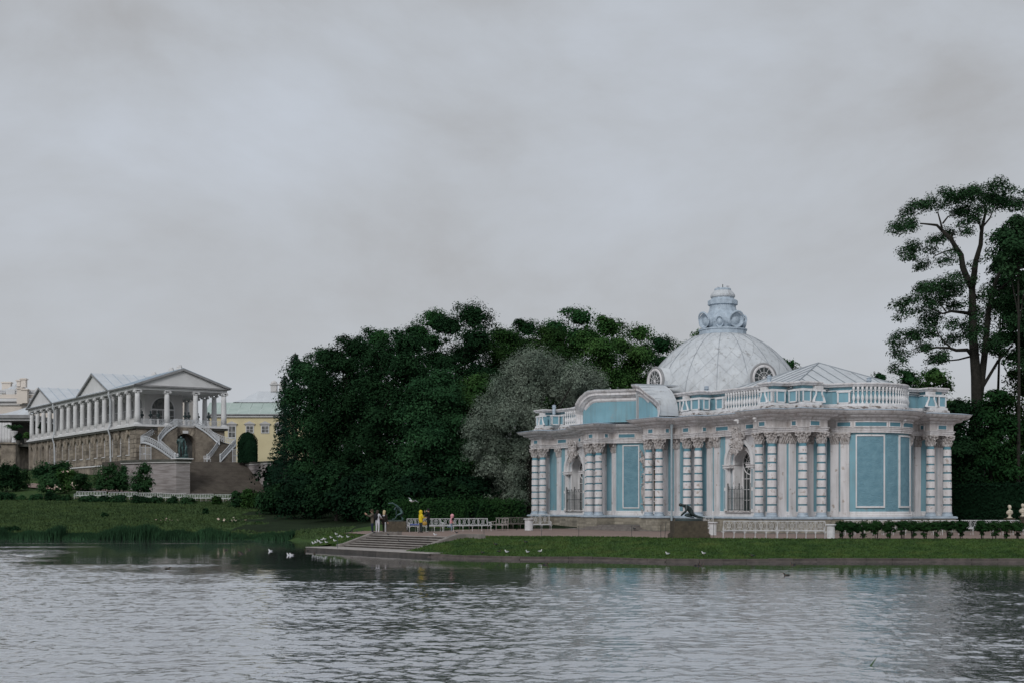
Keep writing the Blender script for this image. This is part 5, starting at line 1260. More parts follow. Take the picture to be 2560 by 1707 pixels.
STAND = dict(pel=(0, 0, .96), bel=(0, 0, 1.14), che=(0, 0, 1.36), nec=(0, 0, 1.50), hea=(0, -.02, 1.60), crn=(0, -.01, 1.72), ls=(.19, 0, 1.40), le=(.25, .02, 1.12), lh=(.25, -.08, .86), rs=(-.19, 0, 1.40), re=(-.25, .02, 1.12), rh=(-.25, -.08, .86),
             lp=(.10, 0, .90), lk=(.11, -.02, .50), la=(.11, .02, .09), lt=(.12, -.14, .04), rp=(-.10, 0, .90), rk=(-.11, -.02, .50), ra=(-.11, .02, .09), rt=(-.12, -.14, .04))
RAD = dict(pel=.145, bel=.13, che=.155, nec=.055, hea=.10, crn=.085, ls=.075, le=.05, lh=.036, rs=.075, re=.05, rh=.036, lp=.10, lk=.062, la=.042, lt=.035, rp=.10, rk=.062, ra=.042, rt=.035)
def cloth(name, c): return mat(name, c, tuple(x*.75 for x in c), 4, rough=.85)
M['skin'] = cloth('skin', (.42, .26, .19))
def hand_mesh(m):
    b = MB(); b.box((0, 0, -.035), (.07, .028, .08)); 
    for k, L in enumerate((.065, .075, .07, .055)): x = -.027+.018*k; b.tube([(x, 0, -.07), (x, -.006, -.07-L*.5), (x, -.022, -.07-L)], [.009, .008, .006], 5)
    b.tube([(.034, 0, -.015), (.058, -.012, -.045), (.062, -.025, -.075)], [.011, .009, .007], 5); return b.mesh('hand', m)
HANDM = hand_mesh(M['skin'])
def person(label, loc, rz, pose, top, legs, H=1.72, rad=None, hair=None, shoe=(.03, .03, .03), group=None, coat=None, hood=None):
    J = dict(STAND); J.update(pose); r = dict(RAD); r.update(rad or {})
    k = H/1.78; V = [Vector(J[j])*k for j in JN]; E_ = [(JN.index(a), JN.index(b)) for a, b in ED]
    hem = coat if coat else J['pel'][2]-.02
    def fn(c):
        z = c.z/k; 
        hd = (c/k-Vector(J['hea'])).length
        if hd < .16 and z > J['nec'][2]: return 2
        for h in ('lh', 'rh'):
            if (c/k-Vector(J[h])).length < .05: return 2
        if z < min(J['la'][2], J['ra'][2])+.03: return 3
        arm = min((c/k-Vector(J[q])).length for q in ('le', 're', 'ls', 'rs', 'lh', 'rh'))
        if z > hem or arm < .09: return 0
        return 1
    p = thing('person', label, 'person', loc, rz, group)
    me = skin_mesh('body', V, E_, [r[j]*k for j in JN], [top, legs, M['skin'], cloth('shoes', shoe)], fn)
    inst('body', me, p)
    hv = Vector(J['hea'])*k
    f = MB(); f.ell((0, -.105*k, -.01), (.014, .02, .022), 6, 4); 
    for sx in (-1, 1): f.ell((sx*.036, -.098*k, .022), (.012, .008, .009), 6, 4)
    f.tube([(-.025, -.098*k, -.045), (.025, -.098*k, -.045)], .005, 4); inst('face', f.mesh('face', M['skin']), p, hv)
    if hair: h = MB(); h.ell((0, .02, .05), (.105, .115, .11), 10, 7); 
    if hair:
        if hair[1] > 0: h.ell((0, .065, -.04*hair[1]), (.10, .07, .12+.08*hair[1]), 10, 7)
        inst('hair', h.mesh('hair', cloth('hair', hair[0]), True), p, hv)
    if hood: h = MB(); h.ell((0, .02, .035), (.135, .14, .155), 12, 8); h.ell((0, .03, -.10), (.13, .12, .06), 10, 5); inst('hood', h.mesh('hood', hood, True), p, hv)
    for s in ('l', 'r'):
        d = (Vector(J[s+'h'])-Vector(J[s+'e'])); q = Vector((0, 0, -1)).rotation_difference(d.normalized())
        o = inst('hand', HANDM, p, Vector(J[s+'h'])*k, sc=1.05); o.rotation_euler = q.to_euler()
    return p
TH = 1.015   # gravel level
brown = cloth('brown_olive_jacket', (.10, .085, .065)); navy = cloth('dark_blue_trousers', (.012, .022, .045)); whitec = cloth('white_cloth', (.52, .52, .56)); black = cloth('black_cloth', (.010, .011, .013)); yel = cloth('yellow_coat', (.62, .47, .02)); dkg = cloth('dark_grey_trousers', (.03, .04, .045)); pink = cloth('pink_hoodie', (.62, .30, .34)); jean = cloth('light_blue_jeans', (.20, .26, .33)); backm = cloth('black_backpack', (.008, .009, .011))
def tp(px, y, z=TH): D = gd(y, z); return (X_(px, D), D, z)
TPZ = 1.20
# the trio at the head of the steps (they stand on the stone coping)
d0 = 100.5
p = person('person in an olive brown jacket holding up a phone, left of the trio', (X_(931, d0), d0, 1.02), R(-70), dict(le=(.22, -.24, 1.22), lh=(.10, -.46, 1.40), re=(-.22, -.24, 1.20), rh=(-.06, -.46, 1.38), hea=(0, -.05, 1.60)), brown, navy, 1.74, hair=((.05, .032, .02), 1), coat=.72)
MB().box((0, 0, 0), (.08, .012, .16)).build('phone', M['skin'], p, (.0, -.52, 1.42)); 
p = person('person in white trousers and a light top with a black backpack', (X_(944, d0-.3), d0-.3, 1.02), R(145), dict(le=(.20, -.2, 1.2), lh=(.12, -.38, 1.14), re=(-.2, -.18, 1.2), rh=(-.1, -.38, 1.14)), whitec, whitec, 1.68, hair=((.03, .022, .016), 1))
b = MB(); b.ell((0, .2, 1.2), (.15, .13, .24), 10, 7); b.build('backpack', backm, p, smooth=True)
p = person('blonde person in a dark coat with a white leg stripe, right of the trio', (X_(961, d0+.3), d0+.3, 1.02), R(150), dict(), cloth('dark_brown_coat', (.022, .018, .015)), black, 1.66, hair=((.50, .40, .24), 1.2), coat=.75)
MB().box((-.13, .05, .42), (.05, .09, .78)).build('trouser_stripe', whitec, p); MB().ell((-.05, .14, 1.26), (.09, .06, .05), 8, 5).build('collar', whitec, p)
# yellow coat, dark figure, child
yx = tp(1052, 1331.2)
p = person('person in a bright yellow hooded raincoat and dark trousers', yx, R(125), dict(le=(.24, -.1, 1.16), lh=(.2, -.34, 1.30), re=(-.25, -.05, 1.15), rh=(-.2, -.3, 1.2)), yel, dkg, 1.64, rad=dict(che=.19, bel=.185, pel=.17, ls=.1, rs=.1, le=.075, re=.075), coat=.82, hood=yel)
MB().box((.0, 0, .42), (.03, .14, .7)).build('trouser_stripe', M['benchgrey'], p, (.15, .0, 0))
p = person('person dressed all in black drinking, beside the long white bench', tp(1071, 1330.4), R(-95), dict(le=(.22, -.2, 1.22), lh=(.08, -.24, 1.48), re=(-.22, -.12, 1.14), rh=(-.15, -.34, 1.16)), black, cloth('black_trousers', (.008, .018, .02)), 1.80, hair=((.01, .01, .012), 0), shoe=(.5, .48, .45), coat=.8)
MB().lathe([(.03, 0), (.035, .12)], 8).build('paper_cup', whitec, p, (-.13, -.38, 1.14)); MB().ell((.0, -.13, 1.56), (.07, .03, .05), 7, 4).build('face_mask', whitec, p)
p = person('child in a pink hoodie and light jeans running past the bench', tp(1128, 1330), R(62), dict(pel=(0, .02, .92), bel=(0, -.02, 1.1), che=(0, -.08, 1.30), nec=(0, -.10, 1.44), hea=(0, -.13, 1.55), crn=(0, -.13, 1.67), ls=(.17, -.06, 1.34), le=(.22, .14, 1.14), lh=(.2, .02, .96), rs=(-.17, -.1, 1.34), re=(-.2, -.02, 1.08), rh=(-.16, -.22, 1.0),
    lk=(.1, .0, .52), la=(.1, .42, .56), lt=(.1, .50, .46), rk=(-.1, -.12, .50), ra=(-.1, -.10, .09), rt=(-.1, -.26, .04)), pink, jean, 1.36, coat=.9, hood=pink, shoe=(.4, .32, .3))
MB().box((-.02, -.16, .98), (.2, .1, .16)).build('waist_bag', black, p)
# small distant walkers beyond the meadow
for px, c, lb in ((736, black, 'tiny dark figure on the far path under the trees, left of two'), (775, whitec, 'tiny pale figure on the far path under the trees, right of two')):
    D = 186; person(lb, (X_(px, D), D, gz(X_(px, D), D)), R(30), {}, c, navy, 1.7, hair=((.03, .02, .02), 1))

# ------------------------------------------------------------------ STATUES
def statue_fig(J, r, k, m, name='figure', lev=2):
    jj = dict(STAND); jj.update(J); rr = dict(RAD); rr.update(r)
    return skin_mesh(name, [Vector(jj[j])*k for j in JN], [(JN.index(a), JN.index(b)) for a, b in ED], [rr[j]*k for j in JN], [m], None, 0, lev)
def ped(o, w, d, h, name='pedestal', low=.35):
    # block of two granite slabs side by side on a wider foot
    for sx in (-1, 1): MB().bx(sx*w/2 if sx < 0 else .004, -.004 if sx < 0 else w/2, -d/2, d/2, low, h).build('granite_slab', M['granite'], o)
    MB().bx(-w/2-.13, w/2+.13, -d/2-.13, d/2+.13, -.3, low-.06).bx(-w/2-.07, w/2+.07, -d/2-.07, d/2+.07, low-.06, low+.004).build('granite_foot', M['granite'], o)
# crouching figure on the right pedestal
D = gd(1345.5, 1.0)+.9
S1 = thing('statue', 'dark bronze crouching figure, head bowed, on a brown granite block before the pavilion', 'statue', (X_(1722, D), D, .98), R(4))
ped(S1, 2.02, 1.5, 1.08)
MB().lathe([(1.0, 0), (1.0, .1), (.92, .14)], 20, sx=.86, sy=.5).build('bronze_base', M['bronze'], S1, (0, 0, 1.08))
J = dict(pel=(.18, 0, .30), bel=(.10, 0, .50), che=(-.14, 0, .72), nec=(-.34, 0, .80), hea=(-.48, 0, .78), crn=(-.56, 0, .88), ls=(-.16, -.2, .76), le=(-.20, -.26, .48), lh=(-.48, -.16, .22), rs=(-.16, .2, .74), re=(-.1, .24, .44), rh=(-.45, .1, .16),
         lp=(.16, -.12, .26), lk=(-.30, -.26, .22), la=(.12, -.3, .10), lt=(.26, -.3, .08), rp=(.26, .12, .24), rk=(.55, .16, .12), ra=(.86, .12, .07), rt=(.98, .1, .06))
inst('figure', statue_fig(J, dict(pel=.18, che=.19, bel=.155, hea=.125, crn=.10, ls=.09, rs=.09, le=.065, re=.065, lk=.08, rk=.08), 1.05, M['bronze']), S1, (.0, 0, 1.2))
# wrestling-like figure with a raised arm, left pedestal
D = gd(1329, 1.0)+.8
S2 = thing('statue', 'green-black bronze figure arching forward, one arm out, on a block by the steps', 'statue', (X_(991, D), D, .98), R(-3))
ped(S2, 1.62, 1.3, .82, low=.2); MB().bx(-.65, .55, -.3, .3, .82, .92).build('bronze_base', M['bronze'], S2)
J = dict(pel=(.42, 0, .55), bel=(.32, 0, .74), che=(.12, 0, .96), nec=(-.02, 0, .98), hea=(-.10, -.02, .84), crn=(-.16, -.02, .74), ls=(.06, -.16, 1.06), le=(-.25, -.2, 1.28), lh=(-.60, -.2, 1.25), rs=(.08, .16, .9), re=(-.02, .2, .62), rh=(-.06, .2, .35),
         lp=(.44, -.1, .5), lk=(.10, -.12, .38), la=(-.1, -.12, .08), lt=(-.34, -.12, .05), rp=(.46, .1, .5), rk=(.32, .14, .25), ra=(.52, .14, .07), rt=(.36, .14, .04))
inst('figure', statue_fig(J, dict(pel=.13, che=.15, bel=.12, hea=.085, crn=.06), 1.0, M['bronze_g']), S2, (0, 0, .92))
# bronze hero leaning on a club
hp = gw(.2, -19.8, 9.86)
S3 = thing('statue', 'tall green bronze hero leaning on a club, in front of the horseshoe stair', 'statue', hp, R(8))
MB().bx(-.75, .95, -.6, .6, 0, .2).build('bronze_base', M['bronze_g'], S3)
J = dict(hea=(.0, -.10, 1.56), crn=(.02, -.1, 1.68), nec=(0, -.03, 1.49), ls=(.23, 0, 1.40), le=(.34, .02, 1.14), lh=(.34, -.04, .90), rs=(-.23, 0, 1.40), re=(-.33, .1, 1.16), rh=(-.18, .14, 1.02), lk=(.14, -.02, .5), la=(.15, .04, .09), rk=(-.13, -.10, .50), ra=(-.10, -.12, .09), rt=(-.12, -.28, .05), lt=(.18, -.12, .05))
inst('figure', statue_fig(J, dict(pel=.155, che=.20, bel=.15, ls=.105, rs=.105, le=.07, re=.07, lp=.12, rp=.12, lk=.085, rk=.085, hea=.10), 1.78, M['bronze_g']), S3, (-.1, 0, .2))
b = MB(); b.tube([(.62, 0, .15), (.60, 0, 1.3), (.62, -.02, 1.9)], [.3, .2, .14], 8); b.ell((.62, 0, 1.45), (.22, .2, .4), 9, 6); b.ell((.6, 0, .4), (.36, .3, .36), 9, 6); b.build('draped_club', M['bronze_g'], S3, smooth=True)
# marble busts on dark pedestals at the right edge
MB_ = mat('marble', (.52, .47, .38), (.4, .36, .29), 5, rough=.7)
BM2 = bust_mb().mesh('bust', MB_, True)
for k, (px, y, D) in enumerate(((2524, 1294, 104), (2557, 1290, 106))):
    o = thing('bust', 'pale marble bust on a dark pedestal beside the hedge, %s' % ('left of the pair' if k == 0 else 'cut off by the right edge'), 'bust', (X_(px, D), D, 1.0), R(-10 if k else 20), 'marble busts by the hedge')
    h = CZ+(HZ-y)*D/F-1.0; MB().bx(-.22, .22, -.22, .22, 0, h-.06).bx(-.28, .28, -.28, .28, h-.1, h).build('pedestal', M['granite'], o); inst('head_and_shoulders', BM2, o, (0, 0, h), sc=.98)

# ------------------------------------------------------------------ BENCHES, BINS, STAKES
def park_bench(name, label, loc, rz, L, n, group=None, m='bench', H=.98, SH=.45):
    b = thing(name, label, 'bench', loc, rz, group); mm = M[m]; w = L/n
    bk = MB()
    for z in (SH+.03, H): bk.tube([(0, .26, z), (L, .30, z)], .022, 5)
    for i in range(n+1):
        bk.tube([(i*w, .26, SH), (i*w, .3, H)], .018, 4)
    for i in range(n):
        c = (i+.5)*w; zc = (H+SH)/2+.01
        bk.ring((c, .28, zc), .115, .013, 12, 4); bk.ring((c, .28, zc), .055, .011, 9, 4)
        for q in (-1, 1): bk.ring((c, .28, zc+q*.19), .055, .012, 9, 4)
        for sx in (-1, 1):
            for q in (-1, 1): bk.tube([(c+sx*.08, .28, zc+q*.08), (c+sx*.17, .28, zc+q*.16), (c+sx*(w/2-.09), .28, zc+q*.25)], .012, 4)
            bk.tube([(c+sx*(w/2-.04), .26, SH+.02), (c+sx*(w/2-.10), .28, zc), (c+sx*(w/2-.04), .3, H-.01)], .012, 4)
    bk.build('backrest', mm, b)
    se = MB()
    for k in range(6): se.bx(0, L, -.22+k*.082, -.22+k*.082+.062, SH-.025, SH)
    se.tube([(0, -.23, SH-.02), (L, -.23, SH-.02)], .022, 5); se.build('seat', mm, b)
    for i in range(n+1):
        if i % 1 == 0:
            for y in (-.2, .26):
                l = MB().tube([(i*w, y, 0), (i*w, y, .22), (i*w, y*.9, SH-.02)], [.018, .016, .03], 5)
                l.tube([(i*w-.1, y, SH-.03), (i*w, y, SH-.16)], .012, 4); l.tube([(i*w+.1, y, SH-.03), (i*w, y, SH-.16)], .012, 4); l.build('leg', mm, b)
    for x in (0, L):
        a = MB().tube([(x, -.22, SH), (x, -.25, SH+.18), (x, -.12, SH+.24), (x, .26, SH+.24)], .02, 5); a.ring((x, -.02, SH+.12), .09, .013, 10, 4, 'X'); a.build('armrest', mm, b)
    return b
def along(pxa, ya, pxb, yb, z=TH):
    a = tp(pxa, ya, z); b = tp(pxb, yb, z); return a, b, math.atan2(b[1]-a[1], b[0]-a[0]), math.hypot(b[0]-a[0], b[1]-a[1])
a, b, rz, L = along(1020, 1331, 1228, 1321.5)
# keep the bench in true proportion: place both halves from the measured end
D0 = 113; ax = X_(1021, D0); bx_ = X_(1226, 120.5); rz = math.atan2(7.5, bx_-ax); L = math.hypot(7.5, bx_-ax)
H0 = L/2
B1 = park_bench('park_bench', 'white cast iron bench by the yellow raincoat, left half of the long row', (ax, D0-7, TH), rz, H0*.94, 4, 'white benches left of the pavilion') if False else None
def bench_px(label, pxa, pxb, Da, Db, n, group, m='bench', back=False, H=.98):
    a = Vector((X_(pxa, Da), Da)); b = Vector((X_(pxb, Db), Db)); d = b-a; rz = math.atan2(d.y, d.x); L = d.length
    if back: a, rz = b, rz+PI
    return park_bench('park_bench', label, (a.x, a.y, TH), rz, L, n, group, m, H)
GB = 'white benches by the steps'
bench_px('white openwork bench near the bronze figure, holding a yellow bag', 1021, 1104, 108, 109.2, 4, GB)
bench_px('white openwork bench behind the running child', 1106, 1224, 109.3, 111.8, 5, GB)
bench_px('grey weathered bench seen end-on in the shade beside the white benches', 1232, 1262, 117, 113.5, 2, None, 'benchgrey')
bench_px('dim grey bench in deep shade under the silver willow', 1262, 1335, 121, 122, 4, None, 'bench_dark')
bench_px('white scrollwork bench against the left corner of the pavilion', 1330, 1376, 116.2, 116.6, 2, None, H=1.25)
GB2 = 'white benches on the gravel, seen from behind'
bench_px('white openwork bench seen from behind, a pigeon on its top rail', 1808, 1941, 87.2, 87.0, 5, GB2, back=True, H=1.03)
bench_px('white openwork bench seen from behind, nearest the clipped hedge bushes', 1944, 2062, 87.0, 86.6, 5, GB2, back=True, H=1.03)
bench_px('white scrollwork bench partly hidden behind the crouching statue', 1736, 1780, 97.5, 97.0, 2, None, H=1.2)
GB3 = 'white benches behind the hedge'
bench_px('white bench behind the left end of the hedge', 2112, 2255, 96.0, 96.0, 6, GB3)
bench_px('white bench behind the middle of the hedge', 2262, 2400, 96.2, 96.2, 6, GB3)
bench_px('white bench behind the right end of the hedge', 2405, 2555, 96.4, 96.4, 6, GB3)
# far benches along the path below the gallery: copies of one
fb = None; far = [(188, 262), (268, 340), (344, 402), (405, 462), (466, 530), (534, 600)]
for k, (p0, p1) in enumerate(far):
    Da = 189-k*1.4; Db = Da-1.4; a = Vector((X_(p0, Da), Da)); b = Vector((X_(p1, Db), Db)); L = (b-a).length
    if fb is None: fb = park_bench('park_bench', 'x', (a.x, a.y, 0), 0, 3.9, 5, 'white benches along the path below the gallery'); recs = collect(fb); o = fb
    else: o = copy_tree(fb, (a.x, a.y, 0), 0, recs=recs)
    o.location = (a.x, a.y, gz(a.x, a.y)+.05); o.rotation_euler = (0, 0, math.atan2(b.y-a.y, b.x-a.x)); o.scale = (L/3.9, 1, 1.0)
    o['label'] = 'long white bench on the path below the gallery, %s from the left' % ordn[k]
def bin_(label, px, D, h=.85, r=.28):
    o = thing('litter_bin', label, 'litter bin', (X_(px, D), D, TH), random.uniform(0, 3), 'white fluted litter bins')
    MB().lathe([(r*.9, 0), (r*.9, .05), (r*.82, .08), (r*.82, h-.1)], 16).build('drum', M['bench'], o)
    s = MB()
    for k in range(16): t = 2*PI*k/16; s.box((r*.84*math.cos(t), r*.84*math.sin(t), h*.48), (.03, .03, h*.8), t)
    s.build('flutes', M['bench'], o); MB().lathe([(r*.9, h-.12), (r*1.15, h-.08), (r*1.2, h-.02), (r*1.15, h), (r*.7, h-.01)], 16).build('rim', M['bench'], o)
bin_('white fluted bin left of the bench at the pavilion corner', 1322, 114.5, .95, .36)
bin_('white fluted bin between the statue and the long benches', 1782, 96, .88, .27)
bin_('white fluted bin at the near end of the hedge', 2077, 86.2, .86, .27)
for k, (px, yb_, yt, dx) in enumerate(((1354, 1341, 1313, 0), (1447, 1340, 1313, 0), (1579, 1340, 1314, 0), (1652, 1344, 1311, 0), (1661, 1344, 1303, .1), (1784, 1346, 1306, 0), (1210, 1338, 1320, 0), (1070, 1372, 1344, 0), (844, 1356, 1336, 0))):
    D = gd(yb_, .97); h = (yb_-yt)*D/F
    if k == 7: D = 90.5; h = .8
    o = MB().tube([(0, 0, -.3), (dx, 0, h)], .014, 5).build('stake', M['iron'], None, (X_(px, D), D, CZ-(yb_-HZ)*D/F)); 
    lbl = ['thin dark stake on the lawn edge in front of the corner bench', 'thin dark stake on the lawn edge left of the pavilion steps', 'thin dark stake in front of the pavilion steps', 'thin upright dark stake just left of the leaning one', 'thin leaning dark stake beside the crouching statue', 'thin dark stake right of the crouching statue', 'thin dark stake at the top right of the waterside steps', 'thin dark stake at the right foot of the waterside steps', 'thin dark stake among the gulls left of the steps'][k]
    tag(o, lbl, 'stake', 'stakes along the lawn edge')
# things on the bench
bg = thing('handbag', 'mustard yellow handbag standing on the white bench behind the yellow raincoat', 'bag', (X_(1062, 108.5), 108.45, TH+.46), R(10)); MB().ell((0, 0, .16), (.2, .1, .17), 10, 7).build('body', cloth('mustard_leather', (.36, .22, .05)), bg, smooth=True); MB().ring((0, 0, .3), .1, .012, 10, 4).build('handle', cloth('tan_strap', (.3, .2, .08)), bg)
pb = MB()
for k in range(5): pb.ell((-.3+.16*k, 0, .08+.02*(k % 2)), (.12, .1, .08), 8, 5)
tag(pb.build('folded_clothes', cloth('blue_cloth', (.10, .13, .30)), None, (X_(1036, 108.2), 108.1, TH+.45), smooth=True), 'crumpled blue and purple clothes lying on the white bench', 'clothes')

# ------------------------------------------------------------------ BIRDS
gullw = mat('gull_white', (.72, .72, .73), (.66, .66, .68), 8, rough=.8); gullg = mat('gull_grey', (.36, .37, .40), (.3, .31, .33), 8, rough=.8); duckb = mat('duck_brown', (.085, .062, .045), (.045, .035, .028), 22, rough=.9); duckd = mat('duck_dark', (.016, .02, .022), (.03, .03, .03), 12, rough=.8); beak = mat('beak', (.30, .10, .03), None, 4); pige = mat('pigeon_grey', (.055, .065, .08), (.03, .035, .045), 10, rough=.8)
def bird_mesh(kind, float_=False):
    b = MB(); up = 0 if float_ else .09
    if kind == 'gull':
        b.cur = 0; b.ell((0, 0, .10+up), (.17, .08, .085), 10, 7); b.tube([(-.11, 0, .13+up), (-.15, 0, .2+up), (-.155, 0, .24+up)], [.06, .042, .04], 7); b.ell((-.165, 0, .255+up), (.05, .038, .04), 8, 6)
        b.cur = 1
        for s in (-1, 1): b.ell((.05, s*.06, .125+up), (.17, .03, .055), 9, 5)
        b.tube([(.15, 0, .12+up), (.27, 0, .11+up)], [.03, .008], 5)
        b.cur = 2; b.tube([(-.205, 0, .25+up), (-.245, 0, .245+up)], [.012, .003], 5)
        if not float_:
            for s in (-1, 1): b.tube([(.0, s*.035, .06+up), (.0, s*.035, 0)], .008, 4)
        return b.mesh('gull', [gullw, gullg, beak], True)
    dk = {'duck': (duckb, duckd), 'pigeon': (pige, duckd), 'mallard': (duckb, mat('mallard_green', (.01, .04, .03), None, 4))}[kind]; k = .72 if kind == 'pigeon' else 1.0
    b.cur = 0; b.ell((0, 0, (.1+up)*k), (.2*k, .1*k, .09*k), 10, 7); b.tube([(.14*k, 0, .12*k+up*k), (.27*k, 0, .12*k+up*k)], [.05*k, .01], 5)
    b.cur = 1; b.tube([(-.13*k, 0, (.13+up)*k), (-.18*k, 0, (.21+up)*k)], [.05*k, .038*k], 7); b.ell((-.195*k, 0, (.235+up)*k), (.055*k, .038*k, .042*k), 8, 6)
    b.cur = 2; b.tube([(-.235*k, 0, (.225+up)*k), (-.30*k, 0, (.215+up)*k)], [.018*k, .012*k], 5)
    b.cur = 1
    for s in (-1, 1): b.ell((.05*k, s*.075*k, (.12+up)*k), (.15*k, .03*k, .055*k), 8, 5)
    if not float_:
        for s in (-1, 1): b.tube([(.0, s*.04*k, .06*k), (.0, s*.04*k, 0)], .008, 4)
    return b.mesh(kind, [dk[0], dk[1], beak], True)
GM, GF, DM, DF, PM = bird_mesh('gull'), bird_mesh('gull', True), bird_mesh('mallard'), bird_mesh('duck', True), bird_mesh('pigeon')
def bird(name, me, label, cat, x, y, z, rz, group=None, sc=1.0): sc *= .56; o = inst(name, me, None, (x, y, z), (0, 0, rz), (sc, sc, sc)); tag(o, label, cat, group); return o
def land(px, py):          # where the ray through (px, py) meets the land
    for D in np.arange(74, 130, .1):
        x = X_(px, D); zr = CZ-(py-HZ)*D/F; g = max(gz(x, D), -.3)
        if zr <= g: return x, D, g
    return x, D, g
random.seed(31)
gl = [(783, 1361), (790, 1358), (796, 1355), (805, 1351), (802, 1359), (812, 1350), (816, 1358), (828, 1346), (837, 1354), (841, 1338), (846, 1344), (855, 1345), (870, 1344)]
gd_ = ['lowest, at the water corner', 'second up from the water corner', 'just above the corner pair', 'standing tall near the edge', 'lying low under its neighbours', 'in the middle of the white cluster', 'with spread stance right of the cluster', 'upper one beside a brown duck', 'standing closest to the side coping', 'highest white bird on the slope', 'right below the highest white bird', 'right-hand bird of the upper pair', 'nearest the brown ducks at the top']
for (px, py), d in zip(gl, gd_):
    x, y, z = land(px, py+1); bird('gull', GM, 'white gull on the grass left of the steps, '+d, 'gull', x, y, z+.01, random.uniform(-.6, .8)+random.choice((0, 0, PI)), 'gulls resting left of the steps', random.uniform(.95, 1.15))
for (px, py, rz, d) in ((1267, 1382, 0, 'squatting, dark-headed, second from the left on the long bank'), (1265+54, 1382, .5, 'small, near the kerb left of the upright gull'), (1350, 1381, PI, 'standing upright with its tail to the right'), (1669, 1387, .1, 'squatting near the kerb left of the statue'), (1759, 1386, .2, 'squatting near the kerb right of the statue'), (1105, 1346, 0, 'on the steps by the right coping')):
    if px == 1105: x, y, z = -4.9, 91.9, .9; z = 1.02
    else: x, y, z = land(px, py+1)
    bird('gull', GM, 'white gull '+d, 'gull', x, y, z, rz, 'gulls on the near bank', 1.0)
for (px, py, d) in ((676, 1377, 'swimming alone off the landing'), (722, 1387, 'left of two swimming close together'), (729, 1387, 'right of two swimming close together')):
    D = CZ*F/(py-HZ); bird('gull', GF, 'white gull '+d, 'gull', X_(px, D), D, -.03, random.uniform(-.5, .5), 'gulls on the water', 1.1)
for (px, py, rz, d) in ((868, 1336, 0, 'lowest of the ducks beside the gulls'), (880, 1331, 2, 'beside the left coping'), (893, 1330, 0, 'in the middle of the row at the top of the grass'), (905, 1329, 3, 'right end of the row at the top of the grass'), (880, 1344, 1, 'on the grass against the coping'), (1207, 1384, .3, 'with wings half open near the kerb below the lawn'), (1240, 1363, 0, 'in the middle of the lawn'), (1247, 1381, 3, 'at the kerb beside a gull'), (1315, 1357, 0, 'lying on the lawn below the corner bench'), (1882, 1392, 0, 'on the kerb edge below the long benches')):
    x, y, z = land(px, py+1); bird('duck', DM, 'brown duck '+d, 'duck', x, y, z, rz, 'ducks on the bank', 1.0)
for (px, py, rz, d) in ((604, 1384, 0, 'left of the pair in the middle distance'), (600, 1380, 0, 'behind its mate in the middle distance'), (624, 1374, .5, 'furthest out under the reeds'), (565, 1374, 0, 'leftmost under the reeds'), (419, 1422, PI, 'alone on the open water at the left'), (768, 1376, 0, 'brown, beside the corner of the landing'), (786, 1383, 1.5, 'just below the landing corner'), (1363, 1411, PI, 'below the kerb, left of the pavilion door'), (1750, 1413, PI, 'below the kerb under the statue'), (1741, 1413, PI, 'pale, leading its mate under the statue'), (1984, 1411, 0, 'below the kerb under the hedge corner'), (1967, 1438, 0, 'black, alone below the long benches')):
    D = CZ*F/(py-HZ); bird('duck', DF, 'small duck swimming, '+d, 'duck', X_(px, D), D, -.04, rz, 'ducks on the water', 1.05)
for (px, D, z, rz, d) in ((1975/1, 0, 0, 0, ''),):
    pass
bird('pigeon', PM, 'grey pigeon perched on the top rail of the white bench', 'pigeon', X_(1906, 87.2), 86.9, TH+1.03, 0)
for k, (px, py, d) in enumerate(((976, 1331, 'left of the pair on the gravel above the steps'), (995, 1331, 'left of two close together above the steps'), (1003, 1331, 'right of two close together above the steps'), (1027, 1330, 'before the end of the white bench'), (1236, 1324, 'on the gravel right of the white benches'), (1320, 1322, 'at the foot of the white bin'), (1346, 1321, 'under the corner bench'), (1292, 1325, 'on the open gravel left of the bin'), (1047, 1332, 'beside the feet of the yellow raincoat'))):
    x, y, z = tp(px, py); bird('pigeon', PM, 'dark pigeon '+d, 'pigeon', x, y, z, random.uniform(0, 6), 'pigeons on the gravel', 1.0)
for (x, y, z, d) in ((-7.2, 92.4, .62, 'on the lower steps'), (-8.2, 95.3, 1.0, 'on the left coping'), (-3.5, 91.0, 1.2, 'large, on the top of the right coping'), (-9.3, 97.2, 1.1, 'at the left end of the steps')):
    bird('pigeon', PM, 'dark pigeon '+d, 'pigeon', x, y, z, .5, 'pigeons on the steps', 1.1)
for k, px in enumerate((1426, 1434, 1440, 1456)): bird('pigeon', PM, 'dark pigeon on the left window railing, %s from the left' % ordn[k], 'pigeon', *wp(-12.05-1.1+.62*k, 7.3, 4.3), 1.2*k, 'pigeons on the window railing', 1.25)
bird('crow', PM, 'black bird sitting on the top step by the pavilion pier', 'bird', *wp(4.3, 11.5, 1.1), 0, None, 1.3)
for k, (dx, rz) in enumerate(((-.75, 0), (.75, PI))): 
    x, y, z = wp(DU+dx*.45, 0, 21.2); bird('gull', GM, 'gull perched on the very top of the dome lantern, %s the rod' % ('left of' if k == 0 else 'right of'), 'gull', x+dx*.32, y, z, rz+(0 if k == 0 else 0), 'gulls on the lantern', 1.2)
fl = MB(); fl.cur = 0; fl.ell((0, 0, 0), (.2, .07, .07), 10, 6); fl.ell((-.2, 0, .02), (.05, .04, .04), 8, 5)
fl.cur = 1
for s in (-1, 1): fl.add([(-.08, 0, .03), (.09, 0, .03), (.06, s*.3, .16), (-.1, s*.3, .17), (.16, s*.62, .08), (-.08, 0, .01), (.09, 0, .01), (.06, s*.3, .14), (-.1, s*.3, .15), (.16, s*.62, .07)], [(0, 1, 2, 3), (3, 2, 4), (5, 8, 7, 6), (8, 9, 7)])
fl.tube([(.15, 0, 0), (.3, 0, 0)], [.04, .02], 5)
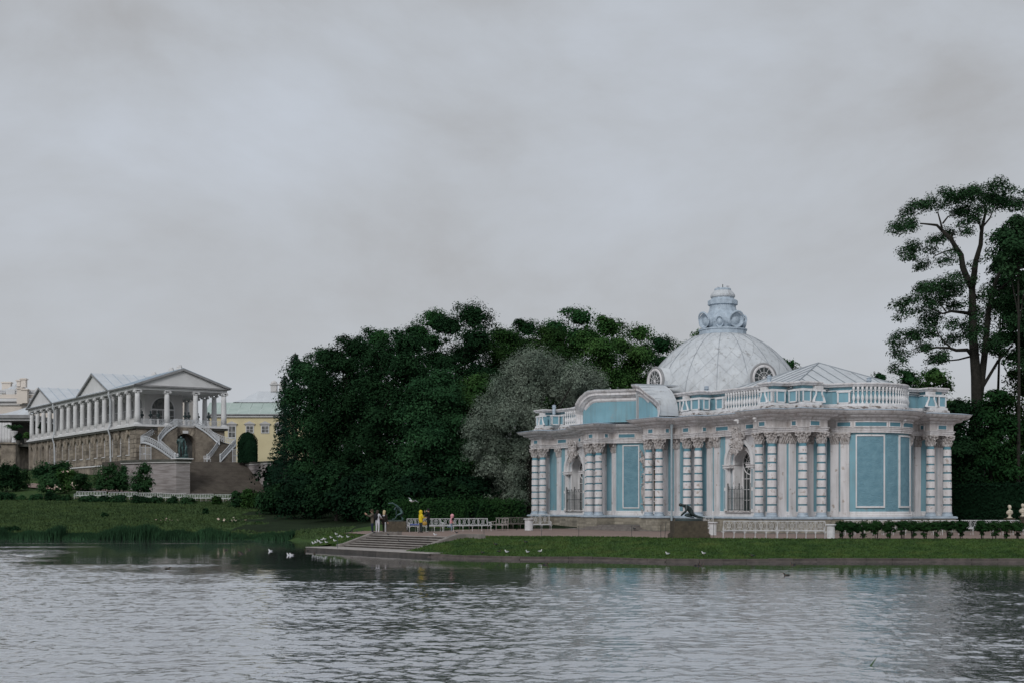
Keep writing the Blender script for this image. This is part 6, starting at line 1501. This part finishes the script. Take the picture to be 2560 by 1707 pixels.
tag(fl.build('gull', [gullw, gullg], None, tuple(Wp(1029, 1251.5, 104)), (.3, .1, .9), smooth=True), 'white gull flying in front of the dark trees', 'gull')
# ================================================================== VEGETATION
RG = np.random.default_rng(77)
def unit(n): v = RG.normal(size=(n, 3)); return v/np.linalg.norm(v, axis=1)[:, None]
def leaf_quads(P, Nrm, size, asp=.55, curl=0):
    n = len(P); a = unit(n); u = np.cross(Nrm, a); u /= np.linalg.norm(u, axis=1)[:, None]+1e-9; w = np.cross(Nrm, u)
    s = size*RG.uniform(.6, 1.35, n)[:, None]
    V = np.stack([P-u*s*.5, P+w*s*asp*.5, P+u*s*.5, P-w*s*asp*.5], 1); return V.reshape(-1, 3)
def crown_pts(blobs, per, clump=24, csig=.34, flat=.55, fill=.12):
    """blobs: (x,y,z,rx,ry,rz). Leaves in clumps scattered over each blob's skin, denser on top"""
    P, Nn = [], []
    tot = sum((b[3]*b[4]*b[5])**(2/3) for b in blobs)
    for b in blobs:
        c = np.array(b[:3]); r = np.array(b[3:6]); k = max(3, int(per*(b[3]*b[4]*b[5])**(2/3)/tot/clump))
        d = unit(k); d[:, 2] = np.where(d[:, 2] < -.45, -d[:, 2]*.7, d[:, 2])
        rad_ = RG.uniform(.62, 1.05, k)[:, None]; cc_ = c+d*r*rad_
        sig = csig*(r.mean()**.4)
        off = np.clip(RG.normal(size=(k, clump, 3)), -1.7, 1.7)*np.array([sig, sig, sig*flat])
        off[:, :, 2] -= (off[:, :, 0]**2+off[:, :, 1]**2)*.22/sig
        p = (cc_[:, None, :]+off).reshape(-1, 3); nn_ = np.repeat(d, clump, 0)*.55+np.array([0, 0, .75])+off.reshape(-1, 3)/sig*.35+RG.normal(size=(k*clump, 3))*.38
        P.append(p); Nn.append(nn_/np.linalg.norm(nn_, axis=1)[:, None])
    return np.concatenate(P), np.concatenate(Nn)
def foliage(name, blobs, per, size, m, parent=None, clump=46, csig=.46, asp=.6, flat=.5, fill=True, loc=(0, 0, 0)):
    P, Nn = crown_pts(blobs, per, clump, csig, flat)
    V = leaf_quads(P, Nn, size, asp)
    if fill:                      # larger leaves deep inside, so that the crown is not transparent
        Q = []
        big = max(min(b[3:6]) for b in blobs)
        for b in blobs:
            if min(b[3:6]) < big*.38: continue
            k = max(10, int(per*.10*(b[3]*b[4]*b[5])**(1/3)/len(blobs)*1.2)); d = unit(k); Q.append(np.array(b[:3])+d*np.array(b[3:6])*RG.uniform(.15, .62, k)[:, None])
        Q = np.concatenate(Q); V = np.concatenate([V, leaf_quads(Q, unit(len(Q)), size*2.5, .8)])
    return inst(name, tri_mesh(name, V, 4, m), parent, loc)
def limbs(base, top, blobs, r0, m, parent, n=6, seed=1):
    rnd = random.Random(seed); mb = MB(); b = Vector(base); t = Vector(top)
    mid = b.lerp(t, .5)+Vector((rnd.uniform(-.3, .3), rnd.uniform(-.3, .3), 0)); mb.tube([b, b.lerp(mid, .5), mid, t], [r0*1.25, r0, r0*.8, r0*.35], 8)
    for q in rnd.sample(blobs, min(n, len(blobs))):
        s = b.lerp(t, rnd.uniform(.62, .95)); e = Vector(q[:3]); mm_ = s.lerp(e, .5)+Vector((0, 0, .4)); mb.tube([s, mm_, e], [r0*.4, r0*.28, r0*.1], 5)
    return mb.build('trunk', m, parent)
def tree(label, name, px, ytop, ybot, hw, D, mk, per=9000, lobes=11, size=.30, group='trees behind the gathering place', seed=0, base=None, csig=.34, cat='tree', tz=None):
    rnd = random.Random(seed); x = X_(px, D); zt = CZ+(HZ-ytop)*D/F; zb = CZ+(HZ-ybot)*D/F; w = hw*D/F; g = gz(x, D) if base is None else base
    w *= 1.16; o = thing(name, label, cat, (x, D, g), 0, group); cz = (zt+zb)/2-g; rz = (zt-zb)/2; blobs = []
    for i in range(lobes):
        a = 2*PI*i*.618+rnd.uniform(-.4, .4); v = -0.92+1.9*(i+.5)/lobes; q = (max(.03, 1-abs(v)**2.6))**.5; rr = rnd.uniform(.36, .54)
        rs = min(w, rz)*rr*1.15; blobs.append((math.cos(a)*w*.74*q, math.sin(a)*w*.74*q, cz+v*(rz-rs*.8), rs*1.1, rs*1.1, rs*.85))
    blobs.append((0, 0, cz, w*.72, w*.72, rz*.78))
    for _ in range(9): a = rnd.uniform(-1, 1); sz = rnd.uniform(.07, .17)*min(w, rz); blobs.append((a*w*.78, rnd.uniform(-.3, .3)*w, cz+rz*(.90-a*a*.36)-sz*.6, sz*1.1, sz*1.1, sz*rnd.uniform(.8, 1.4)))
    limbs((0, 0, -.3), (0, 0, cz+rz*.5), blobs, max(.15, w*.055), M['bark'], o, 7, seed)
    foliage('crown', blobs, per, size, M[mk], o); return o
G1 = 'dark trees behind the gathering place'
T = [ # px, ytop, ybot, halfwidth, D, material, label
 (790, 850, 1262, 62, 166, 'leaf_dark', 'dark round tree next to the spruce'),
 (865, 822, 1268, 66, 160, 'leaf_dark', 'dark tree left of the highest crowns, third from the spruce'),
 (925, 800, 1262, 56, 178, 'leaf_mid', 'slender tall tree with open upper twigs left of the main crown'),
 (990, 806, 1275, 78, 150, 'leaf_dark', 'broad dark maple straight above the bronze on the left block'),
 (1066, 752, 1268, 62, 176, 'leaf_mid', 'tall tree with a tufted top left of the highest peak'),
 (1160, 732, 1270, 66, 172, 'leaf_dark', 'tallest dark tree of the grove with a ragged twiggy peak'),
 (1085, 905, 1278, 70, 143, 'leaf_dark', 'lower dark tree leaning over the white benches'),
 (1175, 922, 1270, 62, 148, 'leaf_warm', 'brighter green tree tucked against the silver willow'),
 (1236, 800, 1200, 52, 180, 'leaf_warm', 'warm green tree just right of the highest peak'),
 (1300, 782, 1190, 48, 184, 'leaf_mid', 'mid green tree with a leaning twig above the willow'),
 (1362, 800, 1180, 56, 172, 'leaf_warm', 'olive green round tree above the top of the willow'),
 (1425, 750, 1200, 68, 178, 'leaf_mid', 'large green tree right of the willow, twigs against the sky'),
 (1500, 770, 1230, 64, 170, 'leaf_warm', 'large green tree left of the dome'),
 (1575, 792, 1230, 58, 176, 'leaf_warm', 'green tree sloping down towards the dome'),
 (1636, 822, 1240, 44, 182, 'leaf_mid', 'last tree of the grove touching the left edge of the dome'),
 (1745, 806, 1240, 58, 186, 'leaf_warm', 'olive tree showing beside the lantern foot'),
 (1955, 880, 1240, 42, 186, 'leaf_mid', 'small treetop right of the dome'),
 (2045, 906, 1240, 34, 186, 'leaf_mid', 'tiny treetop peeping over the hipped roof'),
]
for k, (px, yt, yb_, hw, D, mk, lb) in enumerate(T):
    tree(lb, 'broadleaf_tree', px, yt, yb_, hw, D, mk, 30000 if px < 1650 else 9000, 14, .25, G1, seed=100+k)
# understorey that closes the view under the grove
G2 = 'dark shrubs under the grove'
for k, (px, yt, yb_, hw, D) in enumerate(((705, 1205, 1300, 42, 160), (765, 1180, 1310, 55, 150), (840, 1150, 1318, 60, 142), (905, 1180, 1318, 55, 138), (960, 1190, 1318, 50, 134), (1035, 1180, 1316, 55, 136), (1110, 1190, 1316, 55, 136), (1180, 1180, 1316, 55, 140), (1250, 1190, 1314, 50, 146))):
    tree('dense shady shrub under the grove, %s from the left' % ordn[k], 'shrub', px, yt, yb_, hw, D, 'leaf_yew' if k % 2 else 'leaf_dark', 7000, 8, .3, G2, 200+k, cat='shrub')
# clipped hedge behind the benches
def hedge(label, pts, z0, z1, w, m, per, size=.12, group=None, noise=.08):
    x0, y0 = pts[0]; o = thing('hedge', label, 'hedge', (x0, y0, 0), 0, group); V = []
    for (ax_, ay), (bx2, by) in zip(pts, pts[1:]):
        L = math.hypot(bx2-ax_, by-ay); k = int(per*L); t = RG.random(k); u = RG.uniform(-1, 1, k); v = RG.random(k); n = np.zeros((k, 3))
        nx_, ny_ = -(by-ay)/L, (bx2-ax_)/L; top_ = RG.random(k) < .35
        uu = np.where(top_, u, np.sign(u)*1.0); zz_ = np.where(top_, z1, z0+(z1-z0)*v)+RG.normal(size=k)*noise
        P = np.stack([ax_-x0+(bx2-ax_)*t+nx_*uu*w/2+RG.normal(size=k)*noise, ay-y0+(by-ay)*t+ny_*uu*w/2+RG.normal(size=k)*noise, zz_], 1)
        n = unit(k)*.6+np.stack([nx_*uu*.6, ny_*uu*.6, np.where(top_, .8, .25)], 1); n /= np.linalg.norm(n, axis=1)[:, None]; V.append(leaf_quads(P, n, size, .6))
    V = np.concatenate(V); inst('foliage', tri_mesh('foliage', V, 4, M[m]), o)
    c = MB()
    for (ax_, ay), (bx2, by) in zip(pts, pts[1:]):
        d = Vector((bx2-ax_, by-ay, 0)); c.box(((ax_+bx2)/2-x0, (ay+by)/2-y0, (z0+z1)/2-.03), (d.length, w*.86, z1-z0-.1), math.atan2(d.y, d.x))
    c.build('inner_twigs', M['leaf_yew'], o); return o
hedge('mid-height green hedge behind the white benches', [(X_(985, 124), 124), (X_(1180, 122), 122), (X_(1300, 124), 124)], 1.0, 3.15, 1.8, 'leaf_hedge', 1300, .2, noise=.24)
hedge('tall dark clipped hedge wall at the right edge of the pavilion', [(X_(2385, 118), 118), (X_(2600, 114), 114)], 1.0, 4.6, 1.6, 'leaf_yew', 1100, .2, noise=.12)
hedge('long low dark hedge on the slope left of the grove', [(X_(735, 176), 176), (X_(860, 168), 168)], 2.6, 4.0, 2.0, 'leaf_yew', 500, .28, noise=.15)

# silver willow
D = 140; wx = X_(1330, D); wl = thing('willow_tree', 'silvery grey willow drooping beside the left end of the pavilion', 'tree', (wx, D, 1.6))
wb = []; rnd = random.Random(5)
for px, y, r in ((1330, 905, 46), (1290, 925, 40), (1375, 920, 42), (1260, 970, 46), (1320, 970, 55), (1390, 965, 50), (1440, 945, 42), (1480, 960, 40), (1430, 990, 40), (1500, 990, 28), (1215, 1025, 42), (1265, 1045, 52), (1330, 1050, 52), (1190, 1075, 36), (1235, 1105, 46), (1300, 1120, 50), (1185, 1130, 30), (1225, 1165, 40), (1280, 1190, 42), (1330, 1170, 40), (1240, 1225, 34), (1290, 1245, 34), (1205, 1190, 22), (1215, 1262, 24), (1260, 1270, 30)):
    q = D/F; wb.append(((px-1330)*q, rnd.uniform(-2.2, 2.2), CZ+(HZ-y)*q-1.6, r*q*1.0, r*q*1.1, r*q*1.12))
limbs((0, 0, -.5), (0, 0, 9), wb, .4, M['bark'], wl, 12)
foliage('crown', wb, 95000, .17, M['leaf_willow'], wl, 22, .20, asp=.38, flat=1.1)

# spruce at the left end of the grove
def conifer(label, px, ytop, ybot, hw, D, per, group=None):
    x = X_(px, D); zt = CZ+(HZ-ytop)*D/F; zb = CZ+(HZ-ybot)*D/F; w = hw*D/F; g = gz(x, D); o = thing('spruce_tree', label, 'tree', (x, D, g), 0, group); H = zt-g
    MB().tube([(0, 0, -.3), (0, 0, H*.6), (0, 0, H)], [.4, .22, .03], 8).build('trunk', M['bark'], o)
    P = []; N_ = []; br = MB()
    nb = 130
    for i in range(nb):
        f = (i/nb)**.85; z = (zb-g)+(H-(zb-g))*f; a = i*2.4; L = w*(1-f)**.75*RG.uniform(.65, 1.1)+.3; k = int(per/nb*(L/w+.2))
        s = RG.random(k)**.75; droop = -.35*s*s*L+.1*L*(s**6)*2
        cx, cy = np.cos(a)*L*s, np.sin(a)*L*s; sp_ = .10*L+.15
        P.append(np.stack([cx+RG.normal(size=k)*sp_*.5*(1-s*.5), cy+RG.normal(size=k)*sp_*.5*(1-s*.5), z+droop-np.abs(RG.normal(size=k))*.28], 1)); n = unit(k); n[:, 2] *= .5; N_.append(n/np.linalg.norm(n, axis=1)[:, None])
        br.tube([(0, 0, z), (math.cos(a)*L*.5, math.sin(a)*L*.5, z-.08*L), (math.cos(a)*L*.95, math.sin(a)*L*.95, z-.3*L)], [.05, .035, .01], 4)
    br.build('branches', M['bark'], o)
    inst('crown', tri_mesh('crown', leaf_quads(np.concatenate(P), np.concatenate(N_), .30, .4), 4, M['leaf_spruce']), o)
conifer('tall spruce at the left end of the dark grove', 738, 880, 1272, 72, 172, 16000, 'spruces left of the grove')
conifer('drooping spruce with long branches reaching towards the yellow wing', 712, 935, 1258, 58, 182, 9000, 'spruces left of the grove')

# the tall open tree on the right: limbs traced in its own plane, given real depth
D = 122; tx = X_(2442, D); TT = thing('tall_tree', 'very tall open-crowned tree with dark winding limbs at the right edge', 'tree', (tx, D, 1.2))
def q3(px, py, dy=0): return Vector(((px-2442)/F*D, dy, CZ+(HZ-py)*D/F-1.2))
tr = MB()
def limb(pts, r, dy): n = len(pts); tr.tube([q3(p[0], p[1], dy[0]+(dy[1]-dy[0])*i/(n-1)) for i, p in enumerate(pts)], [r[0]+(r[1]-r[0])*i/(n-1) for i in range(n)], 7)
limb([(2448, 1345), (2447, 1200), (2443, 1050), (2440, 940), (2433, 850), (2431, 760), (2430, 715)], (.60, .26), (0, 0))
limb([(2447, 1000), (2456, 950), (2468, 870), (2478, 780), (2490, 730), (2505, 690), (2530, 650)], (.34, .12), (0, 1.5))
limb([(2430, 720), (2418, 700), (2405, 670), (2400, 640), (2385, 620), (2372, 600), (2350, 580)], (.30, .16), (0, -.6))
limb([(2350, 580), (2335, 568), (2315, 567), (2290, 566)], (.14, .06), (-.6, -1.2))
limb([(2350, 575), (2348, 555), (2344, 530)], (.10, .05), (-.6, 0)); limb([(2352, 562), (2370, 542), (2385, 535)], (.08, .04), (-.6, .6))
limb([(2378, 605), (2380, 585), (2395, 575)], (.08, .04), (-.6, 1.0)); limb([(2392, 628), (2370, 630), (2350, 636), (2320, 650)], (.10, .04), (-.6, -1.6))
limb([(2430, 720), (2437, 680), (2442, 650), (2455, 610), (2458, 580), (2462, 560), (2470, 530), (2468, 510)], (.28, .08), (0, .8))
limb([(2458, 572), (2448, 555), (2435, 530)], (.09, .04), (.6, -.6)); limb([(2462, 565), (2485, 540), (2500, 510)], (.09, .04), (.6, 1.5))
limb([(2428, 785), (2400, 783), (2370, 782), (2345, 790), (2300, 775)], (.17, .05), (0, -1.8)); limb([(2352, 785), (2335, 760), (2320, 745)], (.07, .03), (-1.5, -1.0))
limb([(2428, 885), (2415, 875), (2385, 877), (2365, 872), (2330, 872), (2290, 882)], (.19, .06), (0, -1.5)); limb([(2375, 878), (2360, 860), (2345, 835), (2342, 810)], (.08, .03), (-1, .5)); limb([(2428, 890), (2400, 897), (2365, 900), (2352, 910)], (.09, .03), (0, 1.2))
limb([(2490, 730), (2505, 720), (2520, 705), (2545, 690)], (.14, .06), (.6, -1)); limb([(2448, 980), (2500, 900), (2540, 860)], (.16, .07), (0, 1))
tr.build('trunk', M['bark'], TT, smooth=True)
tb = []; rnd = random.Random(8)
for (px, py, rx, ry) in ((2270, 545, 26, 22), (2262, 575, 18, 20), (2300, 520, 30, 20), (2335, 505, 30, 18), (2365, 500, 28, 18), (2395, 495, 34, 18), (2425, 490, 30, 18), (2455, 495, 30, 20), (2400, 525, 30, 18), (2435, 540, 24, 18), (2480, 500, 30, 22), (2505, 490, 26, 16), (2520, 510, 28, 20), (2545, 505, 20, 18),
    (2330, 608, 24, 14), (2295, 625, 26, 16), (2272, 640, 18, 12), (2320, 648, 20, 12), (2350, 655, 22, 10), (2395, 570, 22, 16), (2400, 590, 16, 8),
    (2300, 725, 34, 16), (2340, 712, 34, 16), (2375, 705, 28, 16), (2265, 755, 24, 16), (2250, 780, 16, 14), (2300, 760, 28, 16), (2345, 745, 30, 18), (2385, 740, 26, 18), (2400, 765, 22, 14), (2330, 795, 34, 14), (2360, 815, 24, 12),
    (2255, 845, 20, 18), (2290, 835, 28, 16), (2325, 830, 22, 14), (2375, 850, 24, 12), (2260, 880, 20, 16), (2310, 865, 26, 12), (2350, 890, 26, 12), (2330, 905, 24, 10), (2250, 905, 16, 14), (2440, 830, 26, 16), (2470, 860, 28, 20), (2500, 850, 26, 20), (2520, 875, 24, 16), (2415, 845, 18, 14), (2470, 745, 26, 20), (2455, 780, 20, 16), (2490, 790, 22, 20), (2440, 660, 8, 8), (2460, 640, 8, 6), (2430, 700, 10, 8), (2410, 690, 12, 8), (2420, 810, 20, 14)):
    q = D/F
    for _ in range(3): tb.append(((px-2442+rnd.uniform(-13, 13))*q, rnd.uniform(-3.0, 3.0), CZ+(HZ-py+rnd.uniform(-14, 13))*q-1.2, rx*q*rnd.uniform(.65, .98), rx*q, max(ry, 12)*q*rnd.uniform(.7, 1.1)))
foliage('crown', tb, 52000, .20, M['leaf_tall'], TT, 12, .26, asp=.5, flat=.8, fill=False)
# its denser neighbours
G3 = 'dark trees behind the right end of the pavilion'
for k, (px, yt, yb_, hw, D, mk, per, lb) in enumerate((
    (2545, 535, 720, 46, 118, 'leaf_tall', 7000, 'dense dark crown filling the top right corner beside the open tree'),
    (2600, 530, 1000, 62, 120, 'leaf_tall', 11000, 'tall dense crown mostly beyond the right edge'),
    (2560, 700, 950, 52, 124, 'leaf_mid', 8000, 'dark crown below it, cut by the right edge'),
    (2505, 640, 800, 26, 128, 'leaf_dark', 3500, 'small dense crown hanging right of the open tree trunk'),
    (2195, 918, 1240, 34, 176, 'leaf_mid', 6000, 'low tree directly above the balustrade, left of the open tree'),
    (2255, 905, 1250, 46, 160, 'leaf_mid', 9000, 'dark tree over the right end of the balustrade'),
    (2330, 905, 1260, 54, 150, 'leaf_warm', 10000, 'green tree standing just left of the tall trunk'),
    (2396, 985, 1290, 44, 119, 'leaf_dark', 12000, 'big dark tree around the foot of the tall trunk'),
    (2486, 960, 1290, 46, 119, 'leaf_mid', 12000, 'leafy tree right of the tall trunk with paler sprays'),
    (2545, 905, 1290, 60, 128, 'leaf_warm', 12000, 'yellowish green tree at the right edge behind the busts'),
    (2440, 1080, 1300, 70, 126, 'leaf_dark', 9000, 'low dark growth behind the clipped hedge wall'))):
    tree(lb, 'broadleaf_tree', px, yt, yb_, hw, D, mk, per, 12, .26, G3, 300+k)

# topiary and the shrubs on the hill
def bush(label, px, ytop, ybot, hw, D, mk='leaf_shrub', per=2600, size=.22, group=None, name='shrub', lobes=6, seed=0, base=None):
    rnd = random.Random(seed+int(px)); x = X_(px, D); zt = CZ+(HZ-ytop)*D/F; zb = CZ+(HZ-ybot)*D/F if base is None else base; w = hw*D/F; h = zt-zb
    g = min(zb, gz(x, D)) if base is None else base
    zb = g; h = zt-zb
    o = thing(name, label, 'shrub', (x, D, g), 0, group); bl_ = [(0, 0, zb-g+h*.42, w*.78, w*.6, h*.50), (-w*.3, 0, h*.22, w*.55, w*.5, h*.24), (w*.35, 0, h*.2, w*.5, w*.5, h*.22)]
    for i in range(lobes): a = rnd.uniform(0, 2*PI); bl_.append((math.cos(a)*w*.5, math.sin(a)*w*.45, zb-g+h*rnd.uniform(.22, .8), w*rnd.uniform(.22, .5), w*.4, h*rnd.uniform(.14, .30)))
    st_ = MB()
    for i in range(4): a = rnd.uniform(0, 2*PI); st_.tube([(math.cos(a)*.1, math.sin(a)*.1, -.1), (math.cos(a)*w*.3, math.sin(a)*w*.3, zb-g+h*.6)], [.04, .02], 4)
    st_.build('stem', M['bark'], o); foliage('foliage', bl_, per, size, M[mk], o, 16, .24); return o
GH = 'shrubs on the slope below the gallery'
for k, (px, yt, yb_, hw, D, mk, lb) in enumerate((
    (14, 1140, 1232, 48, 206, 'leaf_dark', 'large dark shrub at the left edge of the slope'), (50, 1165, 1225, 30, 210, 'leaf_shrub', 'open leafy shrub right of the dark one at the left edge'), (112, 1138, 1200, 38, 232, 'leaf_dark', 'dark rounded shrub below the blind arches'), (150, 1146, 1190, 34, 230, 'leaf_dark', 'dark shrub below the second gable of the gallery'),
    (122, 1172, 1232, 34, 200, 'leaf_shrub', 'mid green shrub left of the flowering bed'), (160, 1166, 1230, 32, 202, 'leaf_warm', 'pale flowering shrub in the middle of the slope'), (205, 1172, 1212, 34, 206, 'leaf_shrub', 'spreading shrub in front of the arcade windows'), (262, 1150, 1224, 38, 204, 'leaf_shrub', 'tall shrub below the near gable downpipe'), (300, 1160, 1222, 30, 205, 'leaf_shrub', 'rounded shrub near the gallery corner'), (352, 1152, 1226, 34, 201, 'leaf_shrub', 'shrub leaning on the left end of the brick wall'),
    (15, 1228, 1252, 26, 188, 'leaf_dark', 'low dark bush at the left edge on the path side'), (52, 1236, 1250, 12, 188, 'leaf_shrub', 'very small round bush near the left edge'), (90, 1232, 1250, 18, 187, 'leaf_dark', 'low bush beside the small round one'), (127, 1226, 1250, 20, 186, 'leaf_dark', 'taller low bush below the pale flowering shrub'), (158, 1234, 1252, 24, 185, 'leaf_shrub', 'low mounded bush at the left end of the long benches'), (225, 1234, 1254, 28, 183, 'leaf_shrub', 'low bush before the first long bench'), (262, 1236, 1252, 18, 183, 'leaf_shrub', 'low bush between the first two long benches'), (292, 1234, 1256, 26, 182, 'leaf_shrub', 'low bush before the second long bench'), (350, 1238, 1256, 26, 181, 'leaf_dark', 'low bush before the third long bench'), (390, 1238, 1254, 20, 181, 'leaf_shrub', 'low bush right of the third long bench'), (430, 1240, 1256, 14, 180, 'leaf_shrub', 'small bush before the fourth long bench'), (472, 1240, 1256, 20, 179, 'leaf_shrub', 'small bush before the fifth long bench'), (540, 1238, 1254, 12, 177, 'leaf_warm', 'single round bush in front of the big stair'),
    (600, 1226, 1262, 30, 172, 'leaf_shrub', 'bush at the right foot of the big stair'), (632, 1216, 1264, 30, 170, 'leaf_warm', 'highest bush right of the big stair'), (668, 1222, 1268, 34, 168, 'leaf_shrub', 'bush under the spruce branches'), (705, 1240, 1276, 34, 165, 'leaf_dark', 'dark bush where the slope meets the grove'))):
    bush(lb, px, yt, yb_, hw, D, mk, 3200 if hw > 25 else 1300, .24, GH, seed=k)
for k, (px, yt, yb_, hw, D, lb) in enumerate(((412, 1292, 1320, 32, 150, 'dark weedy clump with white flowers on the meadow, left one'), (372, 1296, 1316, 22, 149, 'dark weedy clump left of the flowering one'), (505, 1302, 1316, 30, 146, 'low weedy streak in the middle of the meadow'), (575, 1300, 1318, 34, 144, 'low weedy streak with tall white stems on the meadow'), (655, 1304, 1316, 18, 143, 'small weedy tuft on the right of the meadow'), (20, 1316, 1332, 34, 134, 'weedy clump behind the reeds at the left edge'), (262, 1281, 1288, 8, 155, 'tiny dark tuft alone on the meadow'), (514, 1270, 1278, 6, 160, 'tiny dark tuft high on the meadow'))):
    bush(lb, px, yt, yb_, hw, D, 'leaf_dark' if k != 1 else 'leaf_shrub', 2000 if hw > 20 else 500, .2, 'weedy clumps on the meadow', 'weed_clump', seed=50+k)
fl_ = []
for px, py, D, s_, n in ((130, 1219, 199.0, 16, 26), (175, 1212, 200, 10, 12), (420, 1301, 147.5, 18, 16), (575, 1298, 142, 22, 12), (160, 1176, 198, 8, 10)):
    for _ in range(n): p_ = Wp(px+RG.normal()*s_, py+RG.normal()*3.0, D); fl_.append(p_)
P = np.array([tuple(p) for p in fl_]); tag(inst('wild_flowers', tri_mesh('wild_flowers', leaf_quads(P, unit(len(P)), .26, .9), 4, M['flower'])), 'pale flowers scattered through the shrubs and weeds on the slope', 'flowers', kind='stuff')
def topiary(label, px, ytop, ybot, hw, D):
    x = X_(px, D); zt = CZ+(HZ-ytop)*D/F; w = hw*D/F; g = 9.7; o = thing('topiary', label, 'shrub', (x, D, g), 0, 'clipped topiary on the upper terrace'); H = zt-g
    k = 5200; t = RG.uniform(0, 2*PI, k); v = RG.random(k)*1.25; z = np.minimum(v, 1)*(H-w); r = np.where(v < 1, w, w*np.sqrt(np.maximum(0, 1-((v-1)*4)**2))); z = np.where(v < 1, z, (H-w)+(v-1)*4*w)
    P = np.stack([np.cos(t)*r, np.sin(t)*r*.7, z], 1)+RG.normal(size=(k, 3))*.04; n = unit(k)*.5+np.stack([np.cos(t), np.sin(t), .3+0*t], 1); n /= np.linalg.norm(n, axis=1)[:, None]
    inst('foliage', tri_mesh('foliage', leaf_quads(P, n, .2, .7), 4, M['leaf_yew']), o); MB().lathe([(w*.93, 0), (w*.93, H-w), (w*.66, H-w*.4), (w*.1, H-.1)], 14, sy=.7).build('inner_twigs', M['leaf_yew'], o)
topiary('taller dark clipped yew with a domed top right of the horseshoe stair', 619, 1080, 1150, 24, 222); topiary('lower dark clipped yew in front of the taller one', 624, 1101, 1150, 19, 217)
# plants in urns
o = bpy.data.objects['planter']
b = []
for k in range(40): a = RG.uniform(0, 2*PI); L = RG.uniform(.8, 2.2); b.append([Vector((0, 0, 2.4)), Vector((math.cos(a)*L*.6, math.sin(a)*L*.6, 2.4+L*.55)), Vector((math.cos(a)*L, math.sin(a)*L, 2.4+L*.35))])
mb = MB()
for p_ in b: mb.tube(p_, [.10, .12, .03], 3)
mb.build('plant', M['leaf_shrub'], o)
for (px, D, s_, zb_, lb) in ((46, 293, 9, 1110, 'dark potted bush at the foot of the corner pier, far left'), (66, 290, 7, 1106, 'yellowish potted plant on the parapet, far left'), (101, 276, 6, 1086, 'dark potted shrub standing between the last gallery columns')):
    z = CZ+(HZ-zb_)*D/F; oo = thing('potted_plant', lb, 'plant', (X_(px, D), D, z)); MB().lathe([(.35, 0), (.5, .8), (.55, .85)], 8).build('pot', M['gal_dark'], oo); w = s_*D/F; foliage('foliage', [(0, 0, 1.5, w, w, w*1.3)], 500, .3, M['leaf_warm' if px == 66 else 'leaf_yew'], oo, 10, .2)

# clipped row of bushes on stems along the lawn
random.seed(12)
pxs = [2103, 2128, 2160, 2190, 2222, 2256, 2283, 2312, 2340, 2372, 2404, 2456, 2486, 2516, 2545]
for k, px in enumerate(pxs):
    D = 86.4-.05*k; x = X_(px, D); wv = random.uniform(.30, .52); zb_ = 1.0; top_ = CZ+(HZ-(1298 if k != 9 else 1300))*D/F-zb_; g_ = thing('hedge_bush', 'leafy bush on thin stems in the clipped row, %s from the left' % (ordn[k]), 'bush', (x, D, zb_), random.uniform(0, 6), 'row of clipped bushes in front of the right benches')
    sm_ = MB()
    for q in range(random.choice((3, 4, 5))): a = random.uniform(0, 6); sm_.tube([(math.cos(a)*.08, math.sin(a)*.08, -.1), (math.cos(a)*.14, math.sin(a)*.1, .4), (math.cos(a)*.3, math.sin(a)*.2, .8)], [.025, .018, .01], 5)
    sm_.build('stem', M['bark'], g_)
    wv *= 1.25; bl_ = [(0, 0, .74, wv, .36, .38)]
    for q in range(9): bl_.append((random.uniform(-.34, .34), random.uniform(-.2, .2), random.uniform(.45, .95), random.uniform(.14, .26), .2, random.uniform(.12, .22)))
    for q in range(2): bl_.append((random.uniform(-.12, .12), 0, random.uniform(.1, .35), random.uniform(.09, .15), .12, .16))
    bl_ = [(a, b_, min(c, top_-f*.7), d, e_, f) for a, b_, c, d, e_, f in bl_]
    foliage('foliage', bl_, 4200, .085, M['leaf_hedge'], g_, 14, .085)
# a reed blade close to the camera
D = 26.5; rb0 = Wp(2150, 1725, D); mbl = MB(); pts = [Wp(2150, 1725, D), Wp(2160, 1690, D), Wp(2176, 1664, D), Wp(2192, 1642, D)]
w_ = [.03, .032, .022, .003]
for i in range(3):
    a, b2 = pts[i], pts[i+1]; mbl.add([a-Vector((w_[i], 0, 0)), a+Vector((w_[i], 0, 0)), b2+Vector((w_[i+1], 0, 0)), b2-Vector((w_[i+1], 0, 0)), a+Vector((0, .01, 0)), b2+Vector((0, .01, 0))], [(0, 1, 2, 3), (0, 3, 5, 4), (1, 4, 5, 2)])
mbl.tube([Vector((pts[0].x, D, -.3)), pts[0]], .03, 5)
tag(mbl.build('reed_blade', mat('reed_blade', (.06, .11, .04), (.04, .08, .03), 3)), 'single green reed blade rising from the water at the bottom edge', 'reed')

# the far wood that closes the view behind the grove
wb2 = []; rnd = random.Random(44)
for i in range(46):
    x = -34+i*2.35; y = 212+rnd.uniform(-6, 8); wb2.append((x, y, rnd.uniform(4.5, 8.5), rnd.uniform(3.4, 4.6), 3.5, rnd.uniform(4.5, 6.5)))
tag(foliage('distant_wood', wb2, 42000, .5, M['leaf_yew']), 'dark far wood seen as one mass through the gaps under the trees', 'wood', kind='stuff')
wb2 = [(38+i*3.0, 150+rnd.uniform(-4, 4), rnd.uniform(3, 7), 3.0, 3.0, rnd.uniform(4, 5.5)) for i in range(20)]
tag(foliage('far_thicket', wb2, 16000, .42, M['leaf_yew']), 'dark thicket beyond the pavilion and the clipped hedge wall on the right', 'wood', kind='stuff')
